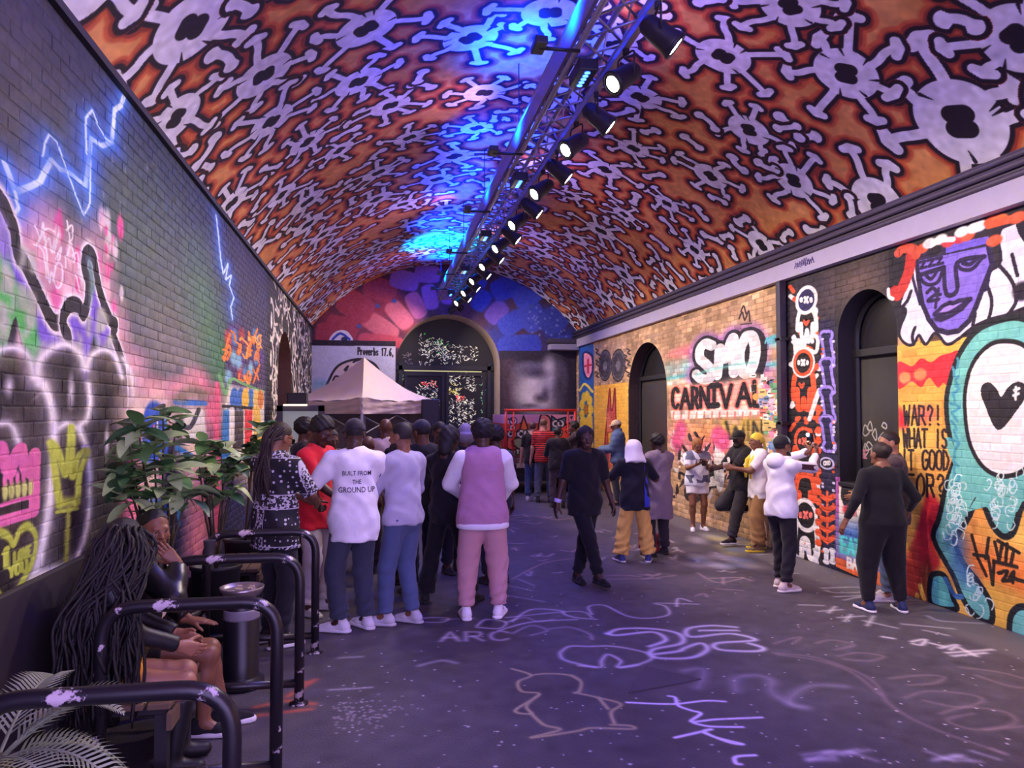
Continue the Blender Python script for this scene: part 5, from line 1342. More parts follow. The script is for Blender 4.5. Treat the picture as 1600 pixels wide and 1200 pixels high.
# ================================================================ gazebo tent, corner towards the viewer
TY = 14.0
ctr = at(568, 643, TY); HD = 1.22
ev = 1.85 + (643 - 621) / FPX * (TY - HD) ; pk = 1.85 + (643 - 559) / FPX * TY
tent = empty('gazebo_tent', (ctr.x, TY, 0), 0, 'beige peaked gazebo tent behind the crowd', 'tent')
canvas_m = mat('tent_canvas', (206, 186, 172), .75, var=.06, scale=6, bump=.08)
canvas_d = mat('tent_lining', (150, 138, 140), .8, var=.08, scale=6)
corners = [Vector((0, -HD, ev)), Vector((HD, 0, ev)), Vector((0, HD, ev)), Vector((-HD, 0, ev))]
peak = Vector((0, 0, pk))
for k in range(4):
    a, b_ = corners[k], corners[(k + 1) % 4]; t = MB(); n = 12; vs, fs = [], []
    for i in range(n + 1):
        s_ = i / n; z_ = (s_ ** 1.55)
        l, r_ = peak.lerp(a, s_), peak.lerp(b_, s_); zz = pk + (ev - pk) * (1 - (1 - s_) ** 1.45)
        for j in range(n + 1):
            p_ = l.lerp(r_, j / n); sag = .05 * math.sin(math.pi * j / n) * s_
            vs.append((p_.x, p_.y, zz - sag + .012 * math.sin(j * 1.9 + i) * s_))
    for i in range(n):
        for j in range(n): q_ = i * (n + 1) + j; fs.append((q_, q_ + 1, q_ + n + 2, q_ + n + 1))
    t.add(vs, fs); t.obj('roof_panel', canvas_m, tent, True)
    t = MB(); vs, fs = [], []; m_ = 30
    out = ((a + b_) / 2); out.z = 0; out.normalize()
    for i in range(7):
        for j in range(m_ + 1):
            p_ = a.lerp(b_, j / m_); f_ = .02 * math.sin(i * 2.3 + j * .35) + .012 * math.sin(j * 1.3)
            vs.append(tuple(p_ + out * (f_ + .01) - Vector((0, 0, .045 * i + .06 * math.sin(math.pi * j / m_) * (1 - i / 6)))))
    for i in range(6):
        for j in range(m_): q_ = i * (m_ + 1) + j; fs.append((q_, q_ + 1, q_ + m_ + 2, q_ + m_ + 1))
    t.add(vs, fs); t.obj('valance', canvas_m, tent, True)
    t = MB(); t.box((a.x * .96, a.y * .96, ev / 2), (.045, .045, ev - .02), Matrix.Identity(4)); t.obj('leg', mat('tent_pole', (150, 146, 150), .4, .5), tent)
    lo, hi = ev - .62, ev - .30
    t = MB(); A, B = a * .95, b_ * .95
    for i in range(2):
        p0, p1 = A.lerp(B, i / 2), A.lerp(B, (i + 1) / 2)
        t.tube([(p0.x, p0.y, lo), (p1.x, p1.y, hi)], .012, 6); t.tube([(p0.x, p0.y, hi), (p1.x, p1.y, lo)], .012, 6)
    t.obj('scissor_bar', mat('tent_pole', (206, 204, 206)), tent)
    if k in (1, 2):
        t = MB(); vs = []; 
        for j in range(25):
            p_ = a.lerp(b_, j / 24) * .97; f_ = .02 * math.sin(j * 1.7); vs += [(p_.x + f_, p_.y + f_, .03), (p_.x + f_, p_.y - f_, ev - .03)]
        t.add(vs, [(2 * j, 2 * j + 2, 2 * j + 3, 2 * j + 1) for j in range(24)]); t.obj('side_wall', canvas_d, tent, True)
# loudspeakers on stands either side of the tent
def pa(px_, y, ztop_px, label, w=.30):
    p_ = at(px_, ztop_px, y); s_ = empty('loudspeaker', (p_.x, y, 0), 0, label, 'speaker', 'loudspeakers by the tent')
    t = MB(); t.box((0, 0, p_.z - .25), (w, .28, .50), bev=.015); t.obj('cabinet', mat('speaker_black', (28, 26, 32), .5), s_)
    t = MB(); t.box((0, -.146, p_.z - .25), (w - .05, .01, .44)); t.obj('grille', mat('speaker_grille', (44, 42, 48), .6, var=.3, scale=120), s_)
    t = MB(); t.tube([(0, 0, .55), (0, 0, p_.z - .5)], .018, 8); t.obj('pole', mat('speaker_black', (28, 26, 32)), s_, True)
    for k in range(3):
        a = k * 2.094; t = MB(); t.tube([(0, 0, .62), (.35 * math.cos(a), .35 * math.sin(a), .012)], .012, 6); t.obj('leg', mat('speaker_black', (28, 26, 32)), s_, True)
pa(465, 12.4, 614, 'black loudspeaker on a stand by the doodled wall, beside the tent')
pa(672, 13.2, 624, 'black loudspeaker on a stand in front of the archway, beside the tent')
# display board on legs
p = at(470, 634, 9.6); q_ = at(432, 634, 9.6); wB = (at(506, 634, 9.6) - q_).length
db = empty('display_board', (p.x, 9.6, 0), 0, 'dark framed display board with a pale panel and strip light', 'board')
t = MB(); hB = .85; zc = p.z - hB / 2
t.box((0, 0, p.z - .03), (wB, .07, .07)); t.box((0, 0, p.z - hB + .03), (wB, .07, .06)); t.box((-wB / 2 + .035, 0, zc), (.07, .07, hB)); t.box((wB / 2 - .035, 0, zc), (.07, .07, hB)); t.obj('frame', mat('board_frame', (60, 54, 58), .5), db)
t = MB(); t.box((0, .01, zc), (wB - .12, .03, hB - .12)); t.obj('panel', mat('board_panel', (150, 156, 146), .35, var=.06, scale=3, emit=(150, 160, 146), estr=.12), db)
t = MB(); t.box((-.06, -.05, p.z + .008), (wB * .5, .05, .02), bev=.004); t.obj('strip_light', mat('strip', (235, 226, 206), .4, emit=(255, 236, 200), estr=.8), db)
for s_ in (-1, 1):
    t = MB(); t.box((s_ * (wB / 2 - .06), 0, (p.z - hB) / 2), (.05, .05, p.z - hB)); t.obj('leg', mat('board_frame', (60, 54, 58)), db)
    t = MB(); t.box((s_ * (wB / 2 - .06), 0, .02), (.06, .45, .04)); t.obj('foot', mat('board_frame', (60, 54, 58)), db)

# ================================================================ small painted truck at the end
KY = 17.0
xa, xb = at(788, 700, KY).x, at(900, 700, KY).x
kz = lambda py: at(845, py, KY).z
cvK = Canvas('truck_paint', xa, xb, 0, 2.1, .004, .004, (206, 62, 48), lambda a, b_: (hit(a, b_, 1, KY)[0], hit(a, b_, 1, KY)[2]))
c = cvK; g = np.random.default_rng(23)
c.poly([(788,648),(905,648),(905,660),(788,662)], (222, 160, 180)); c.poly([(788,700),(905,700),(905,712),(788,712)], (70, 92, 56)); c.text('DIY', (795,708), (812,708), 6, .03, (220, 214, 200)); c.stroke([(826,705),(842,706)], .03, (220, 214, 200))
INKK = (34, 28, 34)
def pk_(P, col, smooth=False): c.poly(P, col, smooth=smooth, line=INKK, lw=.035)
pk_([(812,672),(818,650),(826,672),(836,668),(828,690),(804,692)], (236, 112, 44)); pk_([(862,650),(870,656),(884,652),(882,680),(862,684)], (60, 130, 150)); pk_([(844,652),(852,648),(860,656),(858,680),(842,682)], (232, 130, 120), True)
pk_([(795,678),(806,672),(808,700),(793,700)], (232, 96, 60), True); pk_([(800,690),(812,684),(824,694),(812,702)], (150, 170, 110), True); pk_([(866,676),(900,660),(900,696),(868,698)], (226, 84, 60), True)
for (x, y, r_) in ((802,658,.075),(801,668,.06),(814,678,.09),(824,678,.09),(868,662,.08),(876,662,.08),(872,676,.09),(890,672,.08),(850,660,.06),(798,678,.07)):
    u = c.mp(x, y); c.blob(u, r_ * 1.25, r_ * 1.25, INKK, .05, px=False); c.blob(u, r_, r_, (228, 218, 210), .05, px=False); c.blob(u, r_ * .45, r_ * .5, INKK, .1, px=False)
for k in range(20): x, y = g.uniform(792, 898), g.uniform(652, 698); c.stroke([(x, y), (x + g.uniform(-4, 4), y + g.uniform(-4, 4)), (x + g.uniform(-6, 6), y + g.uniform(-4, 4))], .025, INKK)
truck_m = paint_mat('truck_paint', c, (0, 2), rough=.5, bump=.05, var=.06)
tk = empty('painted_truck', ((xa + xb) / 2, KY, 0), 0, 'small red truck painted with cartoon eyes and a star', 'truck')
W2 = (xb - xa) / 2; red = mat('truck_red', (206, 52, 44), .45); drk = mat('truck_chassis', (48, 44, 48), .6)
t = MB(); t.box((0, .9, (kz(648) + kz(713)) / 2), (2 * W2, 1.8, kz(648) - kz(713)), bev=.015); t.obj('body', truck_m, tk)
t = MB(); t.box((0, .03, kz(720)), (2 * W2 - .04, .10, .16), bev=.02); t.obj('bumper', mat('bumper_brown', (120, 98, 84), .5, var=.2), tk)
t = MB(); t.box((0, .95, kz(735)), (2 * W2 - .3, 1.7, .22)); t.obj('chassis', drk, tk)
t = MB(); t.box((-.35, -.03, kz(727)), (.42, .02, .10)); t.obj('number_plate', mat('plate', (190, 176, 150), .5), tk)
t = MB()
zt_ = kz(641)
for x in (-W2 + .03, W2 - .03): t.tube([(x, -.04, kz(712)), (x, -.04, zt_)], .028, 8)
t.tube([(-W2, -.04, zt_), (W2, -.04, zt_)], .030, 8); t.tube([(-W2, -.04, kz(672)), (-W2 + .28, -.04, kz(672))], .02, 8); t.tube([(W2 - .28, -.04, kz(672)), (W2, -.04, kz(672))], .02, 8); t.tube([(-W2 + .2, -.04, kz(712)), (-W2 + .2, -.04, zt_)], .02, 8); t.tube([(W2 - .2, -.04, kz(712)), (W2 - .2, -.04, zt_)], .02, 8)
t.obj('rail_cage', red, tk, True)
for s_ in (-1, 1):
    for yy in (.35, 1.45):
        Mx = Matrix.Translation((s_ * (W2 - .14), yy, .27)) @ Matrix.Rotation(math.pi / 2, 4, 'Y')
        t = MB(); t.lathe([(.14, -.08), (.24, -.09), (.27, -.06), (.27, .06), (.24, .09), (.14, .08)], 22, M=Mx); o = t.obj('wheel', mat('tyre', (28, 26, 28), .8), tk, True)
        t = MB(); t.lathe([(.0, -.07), (.14, -.075), (.14, .075), (.0, .07)], 16, M=Mx); t.obj('hub', mat('hub', (150, 146, 150), .4, .6), o, True)
    t = MB(); t.box((s_ * (W2 - .16), -.035, kz(718)), (.16, .02, .07)); t.obj('tail_lamp', mat('tail_red', (180, 30, 30), .3), tk)
# ================================================================ people: smooth bodies grown from joints (distance fields turned into one skin)
def surf_net(D, lo, h):
    """surface of D<0 on a regular grid -> verts, quads"""
    s = D < 0
    c = s[:-1, :-1, :-1].astype(np.int8)
    tot = np.zeros(c.shape, np.int8)
    for i in (0, 1):
        for j in (0, 1):
            for k in (0, 1):
                tot += s[i:i + c.shape[0], j:j + c.shape[1], k:k + c.shape[2]]
    act = (tot > 0) & (tot < 8)
    I = np.argwhere(act)
    if len(I) == 0: return np.zeros((0, 3)), np.zeros((0, 4), int)
    idx = np.full(c.shape, -1, np.int64); idx[act] = np.arange(len(I))
    acc = np.zeros((len(I), 3)); cnt = np.zeros(len(I))
    cor = [(a, b, e) for a in (0, 1) for b in (0, 1) for e in (0, 1)]
    val = {q: D[I[:, 0] + q[0], I[:, 1] + q[1], I[:, 2] + q[2]] for q in cor}
    for a in cor:
        for ax in range(3):
            if a[ax] == 0:
                b = list(a); b[ax] = 1; b = tuple(b)
                va, vb = val[a], val[b]
                m = (va < 0) != (vb < 0)
                t = np.where(m, va / np.where(m, va - vb, 1), 0)
                for k in range(3):
                    acc[:, k] += np.where(m, a[k] + (t if k == ax else 0), 0)
                cnt += m
    V = lo + h * (I + acc / cnt[:, None])
    quads = []
    for ax in range(3):
        sl0 = [slice(None)] * 3; sl1 = [slice(None)] * 3
        sl0[ax] = slice(0, -1); sl1[ax] = slice(1, None)
        A, B = s[tuple(sl0)], s[tuple(sl1)]
        E = np.argwhere(A != B)
        u, v = (ax + 1) % 3, (ax + 2) % 3
        ok = (E[:, u] > 0) & (E[:, v] > 0) & (E[:, u] < c.shape[u]) & (E[:, v] < c.shape[v])
        E = E[ok]
        if len(E) == 0: continue
        inside = A[E[:, 0], E[:, 1], E[:, 2]]
        q = []
        for du, dv in ((-1, -1), (0, -1), (0, 0), (-1, 0)):
            P = E.copy(); P[:, u] += du; P[:, v] += dv
            q.append(idx[P[:, 0], P[:, 1], P[:, 2]])
        q = np.stack(q, 1)
        q[~inside] = q[~inside][:, ::-1]
        quads.append(q)
    return V, np.vstack(quads)
class Field:
    """box of samples; add tapered limbs with a soft blend, cut with planes"""
    def __init__(s, lo, hi, h):
        s.lo = np.array(lo, float); s.h = h
        n = np.maximum(((np.array(hi) - s.lo) / h).astype(int) + 2, 4)
        s.X = (s.lo[0] + h * np.arange(n[0], dtype=np.float32))[:, None, None].astype(np.float32)
        s.Y = (s.lo[1] + h * np.arange(n[1], dtype=np.float32))[None, :, None].astype(np.float32)
        s.Z = (s.lo[2] + h * np.arange(n[2], dtype=np.float32))[None, None, :].astype(np.float32)
        s.D = np.full(tuple(n), 1.0, np.float32)
    def win(s, a, b, r):
        sl = []
        for k, n in enumerate(s.D.shape):
            i0 = int((min(a[k], b[k]) - r - s.lo[k]) / s.h); i1 = int((max(a[k], b[k]) + r - s.lo[k]) / s.h) + 2
            sl.append(slice(max(i0, 0), max(min(i1, n), 0)))
        return tuple(sl)
    def limb(s, a, b, ra, rb, k=.025, ys=1.0, xs=1.0, sub=False):
        """tapered capsule a->b; ys, xs squash the section front-back / sideways"""
        a, b = np.array(a, float), np.array(b, float)
        w = s.win(a, b, max(ra, rb) + k + .05)
        X, Y, Z = s.X[w[0]], s.Y[:, w[1]], s.Z[:, :, w[2]]
        if 0 in (X.shape[0], Y.shape[1], Z.shape[2]): return s
        d = b - a; d2 = d / np.array([xs, ys, 1]); bb = max(float(d2 @ d2), 1e-9)
        px_, py_, pz = (X - a[0]) / xs, (Y - a[1]) / ys, Z - a[2]
        t = np.clip((px_ * d2[0] + py_ * d2[1] + pz * d2[2]) / bb, 0, 1)
        q = np.sqrt((px_ - d2[0] * t) ** 2 + (py_ - d2[1] * t) ** 2 + (pz - d2[2] * t) ** 2) - (ra + (rb - ra) * t)
        q *= min(xs, ys, 1.0) if min(xs, ys) < 1 else 1.0
        D = s.D[w]
        if sub: s.D[w] = np.maximum(D, -q); return s
        if k > 0:
            h = np.clip(.5 + .5 * (D - q) / k, 0, 1)
            s.D[w] = D + (q - D) * h - k * h * (1 - h)
        else: s.D[w] = np.minimum(D, q)
        return s
    def ell(s, c, r, k=.02, sub=False):
        c, r = np.array(c, float), np.array(r, float)
        w = s.win(c, c, float(r.max()) + k + .04)
        X, Y, Z = s.X[w[0]], s.Y[:, w[1]], s.Z[:, :, w[2]]
        if 0 in (X.shape[0], Y.shape[1], Z.shape[2]): return s
        q = (np.sqrt(((X - c[0]) / r[0]) ** 2 + ((Y - c[1]) / r[1]) ** 2 + ((Z - c[2]) / r[2]) ** 2) - 1) * float(r.min())
        D = s.D[w]
        if sub: s.D[w] = np.maximum(D, -q); return s
        if k > 0:
            h = np.clip(.5 + .5 * (D - q) / k, 0, 1); s.D[w] = D + (q - D) * h - k * h * (1 - h)
        else: s.D[w] = np.minimum(D, q)
        return s
    def plane(s, p, n):
        """keep the side the normal points away from (n.(x-p) < 0)"""
        n = np.array(n, float); n /= np.linalg.norm(n)
        s.D = np.maximum(s.D, (s.X - p[0]) * n[0] + (s.Y - p[1]) * n[1] + (s.Z - p[2]) * n[2]); return s
    def ruffle(s, amp, fx, fz, ph=0.0):
        """cloth folds"""
        s.D = s.D + amp * (np.sin(fx * s.X + 3 * s.Y + ph + 2.2 * np.sin(fz * .35 * s.Z + ph)) * np.sin(fz * s.Z + .6 * fx * s.Y + ph * 2)); return s
    def mesh(s): 
        s.D[0] = s.D[-1] = 1; s.D[:, 0] = s.D[:, -1] = 1; s.D[:, :, 0] = s.D[:, :, -1] = 1
        return surf_net(s.D, s.lo, s.h)
def relax(V, Q, n=1, f=.5):
    E = np.vstack([Q[:, [0, 1]], Q[:, [1, 2]], Q[:, [2, 3]], Q[:, [3, 0]]])
    for _ in range(n):
        S = np.zeros_like(V); C = np.zeros(len(V))
        for k in range(3): S[:, k] = np.bincount(E[:, 0], V[E[:, 1], k], len(V)) + np.bincount(E[:, 1], V[E[:, 0], k], len(V))
        C = np.bincount(E[:, 0], minlength=len(V)) + np.bincount(E[:, 1], minlength=len(V))
        V = V * (1 - f) + f * S / np.maximum(C, 1)[:, None]
    return V
# ---------------------------------------------------------------- head, faced +Y, origin mid-skull
def build_head(female=False):
    f = Field((-.12, -.14, -.235), (.12, .14, .15), .0066)
    f.ell((0, -.012, .032), (.077, .097, .092), 0)
    f.ell((0, .028, -.035), (.060, .066, .080), .03)
    f.limb((-.022, .060, -.092), (.022, .060, -.092), .022, .022, .03)
    f.limb((-.034, .080, .024), (.034, .080, .024), .013, .013, .02)
    for s_ in (-1, 1):
        f.ell((s_ * .043, .060, -.022), (.022, .022, .022), .02)
        f.ell((s_ * .031, .094, .004), (.017, .014, .011), sub=True)
        f.ell((s_ * .079, -.008, -.008), (.010, .022, .034), .008)
        f.limb((s_ * .0755, .006, -.03), (s_ * .0755, .000, .02), .006, .006, .006)
    f.limb((0, .092, .012), (0, .112, -.026), .009, .0135, .012)
    f.limb((-.012, .100, -.031), (.012, .100, -.031), .009, .009, .008)
    f.limb((-.020, .089, -.057), (.020, .089, -.057), .0085, .0085, .007)
    f.limb((-.017, .088, -.070), (.017, .088, -.070), .0095, .0095, .007)
    f.limb((-.02, .0945, -.0635), (.02, .0945, -.0635), .003, .003, sub=True)
    f.limb((0, -.022, -.06), (0, -.034, -.225), .054, .060, .03)
    V, Q = f.mesh()
    return relax(V, Q, 1, .35), Q
HEAD = build_head()
def field_mesh(build, lo, hi, h, n=1, fct=.5):
    f = Field(lo, hi, h); build(f); V, Q = f.mesh(); return relax(V, Q, n, fct), Q
HLO, HHI = (-.2, -.24, -.30), (.2, .22, .24)
def _short(f): f.ell((0, -.014, .036), (.082, .102, .097), 0); f.plane((0, .040, .045), (0, .75, -.66)); f.plane((0, -.02, -.065), (0, .2, -1)); 
def _fade(f): f.ell((0, -.012, .036), (.0795, .099, .096), 0); f.plane((0, .045, .050), (0, .72, -.69)); f.plane((0, -.02, -.03), (0, .15, -1))
def _afro(f):
    f.ell((0, -.022, .052), (.106, .118, .108), 0); f.plane((0, .045, .045), (0, .8, -.6)); f.plane((0, 0, -.075), (0, .1, -1)); f.ruffle(.007, 70, 80)
def _long(f): # big hair to the neck
    f.ell((0, -.03, .035), (.100, .112, .105), 0); f.limb((0, -.06, 0), (0, -.07, -.13), .09, .075, .04); f.plane((0, .055, .03), (0, .8, -.5)); f.ruffle(.006, 60, 50)
def _bun(f):
    f.ell((0, -.014, .034), (.083, .103, .098), 0); f.plane((0, .048, .045), (0, .75, -.66)); f.plane((0, -.02, -.075), (0, .3, -1)); f.ell((0, -.105, .055), (.052, .045, .05), .02)
def _cap(f):
    f.ell((0, -.008, .046), (.088, .108, .094), 0); f.plane((0, 0, .030), (0, .02, -1)); 
    f.ell((0, -.008, .02), (.083, .103, .09), sub=True)
def _capbill(f): f.limb((-.05, .085, .036), (.05, .085, .036), .055, .055, .03); f.limb((0, .10, .034), (0, .135, .030), .06, .05, .03); f.D = f.D.copy(); f.plane((0, 0, .044), (0, .10, 1)); f.plane((0, 0, .030), (0, -.10, -1)); f.ell((0, -.008, .046), (.086, .106, .094), sub=True)
def _beard(f):
    f.ell((0, .032, -.060), (.064, .070, .066), 0); f.limb((-.02, .075, -.10), (.02, .075, -.10), .028, .028, .03); f.plane((0, 0, -.042), (0, .25, 1)); f.limb((-.02, .10, -.063), (.02, .10, -.063), .013, .013, sub=True); f.plane((0, -.008, 0), (0, -1, 0)); f.ruffle(.002, 120, 130)
def _durag(f):
    f.ell((0, -.010, .038), (.083, .103, .096), 0); f.plane((0, .05, .030), (0, .55, -.84)); f.plane((0, 0, -.03), (0, .35, -1)); f.ell((.0, -.098, .0), (.03, .03, .03), .02); f.limb((.0, -.11, -.01), (.02, -.15, -.25), .018, .030, .02, xs=1.3); f.ruffle(.003, 50, 60)
def _towel(f):
    f.ell((0, -.012, .030), (.112, .124, .118), 0); f.limb((0, -.03, 0), (0, -.05, -.19), .125, .165, .05, ys=.8); f.plane((0, .075, 0), (0, 1, .25)); f.plane((0, 0, -.225), (0, -.15, -1)); f.ell((0, .06, -.03), (.078, .10, .115), sub=True); f.ruffle(.008, 38, 9)
def _bucket(f): f.ell((0, -.01, .045), (.09, .108, .1), 0); f.plane((0, 0, .02), (0, 0, -1)); f.limb((0, -.01, .028), (0, -.01, .012), .10, .14, .01)
HW = {k: field_mesh(b, HLO, HHI, h, 1) for k, b, h in (('short', _short, .0085), ('fade', _fade, .0085), ('afro', _afro, .009), ('long', _long, .01), ('bun', _bun, .0085), ('cap', _cap, .0065), ('bill', _capbill, .0065), ('beard', _beard, .0075), ('durag', _durag, .0085), ('towel', _towel, .011), ('bucket', _bucket, .01))}
# ---------------------------------------------------------------- hands: x thumb side, y palm, z fingers
def build_hand(curl, spread=1.0, thumb=.5):
    f = Field((-.08, -.05, -.06), (.10, .12, .21), .0054)
    f.limb((0, 0, -.045), (0, 0, .01), .029, .027, .01, ys=.8)
    fin = [(.030, .090, .072, .0092), (.010, .095, .080, .0096), (-.011, .091, .074, .0092), (-.030, .082, .058, .0082)]
    for i, (x, z0, L, r) in enumerate(fin):
        f.limb((x * .45, 0, .01), (x, 0, z0), .019, .0135, .014)
        p = np.array([x, 0, z0]); a = curl * (.45 + .12 * i)
        side = (x * 1.2) * spread
        for s_, (ll, rr) in enumerate(((.46, r), (.30, r * .94), (.24, r * .86))):
            d = np.array([side * (1 - s_ * .3), math.sin(a), math.cos(a)]); d /= np.linalg.norm(d)
            q = p + d * L * ll; f.limb(p, q, rr, rr * .94, .004); p = q; a += curl * .75
    f.limb((.014, .006, .018), (.036, .014, .048), .0165, .0135, .012)
    a = np.array([.040, .015, .050]); b = a + np.array([.022 * (1 - thumb * .5), .010 + .018 * thumb, .026]); f.limb(a, b, .0120, .0105, .006)
    f.limb(b, b + np.array([.008 * (1 - thumb), .010 + .014 * thumb, .024]), .0105, .0085, .004)
    V, Q = f.mesh(); return relax(V, Q, 1, .3), Q
HANDS = {'relaxed': build_hand(.45), 'grip': build_hand(1.25, .4, 1.0), 'flat': build_hand(.12, .9, .2)}
# ---------------------------------------------------------------- shoes, toe +Y, origin under the ankle
def _upper(f):
    f.limb((0, -.045, .045), (0, .09, .04), .042, .036, .02, xs=.92); f.limb((0, .09, .04), (0, .165, .030), .040, .030, .02); f.limb((0, -.035, .05), (0, -.01, .115), .043, .040, .03); f.plane((0, 0, .018), (0, 0, -1)); f.plane((0, 0, .118), (0, 0, 1))
def _sole(f):
    f.limb((0, -.055, .015), (0, .165, .015), .047, .043, 0); f.plane((0, 0, .030), (0, -.03, 1)); f.plane((0, 0, .002), (0, 0, -1))
SH_U = field_mesh(_upper, (-.08, -.12, -.01), (.08, .24, .15), .0085); SH_S = field_mesh(_sole, (-.08, -.14, -.02), (.08, .26, .07), .0085, 1, .3)

SKIN = {'dark': (92, 58, 44), 'deep': (70, 44, 36), 'brown': (128, 84, 62), 'light': (196, 146, 120), 'tan': (158, 108, 82)}
def skin_mat(k):
    n = 'skin_' + k
    if n in _mats: return _mats[n]
    m = mat(n, SKIN[k], .48, var=.06, scale=40, spec=.45)
    b = m.node_tree.nodes['Principled BSDF']; pass
    return m
eye_w, eye_b, lip_m = mat('eye_white', (176, 164, 156), .25, var=.02), mat('eye_iris', (30, 20, 16), .2, var=.02), mat('lips', (92, 54, 50), .45)
def cloth(name, rgb, rough=.85, var=.10, scale=7, bump=.5):
    """woven cloth with soft creases"""
    if 'cloth_' + name in _mats: return _mats['cloth_' + name]
    m = mat('cloth_' + name, rgb, rough, var=var, scale=scale, bump=bump, spec=.2, sheen=.12)
    for n_ in m.node_tree.nodes:
        if n_.type == 'TEX_NOISE': n_.inputs['Distortion'].default_value = 1.0
        if n_.type == 'BUMP': n_.inputs['Distance'].default_value = .016
    return m
def ik(a, b, l1, l2, pole):
    a, b, pole = (np.array(v, float) for v in (a, b, pole))
    d = b - a; L = np.linalg.norm(d)
    if L > (l1 + l2) * .999: b = a + d / L * (l1 + l2) * .999; d = b - a; L = np.linalg.norm(d)
    L = max(L, abs(l1 - l2) * 1.02 + 1e-3)
    u = d / np.linalg.norm(d); x = (l1 * l1 - l2 * l2 + L * L) / (2 * L); y = math.sqrt(max(l1 * l1 - x * x, 0))
    w = pole - u * (pole @ u); n = np.linalg.norm(w); w = w / n if n > 1e-6 else np.array([0, 1, 0])
    return a + u * x + w * y, b
def rotm(yaw, pitch, roll=0.0):
    """head turn: yaw to the person's left +, pitch down -, as a 3x3 array"""
    return np.array(Matrix.Rotation(yaw, 3, 'Z') @ Matrix.Rotation(pitch, 3, 'X') @ Matrix.Rotation(roll, 3, 'Y'))
def unit(v): v = np.array(v, float); return v / np.linalg.norm(v)
class Skel:
    """joints in the person's own frame: facing +Y, right hand +X, feet on z=0"""
    def __init__(s, H=1.76, feet=((-.10, 0), (.10, .0)), toe=(-.15, .15), lean=(0, 0), pelvis=(0, 0), drop=0.0, hands=(None, None), head=(0, -.05, 0), build=1.0, sit=None, ankle_z=(0, 0), elbow=((-.5, -1, -.4), (.5, -1, -.4)), handn=(None, None), handd=(None, None), shw=1.0, knee=None, twist=0.0):
        k = s.k = H / 1.76; s.H = H; b = s.b = build
        s.hip_z = (.93 * k - drop) if sit is None else sit
        P = s.P = np.array([pelvis[0], pelvis[1], s.hip_z])
        s.hips = [P + np.array([sg * .086 * k * (1 + .5 * (b - 1)), 0, 0]) for sg in (-1, 1)]
        up = unit((lean[0], lean[1], 1)) if True else None
        s.up = up; s.mid = P + up * .22 * k; s.chest = P + up * .40 * k; s.neck = P + up * .545 * k
        c_, s_ = math.cos(twist), math.sin(twist)
        s.sh = [P + up * .50 * k + np.array([sg * .180 * k * shw * (1 + .15 * (b - 1)) * c_, sg * .18 * k * s_, 0]) for sg in (-1, 1)]
        s.hc = s.neck + np.array([head[2] if len(head) > 2 else 0, .03 + (-head[1]) * .05, .165 * k]); s.hm = rotm(head[0], head[1])
        s.foot, s.knee, s.ank, s.toe = [], [], [], toe
        for i in (0, 1):
            f = np.array([feet[i][0], feet[i][1], ankle_z[i]]); a = f + np.array([0, 0, .085 * k])
            fd = np.array([math.sin(toe[i]), math.cos(toe[i]), 0])
            kp = fd + np.array([0, 0, .15]) if knee is None else np.array(knee[i], float)
            kn, an = ik(s.hips[i], a, .43 * k, .425 * k, kp)
            s.knee.append(kn); s.ank.append(an); s.foot.append(np.array([an[0], an[1], an[2] - .085 * k]))
        s.elb, s.wri, s.hd, s.hn, s.given = [], [], [], [], [h is not None for h in hands]
        for i, sg in enumerate((-1, 1)):
            t = hands[i]
            if t is None: t = s.sh[i] + np.array([sg * .10, .05, -.53]) * k
            e, w = ik(s.sh[i], t, .285 * k, .255 * k, elbow[i])
            s.elb.append(e); s.wri.append(w)
            d = unit(w - e) if handd[i] is None else unit(handd[i]); s.hd.append(d)
            n = np.array([-sg, 0, 0], float) if handn[i] is None else np.array(handn[i], float)
            n = unit(n - d * (n @ d)); s.hn.append(n)
        pts = np.vstack([s.hips, s.sh, s.knee, s.ank, s.elb, s.wri, [s.hc]])
        s.lo, s.hi = pts.min(0) - .24, pts.max(0) + .24; s.lo[2] = min(s.lo[2], s.foot[0][2] - .02)
    def torso(s, f, off=0.0, kk=.05, hipo=1.0):
        k, b = s.k, s.b
        f.limb(s.hips[0], s.hips[1], .096 * k * b + off * hipo, .096 * k * b + off * hipo, kk, ys=1.05)
        f.limb(s.P + np.array([0, 0, .02]), s.mid, .138 * k * b + off, .128 * k * b + off, kk, ys=.76)
        f.limb(s.mid, s.chest, .128 * k * b + off, .150 * k * b + off, kk, ys=.72)
        f.limb(s.sh[0] * .72 + s.sh[1] * .28, s.sh[1] * .72 + s.sh[0] * .28, .074 * k + off, .074 * k + off, kk)
        f.limb(s.chest + s.up * .06 * k, s.neck - s.up * .0, .11 * k + off * .8, .062 * k + off * .6, kk, ys=.8)
    def arm(s, f, i, r0=.0, t=2.0, kk=.03):
        """upper arm and forearm to parameter t (0..1 upper, 1..2 lower)"""
        k, b = s.k, .5 + .5 * s.b
        f.limb(s.sh[i], s.elb[i] if t >= 1 else s.sh[i] + (s.elb[i] - s.sh[i]) * t, .056 * k * b + r0, .043 * k * b + r0, kk)
        if t > 1: f.limb(s.elb[i], s.elb[i] + (s.wri[i] - s.elb[i]) * (t - 1), .043 * k * b + r0, (.043 - .014 * (t - 1)) * k + r0, kk)
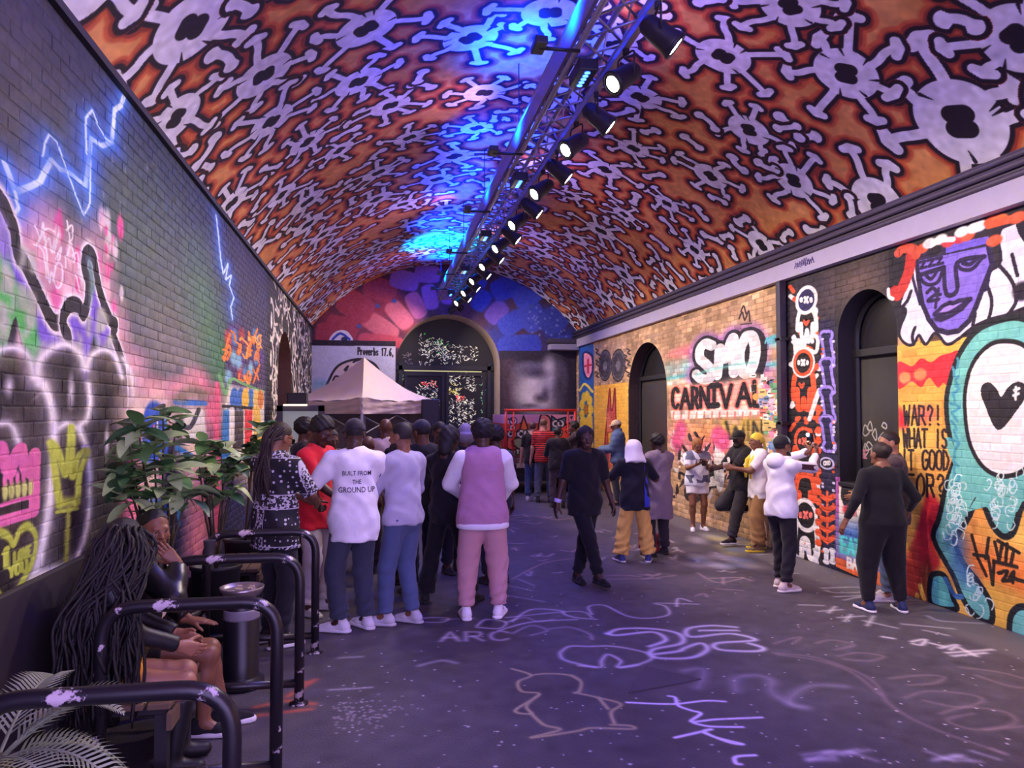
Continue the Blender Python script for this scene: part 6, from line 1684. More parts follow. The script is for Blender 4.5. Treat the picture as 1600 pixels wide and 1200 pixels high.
    def leg(s, f, i, r=(.086, .058, .040), off=0.0, kk=.03):
        k, b = s.k, s.b
        f.limb(s.hips[i] + np.array([0, 0, -.02]), s.knee[i], r[0] * k * b + off, r[1] * k * (.5 + .5 * b) + off, kk)
        c = s.knee[i] + (s.ank[i] - s.knee[i]) * .30 + np.array([0, -.012, 0])
        f.limb(s.knee[i], c, r[1] * k + off, (r[1] * .98) * k * (.6 + .4 * b) + off, kk); f.limb(c, s.ank[i], r[1] * .96 * k * (.6 + .4 * b) + off, r[2] * k + off, kk)
def body_mesh(sk, h, skin, hand_kind, eyes=True, thin=1.0):
    f = Field(sk.lo, sk.hi, h); sk.torso(f)
    for i in (0, 1):
        sk.arm(f, i); sk.leg(f, i, (.086 * thin, .058 * thin, .040 * thin))
        f.limb(sk.ank[i], sk.ank[i] + np.array([math.sin(sk.toe[i]) * .09, math.cos(sk.toe[i]) * .09, -.045]), .036, .03, .02)
    f.limb(sk.neck - sk.up * .03, sk.hc + sk.hm @ np.array([0, -.03, -.08]), .058 * sk.k, .054 * sk.k, .03)
    V, Q = f.mesh(); V = relax(V, Q, 1, .5)
    Vs, Qs, Ms, n = [V], [Q], [np.zeros(len(Q), int)], len(V)
    hv = (HEAD[0] * sk.k) @ sk.hm.T + sk.hc
    Vs.append(hv); Qs.append(HEAD[1] + n); Ms.append(np.zeros(len(HEAD[1]), int)); n += len(hv)
    # lips take their own colour
    cz = HEAD[0][HEAD[1]].mean(1); lip = (np.abs(cz[:, 2] + .0635) < .0125) & (np.abs(cz[:, 0]) < .024) & (cz[:, 1] > .086); Ms[-1][lip] = 3
    for i, sg in enumerate((-1, 1)):
        hv, hq = HANDS[hand_kind[i]]
        z, y = sk.hd[i], sk.hn[i]; x = np.cross(y, z) * (1 if sg < 0 else -1)
        B = np.stack([x, y, z], 1)
        v = (hv * sk.k) @ B.T + sk.wri[i]
        q = hq if np.linalg.det(B) > 0 else hq[:, ::-1]
        Vs.append(v); Qs.append(q + n); Ms.append(np.zeros(len(q), int)); n += len(v)
    if eyes:
        for sg in (-1, 1):
            for r_, dy, mi in ((.0105, .0, 1), (.0066, .0058, 2)):
                N1, N2 = 8, 6; vs = []
                for a in range(N2 + 1):
                    for b in range(N1):
                        th, ph = math.pi * a / N2, 2 * math.pi * b / N1
                        vs.append((r_ * math.sin(th) * math.cos(ph), r_ * .8 * math.sin(th) * math.sin(ph), r_ * math.cos(th) * .8))
                vs = np.array(vs) + np.array([sg * .031, .0800 + dy, .004])
                fs = np.array([[a * N1 + b, a * N1 + (b + 1) % N1, (a + 1) * N1 + (b + 1) % N1, (a + 1) * N1 + b] for a in range(N2) for b in range(N1)])
                Vs.append((vs * sk.k) @ sk.hm.T + sk.hc); Qs.append(fs + n); Ms.append(np.full(len(fs), mi)); n += len(vs)
    me = me_np('body', np.vstack(Vs), np.vstack(Qs), None)
    for m_ in (skin_mat(skin), eye_w, eye_b, lip_m): me.materials.append(m_)
    me.polygons.foreach_set('material_index', np.concatenate(Ms).astype(np.int32))
    return me
def top_mesh(sk, h, off=.018, sleeve=.75, hem=-.06, cuff=.016, folds=.005, neck=.07, flare=.0, ph=0.0, vest=False):
    """shirt or jacket: sleeve = arm parameter where it ends (0 none, <1 short, 2 long); hem = height of its edge relative to the hip"""
    off *= .82
    f = Field(sk.lo, sk.hi, h)
    if sleeve > 0:
        for i in (0, 1):
            g_ = Field(sk.lo, sk.hi, h) if False else f
            sk.arm(g_, i, cuff * .72, min(sleeve + .06, 2.0), .02)
    for i in (0, 1):
        if sleeve <= 1 and sleeve > 0:
            d = unit(sk.elb[i] - sk.sh[i]); f.plane(sk.sh[i] + (sk.elb[i] - sk.sh[i]) * sleeve, d) if False else None
    A = f.D.copy()
    if sleeve > 0:
        # trim the sleeve ends square before the trunk is blended in
        for i in (0, 1):
            if sleeve <= 1: p, d = sk.sh[i] + (sk.elb[i] - sk.sh[i]) * sleeve, unit(sk.elb[i] - sk.sh[i])
            else: p, d = sk.elb[i] + (sk.wri[i] - sk.elb[i]) * (sleeve - 1), unit(sk.wri[i] - sk.elb[i])
            cut = (f.X - p[0]) * d[0] + (f.Y - p[1]) * d[1] + (f.Z - p[2]) * d[2]
            near = ((f.X - p[0]) ** 2 + (f.Y - p[1]) ** 2 + (f.Z - p[2]) ** 2) < .016
            f.D = np.where(near, np.maximum(f.D, cut), f.D)
    sk.torso(f, off, .045, .75)
    if hem < .03:
        f.limb(sk.P + sk.up * .14, sk.P + np.array([0, 0, hem - .08]), .160 * sk.k * sk.b + off * .8, .188 * sk.k * sk.b + off * .6 + flare, .05, ys=.74)
    f.plane(sk.P + np.array([0, 0, hem]), (0, 0, -1))
    n = sk.neck + sk.up * .035 + np.array([0, .012, 0]); f.limb(n, n + sk.up * .2, neck, neck, 0, sub=True)
    if folds: f.ruffle(folds, 24, 17, ph); f.ruffle(folds * .7, 46, 31, ph + 1.3)
    V, Q = f.mesh(); return relax(V, Q, 1, .4), Q
def legs_mesh(sk, h, r=(.098, .076, .064), to=(1.93, 1.93), waist=.09, folds=.004, ph=0.0, skirt=False, flare=0.0):
    """trousers or shorts: to = leg parameter where each leg ends (1 knee, 2 ankle)"""
    f = Field(sk.lo, sk.hi, h); k, b = sk.k, sk.b
    for i in (0, 1):
        a = sk.hips[i] + np.array([0, 0, -.02])
        if to[i] <= 1: f.limb(a, a + (sk.knee[i] - a) * (to[i] + .05), r[0] * k * b, r[1] * k * b, .02)
        else:
            f.limb(a, sk.knee[i], r[0] * k * b, r[1] * k * b, .02); e = sk.knee[i] + (sk.ank[i] - sk.knee[i]) * min(to[i] - .9, 1.06); f.limb(sk.knee[i], e, r[1] * k * b, r[2] * k + flare, .02)
            if folds:
                d = unit(e - sk.knee[i]); w = f.win(e, sk.knee[i], .12); t = (f.X[w[0]] - e[0]) * d[0] + (f.Y[:, w[1]] - e[1]) * d[1] + (f.Z[:, :, w[2]] - e[2]) * d[2]
                f.D[w] += folds * (np.sin(t * 75 + f.X[w[0]] * 30 + ph) * np.clip((t + .32) * 5, 0, 1.6) + .7 * np.sin(t * 42 + f.X[w[0]] * 55 + f.Y[:, w[1]] * 40 + ph * 2))
        for_cut = (a + (sk.knee[i] - a) * to[i], unit(sk.knee[i] - a)) if to[i] <= 1 else (sk.knee[i] + (sk.ank[i] - sk.knee[i]) * (to[i] - 1), unit(sk.ank[i] - sk.knee[i]))
        p, d = for_cut
        near = ((f.X - p[0]) ** 2 + (f.Y - p[1]) ** 2 + (f.Z - p[2]) ** 2) < .022
        f.D = np.where(near, np.maximum(f.D, (f.X - p[0]) * d[0] + (f.Y - p[1]) * d[1] + (f.Z - p[2]) * d[2]), f.D)
    f.limb(sk.hips[0], sk.hips[1], .106 * k * b, .106 * k * b, .04, ys=1.05); f.limb(sk.P, sk.P + sk.up * waist, .138 * k * b, .138 * k * b, .04, ys=.80)
    f.plane(sk.P + sk.up * waist, sk.up)
    V, Q = f.mesh(); return relax(V, Q, 1, .4), Q
def put(name, VQ, m_, parent, mats=None):
    o = bpy.data.objects.new(name, me_np(name, VQ[0], VQ[1], m_)); return link(o, parent)
def head_item(name, key, m_, sk, parent, tf=None):
    V, Q = HW[key]; V = V if tf is None else tf(V); return put(name, ((V * sk.k) @ sk.hm.T + sk.hc, Q), m_, parent)
def shoes(sk, parent, upper, sole, tall=None):
    for i in (0, 1):
        a = sk.toe[i]; B = np.array([[math.cos(a), math.sin(a), 0], [-math.sin(a), math.cos(a), 0], [0, 0, 1]])
        fz = sk.foot[i].copy()
        o = put('shoe', ((SH_U[0] * sk.k) @ B.T + fz, SH_U[1]), upper, parent); put('sole', ((SH_S[0] * sk.k) @ B.T + fz, SH_S[1]), sole, o)
def person(label, px, py, top_px, heading, skin='dark', res=.015, Hfix=None, group=None, hand_kind=('relaxed', 'relaxed'), eyes=True, xy=None, thin=.84, **pose):
    """stands at the photo point (px,py) on the floor, as tall as its head top shows; heading 0 = away from the viewer, 90 = to the mural wall"""
    p = floor_at(px, py) if xy is None else Vector((xy[0], xy[1], 0))
    d = (p - Vector(CAMP)); depth = p.y
    H = Hfix or (at(px, top_px, p.y).z)
    root = empty('person', (p.x, p.y, 0), -R(heading), label, 'person', group)
    sk = Skel(H=H, **pose)
    o = bpy.data.objects.new('body', body_mesh(sk, res, skin, hand_kind, eyes, thin)); link(o, root)
    root['_'] = 0; del root['_']
    return root, sk
def nm(c_): return '%d_%d_%d' % tuple(c_)
def hair_m(c_): return mat('hair_' + nm(c_), c_, .65, var=.25, scale=120, bump=.35)
def simple(label, px, py, top, heading, skin, topc, legc, shoec, hair='fade', hairc=(28, 22, 22), res=.017, sleeve=.75, hem=-.08, r=(.100, .080, .066), solec=None, beard=False, cap=None, off=.018, cuff=.016, topn='shirt', to=(1.93, 1.93), folds=.0065, bottom='trousers', group=None, hk=('relaxed', 'relaxed'), flare=0.0, xy=None, Hfix=None, thin=.84, topm=None, legm=None, lf=.0055, legfl=0.0, **pose):
    root, sk = person(label, px, py, top, heading, skin, res, Hfix, group, hk, xy=xy, thin=thin, **pose)
    t = put(topn, top_mesh(sk, res, off, sleeve, hem, cuff, folds, ph=px * .1, flare=flare), topm or cloth(nm(topc), topc), root)
    b = put(bottom, legs_mesh(sk, res, r, to, ph=px * .2, folds=lf, flare=legfl), legm or cloth(nm(legc), legc), root)
    shoes(sk, root, cloth('shoe' + nm(shoec), shoec, .6), cloth('sole' + nm(solec or shoec), solec or shoec, .6))
    if hair: head_item('hair', hair, hair_m(hairc), sk, root)
    if beard: head_item('beard', 'beard', hair_m(hairc), sk, root)
    if cap:
        o = head_item('cap', 'cap', cloth('cap' + nm(cap), cap, .7), sk, root); head_item('cap_bill', 'bill', cloth('cap' + nm(cap), cap, .7), sk, o)
    return root, sk, t, b
def far(label, px, top, Y, heading, *a, **k):
    p_ = at(px, top, Y); return simple(label, px, 0, 0, heading, *a, xy=(p_.x, Y), Hfix=p_.z, **k)
def world_pt(root, v): return root.location + Matrix.Rotation(root.rotation_euler.z, 3, 'Z') @ Vector(v)
def back_print(tee, lines, m_, z0, dz, hs, x0=0.0, squeeze=1.0):
    """lettering laid on the back of a shirt"""
    bv = BVHTree.FromPolygons([v.co.copy() for v in tee.data.vertices], [tuple(p.vertices) for p in tee.data.polygons])
    for i, ln in enumerate(lines):
        cu = bpy.data.curves.new('lettering', 'FONT'); cu.body = ln; cu.size = hs[i]; cu.align_x = 'CENTER'; cu.offset = .0006; cu.resolution_u = 2
        ob = bpy.data.objects.new('lettering', cu); COL.objects.link(ob); bpy.context.view_layer.update()
        me = bpy.data.meshes.new_from_object(ob); bpy.data.objects.remove(ob)
        bm = bmesh.new(); bm.from_mesh(me); bmesh.ops.triangulate(bm, faces=bm.faces[:]); bmesh.ops.subdivide_edges(bm, edges=[e for e in bm.edges if e.calc_length() > .03], cuts=1); bmesh.ops.triangulate(bm, faces=bm.faces[:])
        for v in bm.verts:
            x, z = x0 + v.co.x * squeeze, z0 - dz * i + v.co.y
            h_ = bv.ray_cast(Vector((x, -1.0, z)), Vector((0, 1, 0)))
            v.co = (h_[0] + Vector((0, -.004, 0))) if h_[0] is not None else Vector((x, -.2, z))
        bm.to_mesh(me); bm.free(); me.materials.clear(); me.materials.append(m_)
        link(bpy.data.objects.new('lettering', me), tee)
def strands(name, paths, r, m_, parent, n=6):
    t = MB()
    for P in paths: t.tube([tuple(p_) for p_ in P], [r * (1.0 if i < len(P) - 1 else .5) for i in range(len(P))], n)
    return t.obj(name, m_, parent, True)
def gadget(name, label, cat, pos, rot, size, body, face, parent=None, emit=None):
    o = empty(name, pos, 0, label, cat); o.rotation_euler = rot
    t = MB(); t.box((0, 0, 0), size, bev=min(size) * .35); t.obj('case', body, o)
    t = MB(); t.box((0, -size[1] / 2 - .0006, 0), (size[0] * .9, .001, size[2] * .94)); t.obj('screen', face, o)
    return o
W_, K_ = (228, 224, 232), (32, 28, 34)
phone_b, scr_on, scr_off = mat('phone_black', (24, 24, 28), .3), mat('phone_glow', (150, 180, 255), .3, emit=(120, 160, 255), estr=2.5), mat('phone_dark', (20, 22, 30), .15)

# ---------------------------------------------------------------- white tee with printed back
root, sk, tee, _ = simple('man in a white printed T-shirt, black cap and jeans, back to the viewer', 552, 988, 657, -4, 'deep', (236, 232, 240), (60, 64, 82), (224, 220, 228), hair='fade', cap=(44, 38, 44), res=.0125, sleeve=.92, hem=-.17, off=.032, cuff=.034, r=(.100, .082, .074), feet=((-.11, .03), (.11, .10)), toe=(-1.15, -.6), hands=((-.30, .26, 1.06), (.14, .36, 1.12)), elbow=((-1, -.5, -.6), (1, -.3, -.6)), build=1.04, head=(0, -.15), hk=('grip', 'relaxed'))
back_print(tee, ['BUILT FROM', 'THE', 'GROUND UP'], mat('print_black', (40, 34, 46), .8), sk.chest[2] - .02, .070, (.054, .050, .064), .015, .80)
o = strands('chain', [[(math.cos(a) * .07 + sk.neck[0], math.sin(a) * .075 + sk.neck[1] + .015, sk.neck[2] + .03 + .02 * math.sin(-a)) for a in np.linspace(0, 6.28, 20)]], .004, mat('gold', (214, 170, 80), .3, .9), root)

# ---------------------------------------------------------------- bandana shirt
def bandana_mat():
    m = bpy.data.materials.new('bandana_print'); m.use_nodes = True; N, L = m.node_tree.nodes, m.node_tree.links
    b = N['Principled BSDF']; b.inputs['Roughness'].default_value = .8
    tc = N.new('ShaderNodeTexCoord'); mp = N.new('ShaderNodeMapping'); L.new(tc.outputs['Object'], mp.inputs['Vector'])
    vo = N.new('ShaderNodeTexVoronoi'); vo.feature = 'F1'; vo.inputs['Scale'].default_value = 24; vo.inputs['Randomness'].default_value = .35; L.new(mp.outputs[0], vo.inputs['Vector'])
    dots = N.new('ShaderNodeMath'); dots.operation = 'LESS_THAN'; dots.inputs[1].default_value = .26; L.new(vo.outputs['Distance'], dots.inputs[0])
    sp = N.new('ShaderNodeSeparateXYZ'); L.new(tc.outputs['Object'], sp.inputs[0])
    def band(out, per, off, w):
        a = N.new('ShaderNodeMath'); a.operation = 'ADD'; a.inputs[1].default_value = off; L.new(out, a.inputs[0])
        p_ = N.new('ShaderNodeMath'); p_.operation = 'PINGPONG'; p_.inputs[1].default_value = per; L.new(a.outputs[0], p_.inputs[0])
        l = N.new('ShaderNodeMath'); l.operation = 'LESS_THAN'; l.inputs[1].default_value = w; L.new(p_.outputs[0], l.inputs[0]); return l.outputs[0]
    def mx(a, c_, op='MAXIMUM'):
        q = N.new('ShaderNodeMath'); q.operation = op; L.new(a, q.inputs[0]); L.new(c_, q.inputs[1]); return q.outputs[0]
    wide = mx(band(sp.outputs[2], .20, .06, .052), band(sp.outputs[0], .16, .02, .036))
    edge_o = mx(band(sp.outputs[2], .20, .06, .058), band(sp.outputs[0], .16, .02, .042))
    nz = N.new('ShaderNodeTexNoise'); nz.inputs['Scale'].default_value = 55; nz.inputs['Detail'].default_value = 2; L.new(tc.outputs['Object'], nz.inputs['Vector'])
    fl = N.new('ShaderNodeMath'); fl.operation = 'GREATER_THAN'; fl.inputs[1].default_value = .52; L.new(nz.outputs['Fac'], fl.inputs[0])
    inv = N.new('ShaderNodeMath'); inv.operation = 'SUBTRACT'; inv.inputs[0].default_value = 1; L.new(wide, inv.inputs[1])
    line = N.new('ShaderNodeMath'); line.operation = 'SUBTRACT'; L.new(edge_o, line.inputs[0]); L.new(wide, line.inputs[1])
    tot = mx(mx(mx(dots.outputs[0], inv.outputs[0], 'MULTIPLY'), line.outputs[0]), mx(fl.outputs[0], wide, 'MULTIPLY'))
    mi = N.new('ShaderNodeMix'); mi.data_type = 'RGBA'; L.new(tot, mi.inputs['Factor']); mi.inputs['A'].default_value = (*srgb((30, 28, 36)), 1); mi.inputs['B'].default_value = (*srgb((196, 192, 206)), 1)
    L.new(mi.outputs['Result'], b.inputs['Base Color']); return m
root, sk, _, _ = simple('man with long dreadlocks in a black bandana-print shirt, side to the viewer', 428, 1006, 662, 38, 'brown', K_, (34, 32, 40), (40, 36, 42), hair='short', hairc=(44, 32, 30), solec=(226, 222, 226), res=.0125, sleeve=.98, hem=-.16, off=.036, cuff=.038, r=(.104, .084, .066), topm=bandana_mat(), flare=.025, feet=((-.10, .04), (.12, -.06)), toe=(.1, .45), hands=((-.06, .38, 1.12), (.10, .36, 1.10)), elbow=((-1, -.4, -.6), (1, -.4, -.6)), head=(-.1, -.32), hk=('relaxed', 'relaxed'))
gd = random.Random(2); paths = []
for k in range(34):
    a = gd.uniform(-1.3, 1.3); s0 = np.array([.084 * math.sin(a), -.02 - .09 * math.cos(a), gd.uniform(-.03, .085)])
    p0 = sk.hc + sk.hm @ (s0 * sk.k); L_ = gd.uniform(.28, .46); tie = sk.hc + np.array([.02 * math.sin(a), -.155, -.10])
    q0 = tie + np.array([gd.uniform(-.035, .035), gd.uniform(-.02, .02), gd.uniform(-.02, .02)])
    q1 = q0 + np.array([gd.uniform(-.06, .06), -.02 + gd.uniform(-.04, .03), -L_ * .55]); q2 = q1 + np.array([gd.uniform(-.05, .05), .03, -L_ * .45])
    paths.append([Vector(v) for v in spline([p0, (p0 + q0) / 2 + np.array([0, -.03, .02]), q0, q1, q2], 4)])
strands('dreadlocks', paths, .0095, hair_m((44, 32, 30)), root)
t = MB()
for sx in (-.032, .032): t.lathe([(.0, 0), (.021, .001), (.023, .004), (.0, .005)], 14, M=Matrix.Translation(Vector(sk.hc)) @ Matrix(sk.hm.tolist()).to_4x4() @ Matrix.Translation((sx, .105, .004)) @ Matrix.Rotation(-math.pi / 2, 4, 'X'))
MM = Matrix.Translation(Vector(sk.hc)) @ Matrix(sk.hm.tolist()).to_4x4()
for sx in (-1, 1): t.tube([(sx * .053, .105, .008), (sx * .083, .06, .010), (sx * .084, -.005, .010)], .003, 5, MM)
t.obj('glasses', mat('glasses_dark', (22, 20, 24), .2), root)

# ---------------------------------------------------------------- red tee and friends of the left knot
root, sk, _, _ = simple('man in a bright red T-shirt and pale trousers looking down', 492, 957, 655, 118, 'deep', (214, 36, 54), (196, 184, 180), (206, 200, 200), hair='afro', hairc=(30, 24, 24), res=.013, sleeve=.9, hem=-.16, off=.034, cuff=.032, r=(.104, .084, .074), flare=.02, feet=((-.12, .05), (.12, -.02)), toe=(-.2, .3), hands=((-.10, .34, 1.08), (.12, .34, 1.05)), elbow=((-1, -.4, -.6), (1, -.4, -.6)), head=(.0, -.48))
strands('chain', [[(math.cos(a) * .085 + sk.neck[0], math.sin(a) * .085 + sk.neck[1] + .045, sk.neck[2] - .02 - .07 * max(math.sin(a), 0) + .03) for a in np.linspace(0, 6.28, 24)]], .005, mat('gold', (214, 170, 80), .3, .9), root)
root, sk, _, _ = simple('bearded man in a pale grey sweatshirt and blue jeans, turned to the tent', 630, 976, 662, -42, 'brown', (176, 172, 192), (80, 92, 130), (190, 186, 196), hair='fade', hairc=(34, 26, 26), beard=True, res=.0125, sleeve=1.93, hem=-.05, off=.020, cuff=.020, r=(.100, .080, .064), lf=.003, topn='sweatshirt', feet=((-.12, .10), (.10, -.02)), toe=(-.5, -.25), hands=((-.18, .30, .98), (.20, .22, .95)), elbow=((-1, -.6, -.3), (1, -.8, -.3)), head=(.25, -.05), lean=(0, .02))
bm_ = MB(); e_ = sk.sh[0] * .62 + sk.elb[0] * .38; bm_.lathe([(.0, 0), (.032, .001), (.034, .005), (.0, .008)], 14, M=Matrix.Translation(Vector(e_) + Vector((-.062, -.02, 0))) @ Matrix.Rotation(-math.pi / 2, 4, 'Y')); bm_.obj('sleeve_badge', mat('badge_blue', (44, 50, 140), .7), root)
simple('man in a black jacket and dark jeans beside the grey sweatshirt', 660, 928, 658, -18, 'dark', (30, 28, 34), (38, 42, 62), (30, 28, 32), hair='short', cap=(46, 44, 62), res=.015, sleeve=1.95, hem=-.10, off=.03, cuff=.028, topn='jacket', r=(.10, .082, .074), feet=((-.12, 0), (.12, .08)), toe=(-.3, .3), hands=((-.12, .30, 1.08), (.14, .30, 1.05)), head=(.2, -.2))
root, sk, _, _ = simple('person dressed in black with legs apart holding a glowing phone', 700, 944, 668, 28, 'deep', (26, 24, 30), (26, 24, 30), (30, 28, 34), hair='long', hairc=(22, 18, 22), res=.015, sleeve=1.9, hem=-.12, off=.024, cuff=.02, r=(.098, .080, .080), legfl=.01, feet=((-.24, .0), (.20, .10)), toe=(-.4, .3), hands=((-.02, .30, 1.22), (.10, .32, 1.24)), head=(-.1, -.35), hk=('grip', 'grip'))
gadget('smartphone', 'glowing phone held by the person in black', 'phone', at(716, 728, 6.85) , (0, 0, 0), (.072, .009, .145), phone_b, scr_on)
# ---------------------------------------------------------------- mauve vest with white sleeves
root, sk, sl, _ = simple('man in a mauve body-warmer jacket with white sleeves and pink joggers', 754, 966, 660, 3, 'deep', W_, (196, 146, 156), (238, 234, 240), hair='afro', hairc=(20, 16, 20), res=.0125, sleeve=1.92, hem=-.02, off=.006, cuff=.036, topn='sleeves', r=(.112, .094, .066), feet=((-.15, .0), (.15, .03)), toe=(-.12, .35), hands=((-.16, .30, 1.06), (.18, .30, 1.02)), elbow=((-1.2, -.2, -.5), (1.2, -.2, -.5)), head=(0, -.2), build=1.08, lf=.005)
f_ = top_mesh(sk, .0125, .050, 0, -.10, .0, .004, .075, flare=.015); put('vest', f_, cloth('vest_mauve', (178, 128, 158)), root)
def ring_band(sk, z, off, hgt, ys=.82, rr=.138):
    t = MB(); n = 40; a_, b_ = rr * sk.k * sk.b + off, (rr * sk.k * sk.b + off) * ys
    c0 = sk.P + sk.up * (z / max(sk.up[2], .1)); vs, fs = [], []
    for j, (dz, e) in enumerate(((0, 0), (hgt * .3, .006), (hgt * .7, .006), (hgt, 0))):
        for k in range(n): vs.append((c0[0] + (a_ + e) * math.cos(6.2832 * k / n), c0[1] + (b_ + e) * math.sin(6.2832 * k / n), c0[2] + dz))
    for j in range(3):
        for k in range(n): fs.append((j * n + k, j * n + (k + 1) % n, (j + 1) * n + (k + 1) % n, (j + 1) * n + k))
    t.add(vs, fs); return t
ring_band(sk, -.115, .030, .05, .76, .188).obj('hem_band', cloth('white_band', W_), root, True)
# ---------------------------------------------------------------- crowd further in under the tent
far('man in a beige T-shirt and tan trousers facing the tent', 602, 655, 9.8, 8, 'dark', (214, 190, 172), (196, 164, 122), (226, 218, 212), hair=None, res=.017, sleeve=.9, hem=-.14, off=.03, cuff=.03, r=(.10, .084, .074), feet=((-.13, 0), (.13, .1)), toe=(-.2, .2), build=1.08)
far('person with dark hair behind the man in red', 474, 656, 8.6, 60, 'dark', (46, 42, 52), (50, 48, 60), (60, 56, 60), hair='afro', res=.021, sleeve=.8, hands=((-.1, .3, 1.1), (.12, .3, 1.1)))
far('dark-haired man behind the red T-shirt, turned to the viewer', 517, 672, 9.2, 165, 'dark', (60, 54, 58), (44, 42, 52), (60, 56, 60), hair='short', res=.021, head=(.2, -.3))
far('person in a pale blue head wrap behind the white printed T-shirt', 561, 688, 10.6, 150, 'dark', (70, 66, 80), (50, 48, 60), (70, 66, 70), hair='durag', hairc=(120, 160, 190), res=.021)
far('bald man half hidden by the beige T-shirt', 574, 682, 9.0, 20, 'dark', (110, 70, 62), (60, 54, 60), (60, 56, 60), hair=None, res=.021)
far('man in black with a short haircut behind the grey sweatshirt', 634, 660, 8.4, -20, 'dark', (34, 30, 36), (40, 38, 48), (40, 38, 40), hair='fade', res=.021, hands=((-.12, .28, 1.2), (.12, .28, 1.2)))
far('person in a grey knitted hat beside the mauve vest', 727, 664, 9.0, 12, 'dark', (38, 34, 42), (36, 34, 44), (40, 38, 40), hair='bucket', hairc=(150, 140, 160), res=.021)
far('person in dark clothes with pinned-up hair behind the phone holder', 686, 660, 8.8, 170, 'dark', (40, 34, 44), (36, 34, 44), (40, 38, 40), hair='bun', res=.021, head=(0, -.2))
far('man with dark curls behind the mauve vest', 775, 668, 8.2, -30, 'deep', (44, 36, 50), (40, 36, 48), (40, 38, 40), hair='afro', res=.021)
# ---------------------------------------------------------------- knot by the truck
def stripe_mat():
    m = bpy.data.materials.new('red_stripes'); m.use_nodes = True; N, L = m.node_tree.nodes, m.node_tree.links
    b = N['Principled BSDF']; b.inputs['Roughness'].default_value = .85; tc = N.new('ShaderNodeTexCoord'); sp = N.new('ShaderNodeSeparateXYZ'); L.new(tc.outputs['Object'], sp.inputs[0])
    p_ = N.new('ShaderNodeMath'); p_.operation = 'PINGPONG'; p_.inputs[1].default_value = .022; L.new(sp.outputs[2], p_.inputs[0])
    l = N.new('ShaderNodeMath'); l.operation = 'LESS_THAN'; l.inputs[1].default_value = .009; L.new(p_.outputs[0], l.inputs[0])
    mi = N.new('ShaderNodeMix'); mi.data_type = 'RGBA'; L.new(l.outputs[0], mi.inputs['Factor']); mi.inputs['A'].default_value = (*srgb((214, 56, 50)), 1); mi.inputs['B'].default_value = (*srgb((60, 20, 28)), 1); L.new(mi.outputs['Result'], b.inputs['Base Color']); return m
simple('young man in a black T-shirt and jeans by the painted truck', 832, 783, 660, 22, 'light', (32, 28, 32), (70, 84, 116), (170, 166, 170), hair='short', hairc=(70, 46, 36), res=.021, sleeve=.8)
simple('man in a red striped T-shirt looking at the painted truck', 850, 785, 655, 12, 'light', (200, 60, 50), (86, 92, 110), (44, 40, 44), hair='fade', hairc=(96, 66, 48), res=.017, sleeve=.85, topm=stripe_mat(), off=.026, feet=((-.13, 0), (.13, .05)), toe=(-.2, .3), head=(-.4, -.1))
simple('person in a dark jacket and grey trousers next to the red stripes', 872, 793, 668, 5, 'dark', (36, 32, 38), (74, 62, 70), (30, 28, 30), hair='short', res=.017, sleeve=1.95, off=.034, cuff=.032, topn='jacket', hands=((-.12, .3, 1.1), (.14, .3, 1.12)), lean=(0, .05))
simple('person with curly hair in dark brown by the side of the truck', 899, 778, 660, -70, 'dark', (62, 46, 52), (54, 46, 54), (50, 44, 48), hair='afro', res=.021, sleeve=1.9, off=.03, hands=((-.06, .42, 1.28), (.1, .36, 1.1)))
# ---------------------------------------------------------------- walker in black
root, sk, _, _ = simple('walker all in black coming towards the viewer with a pale wristband', 914, 912, 668, 168, 'deep', (24, 22, 28), (24, 22, 28), (24, 22, 26), hair='long', hairc=(20, 16, 20), res=.014, sleeve=.95, hem=-.15, off=.026, cuff=.034, flare=.01, r=(.104, .082, .062), feet=((.04, -.10), (-.06, .22)), toe=(.1, -.1), head=(-.25, -.15), hands=((-.32, .05, .82), (.32, -.05, .82)))
w_ = sk.wri[1]; t = MB(); t.tube([tuple(w_ - sk.hd[1] * .05), tuple(w_ - sk.hd[1] * .01)], .040, 12); t.obj('wristband', mat('band_lilac', (190, 180, 226), .6), root, True)
# ---------------------------------------------------------------- puffer jacket
def _quilt(sk, res):
    f = Field(sk.lo, sk.hi, res)
    for i in (0, 1): sk.arm(f, i, .040, 1.95, .02)
    sk.torso(f, .052, .05, .7); f.plane(sk.P + np.array([0, 0, -.06]), (0, 0, -1)); f.limb(sk.neck, sk.neck + sk.up * .07, .085, .08, .02)
    f.D = f.D - .010 * np.abs(np.sin(f.Z * 30)); n = sk.neck + sk.up * .04 + np.array([0, .01, 0]); f.limb(n, n + sk.up * .2, .068, .068, 0, sub=True); V, Q = f.mesh(); return relax(V, Q, 1, .3), Q
root, sk = person('man in a quilted blue jacket and beige cap holding his hands together', 966, 789, 657, -72, 'brown', .016, None, None, ('relaxed', 'relaxed'), hands=((-.06, .34, 1.10), (.10, .32, 1.08)), head=(.1, -.1))
put('quilted_jacket', _quilt(sk, .015), cloth('quilt_blue', (78, 96, 132), .6), root); put('trousers', legs_mesh(sk, .017, (.10, .078, .066)), cloth('slate', (56, 56, 66)), root); shoes(sk, root, cloth('shoe_dk', (40, 36, 40)), cloth('sole_dk', (40, 36, 40)))
head_item('hair', 'fade', hair_m((60, 52, 48)), sk, root); o = head_item('cap', 'cap', cloth('cap_beige', (196, 176, 150)), sk, root); head_item('cap_bill', 'bill', cloth('cap_beige', (196, 176, 150)), sk, o)
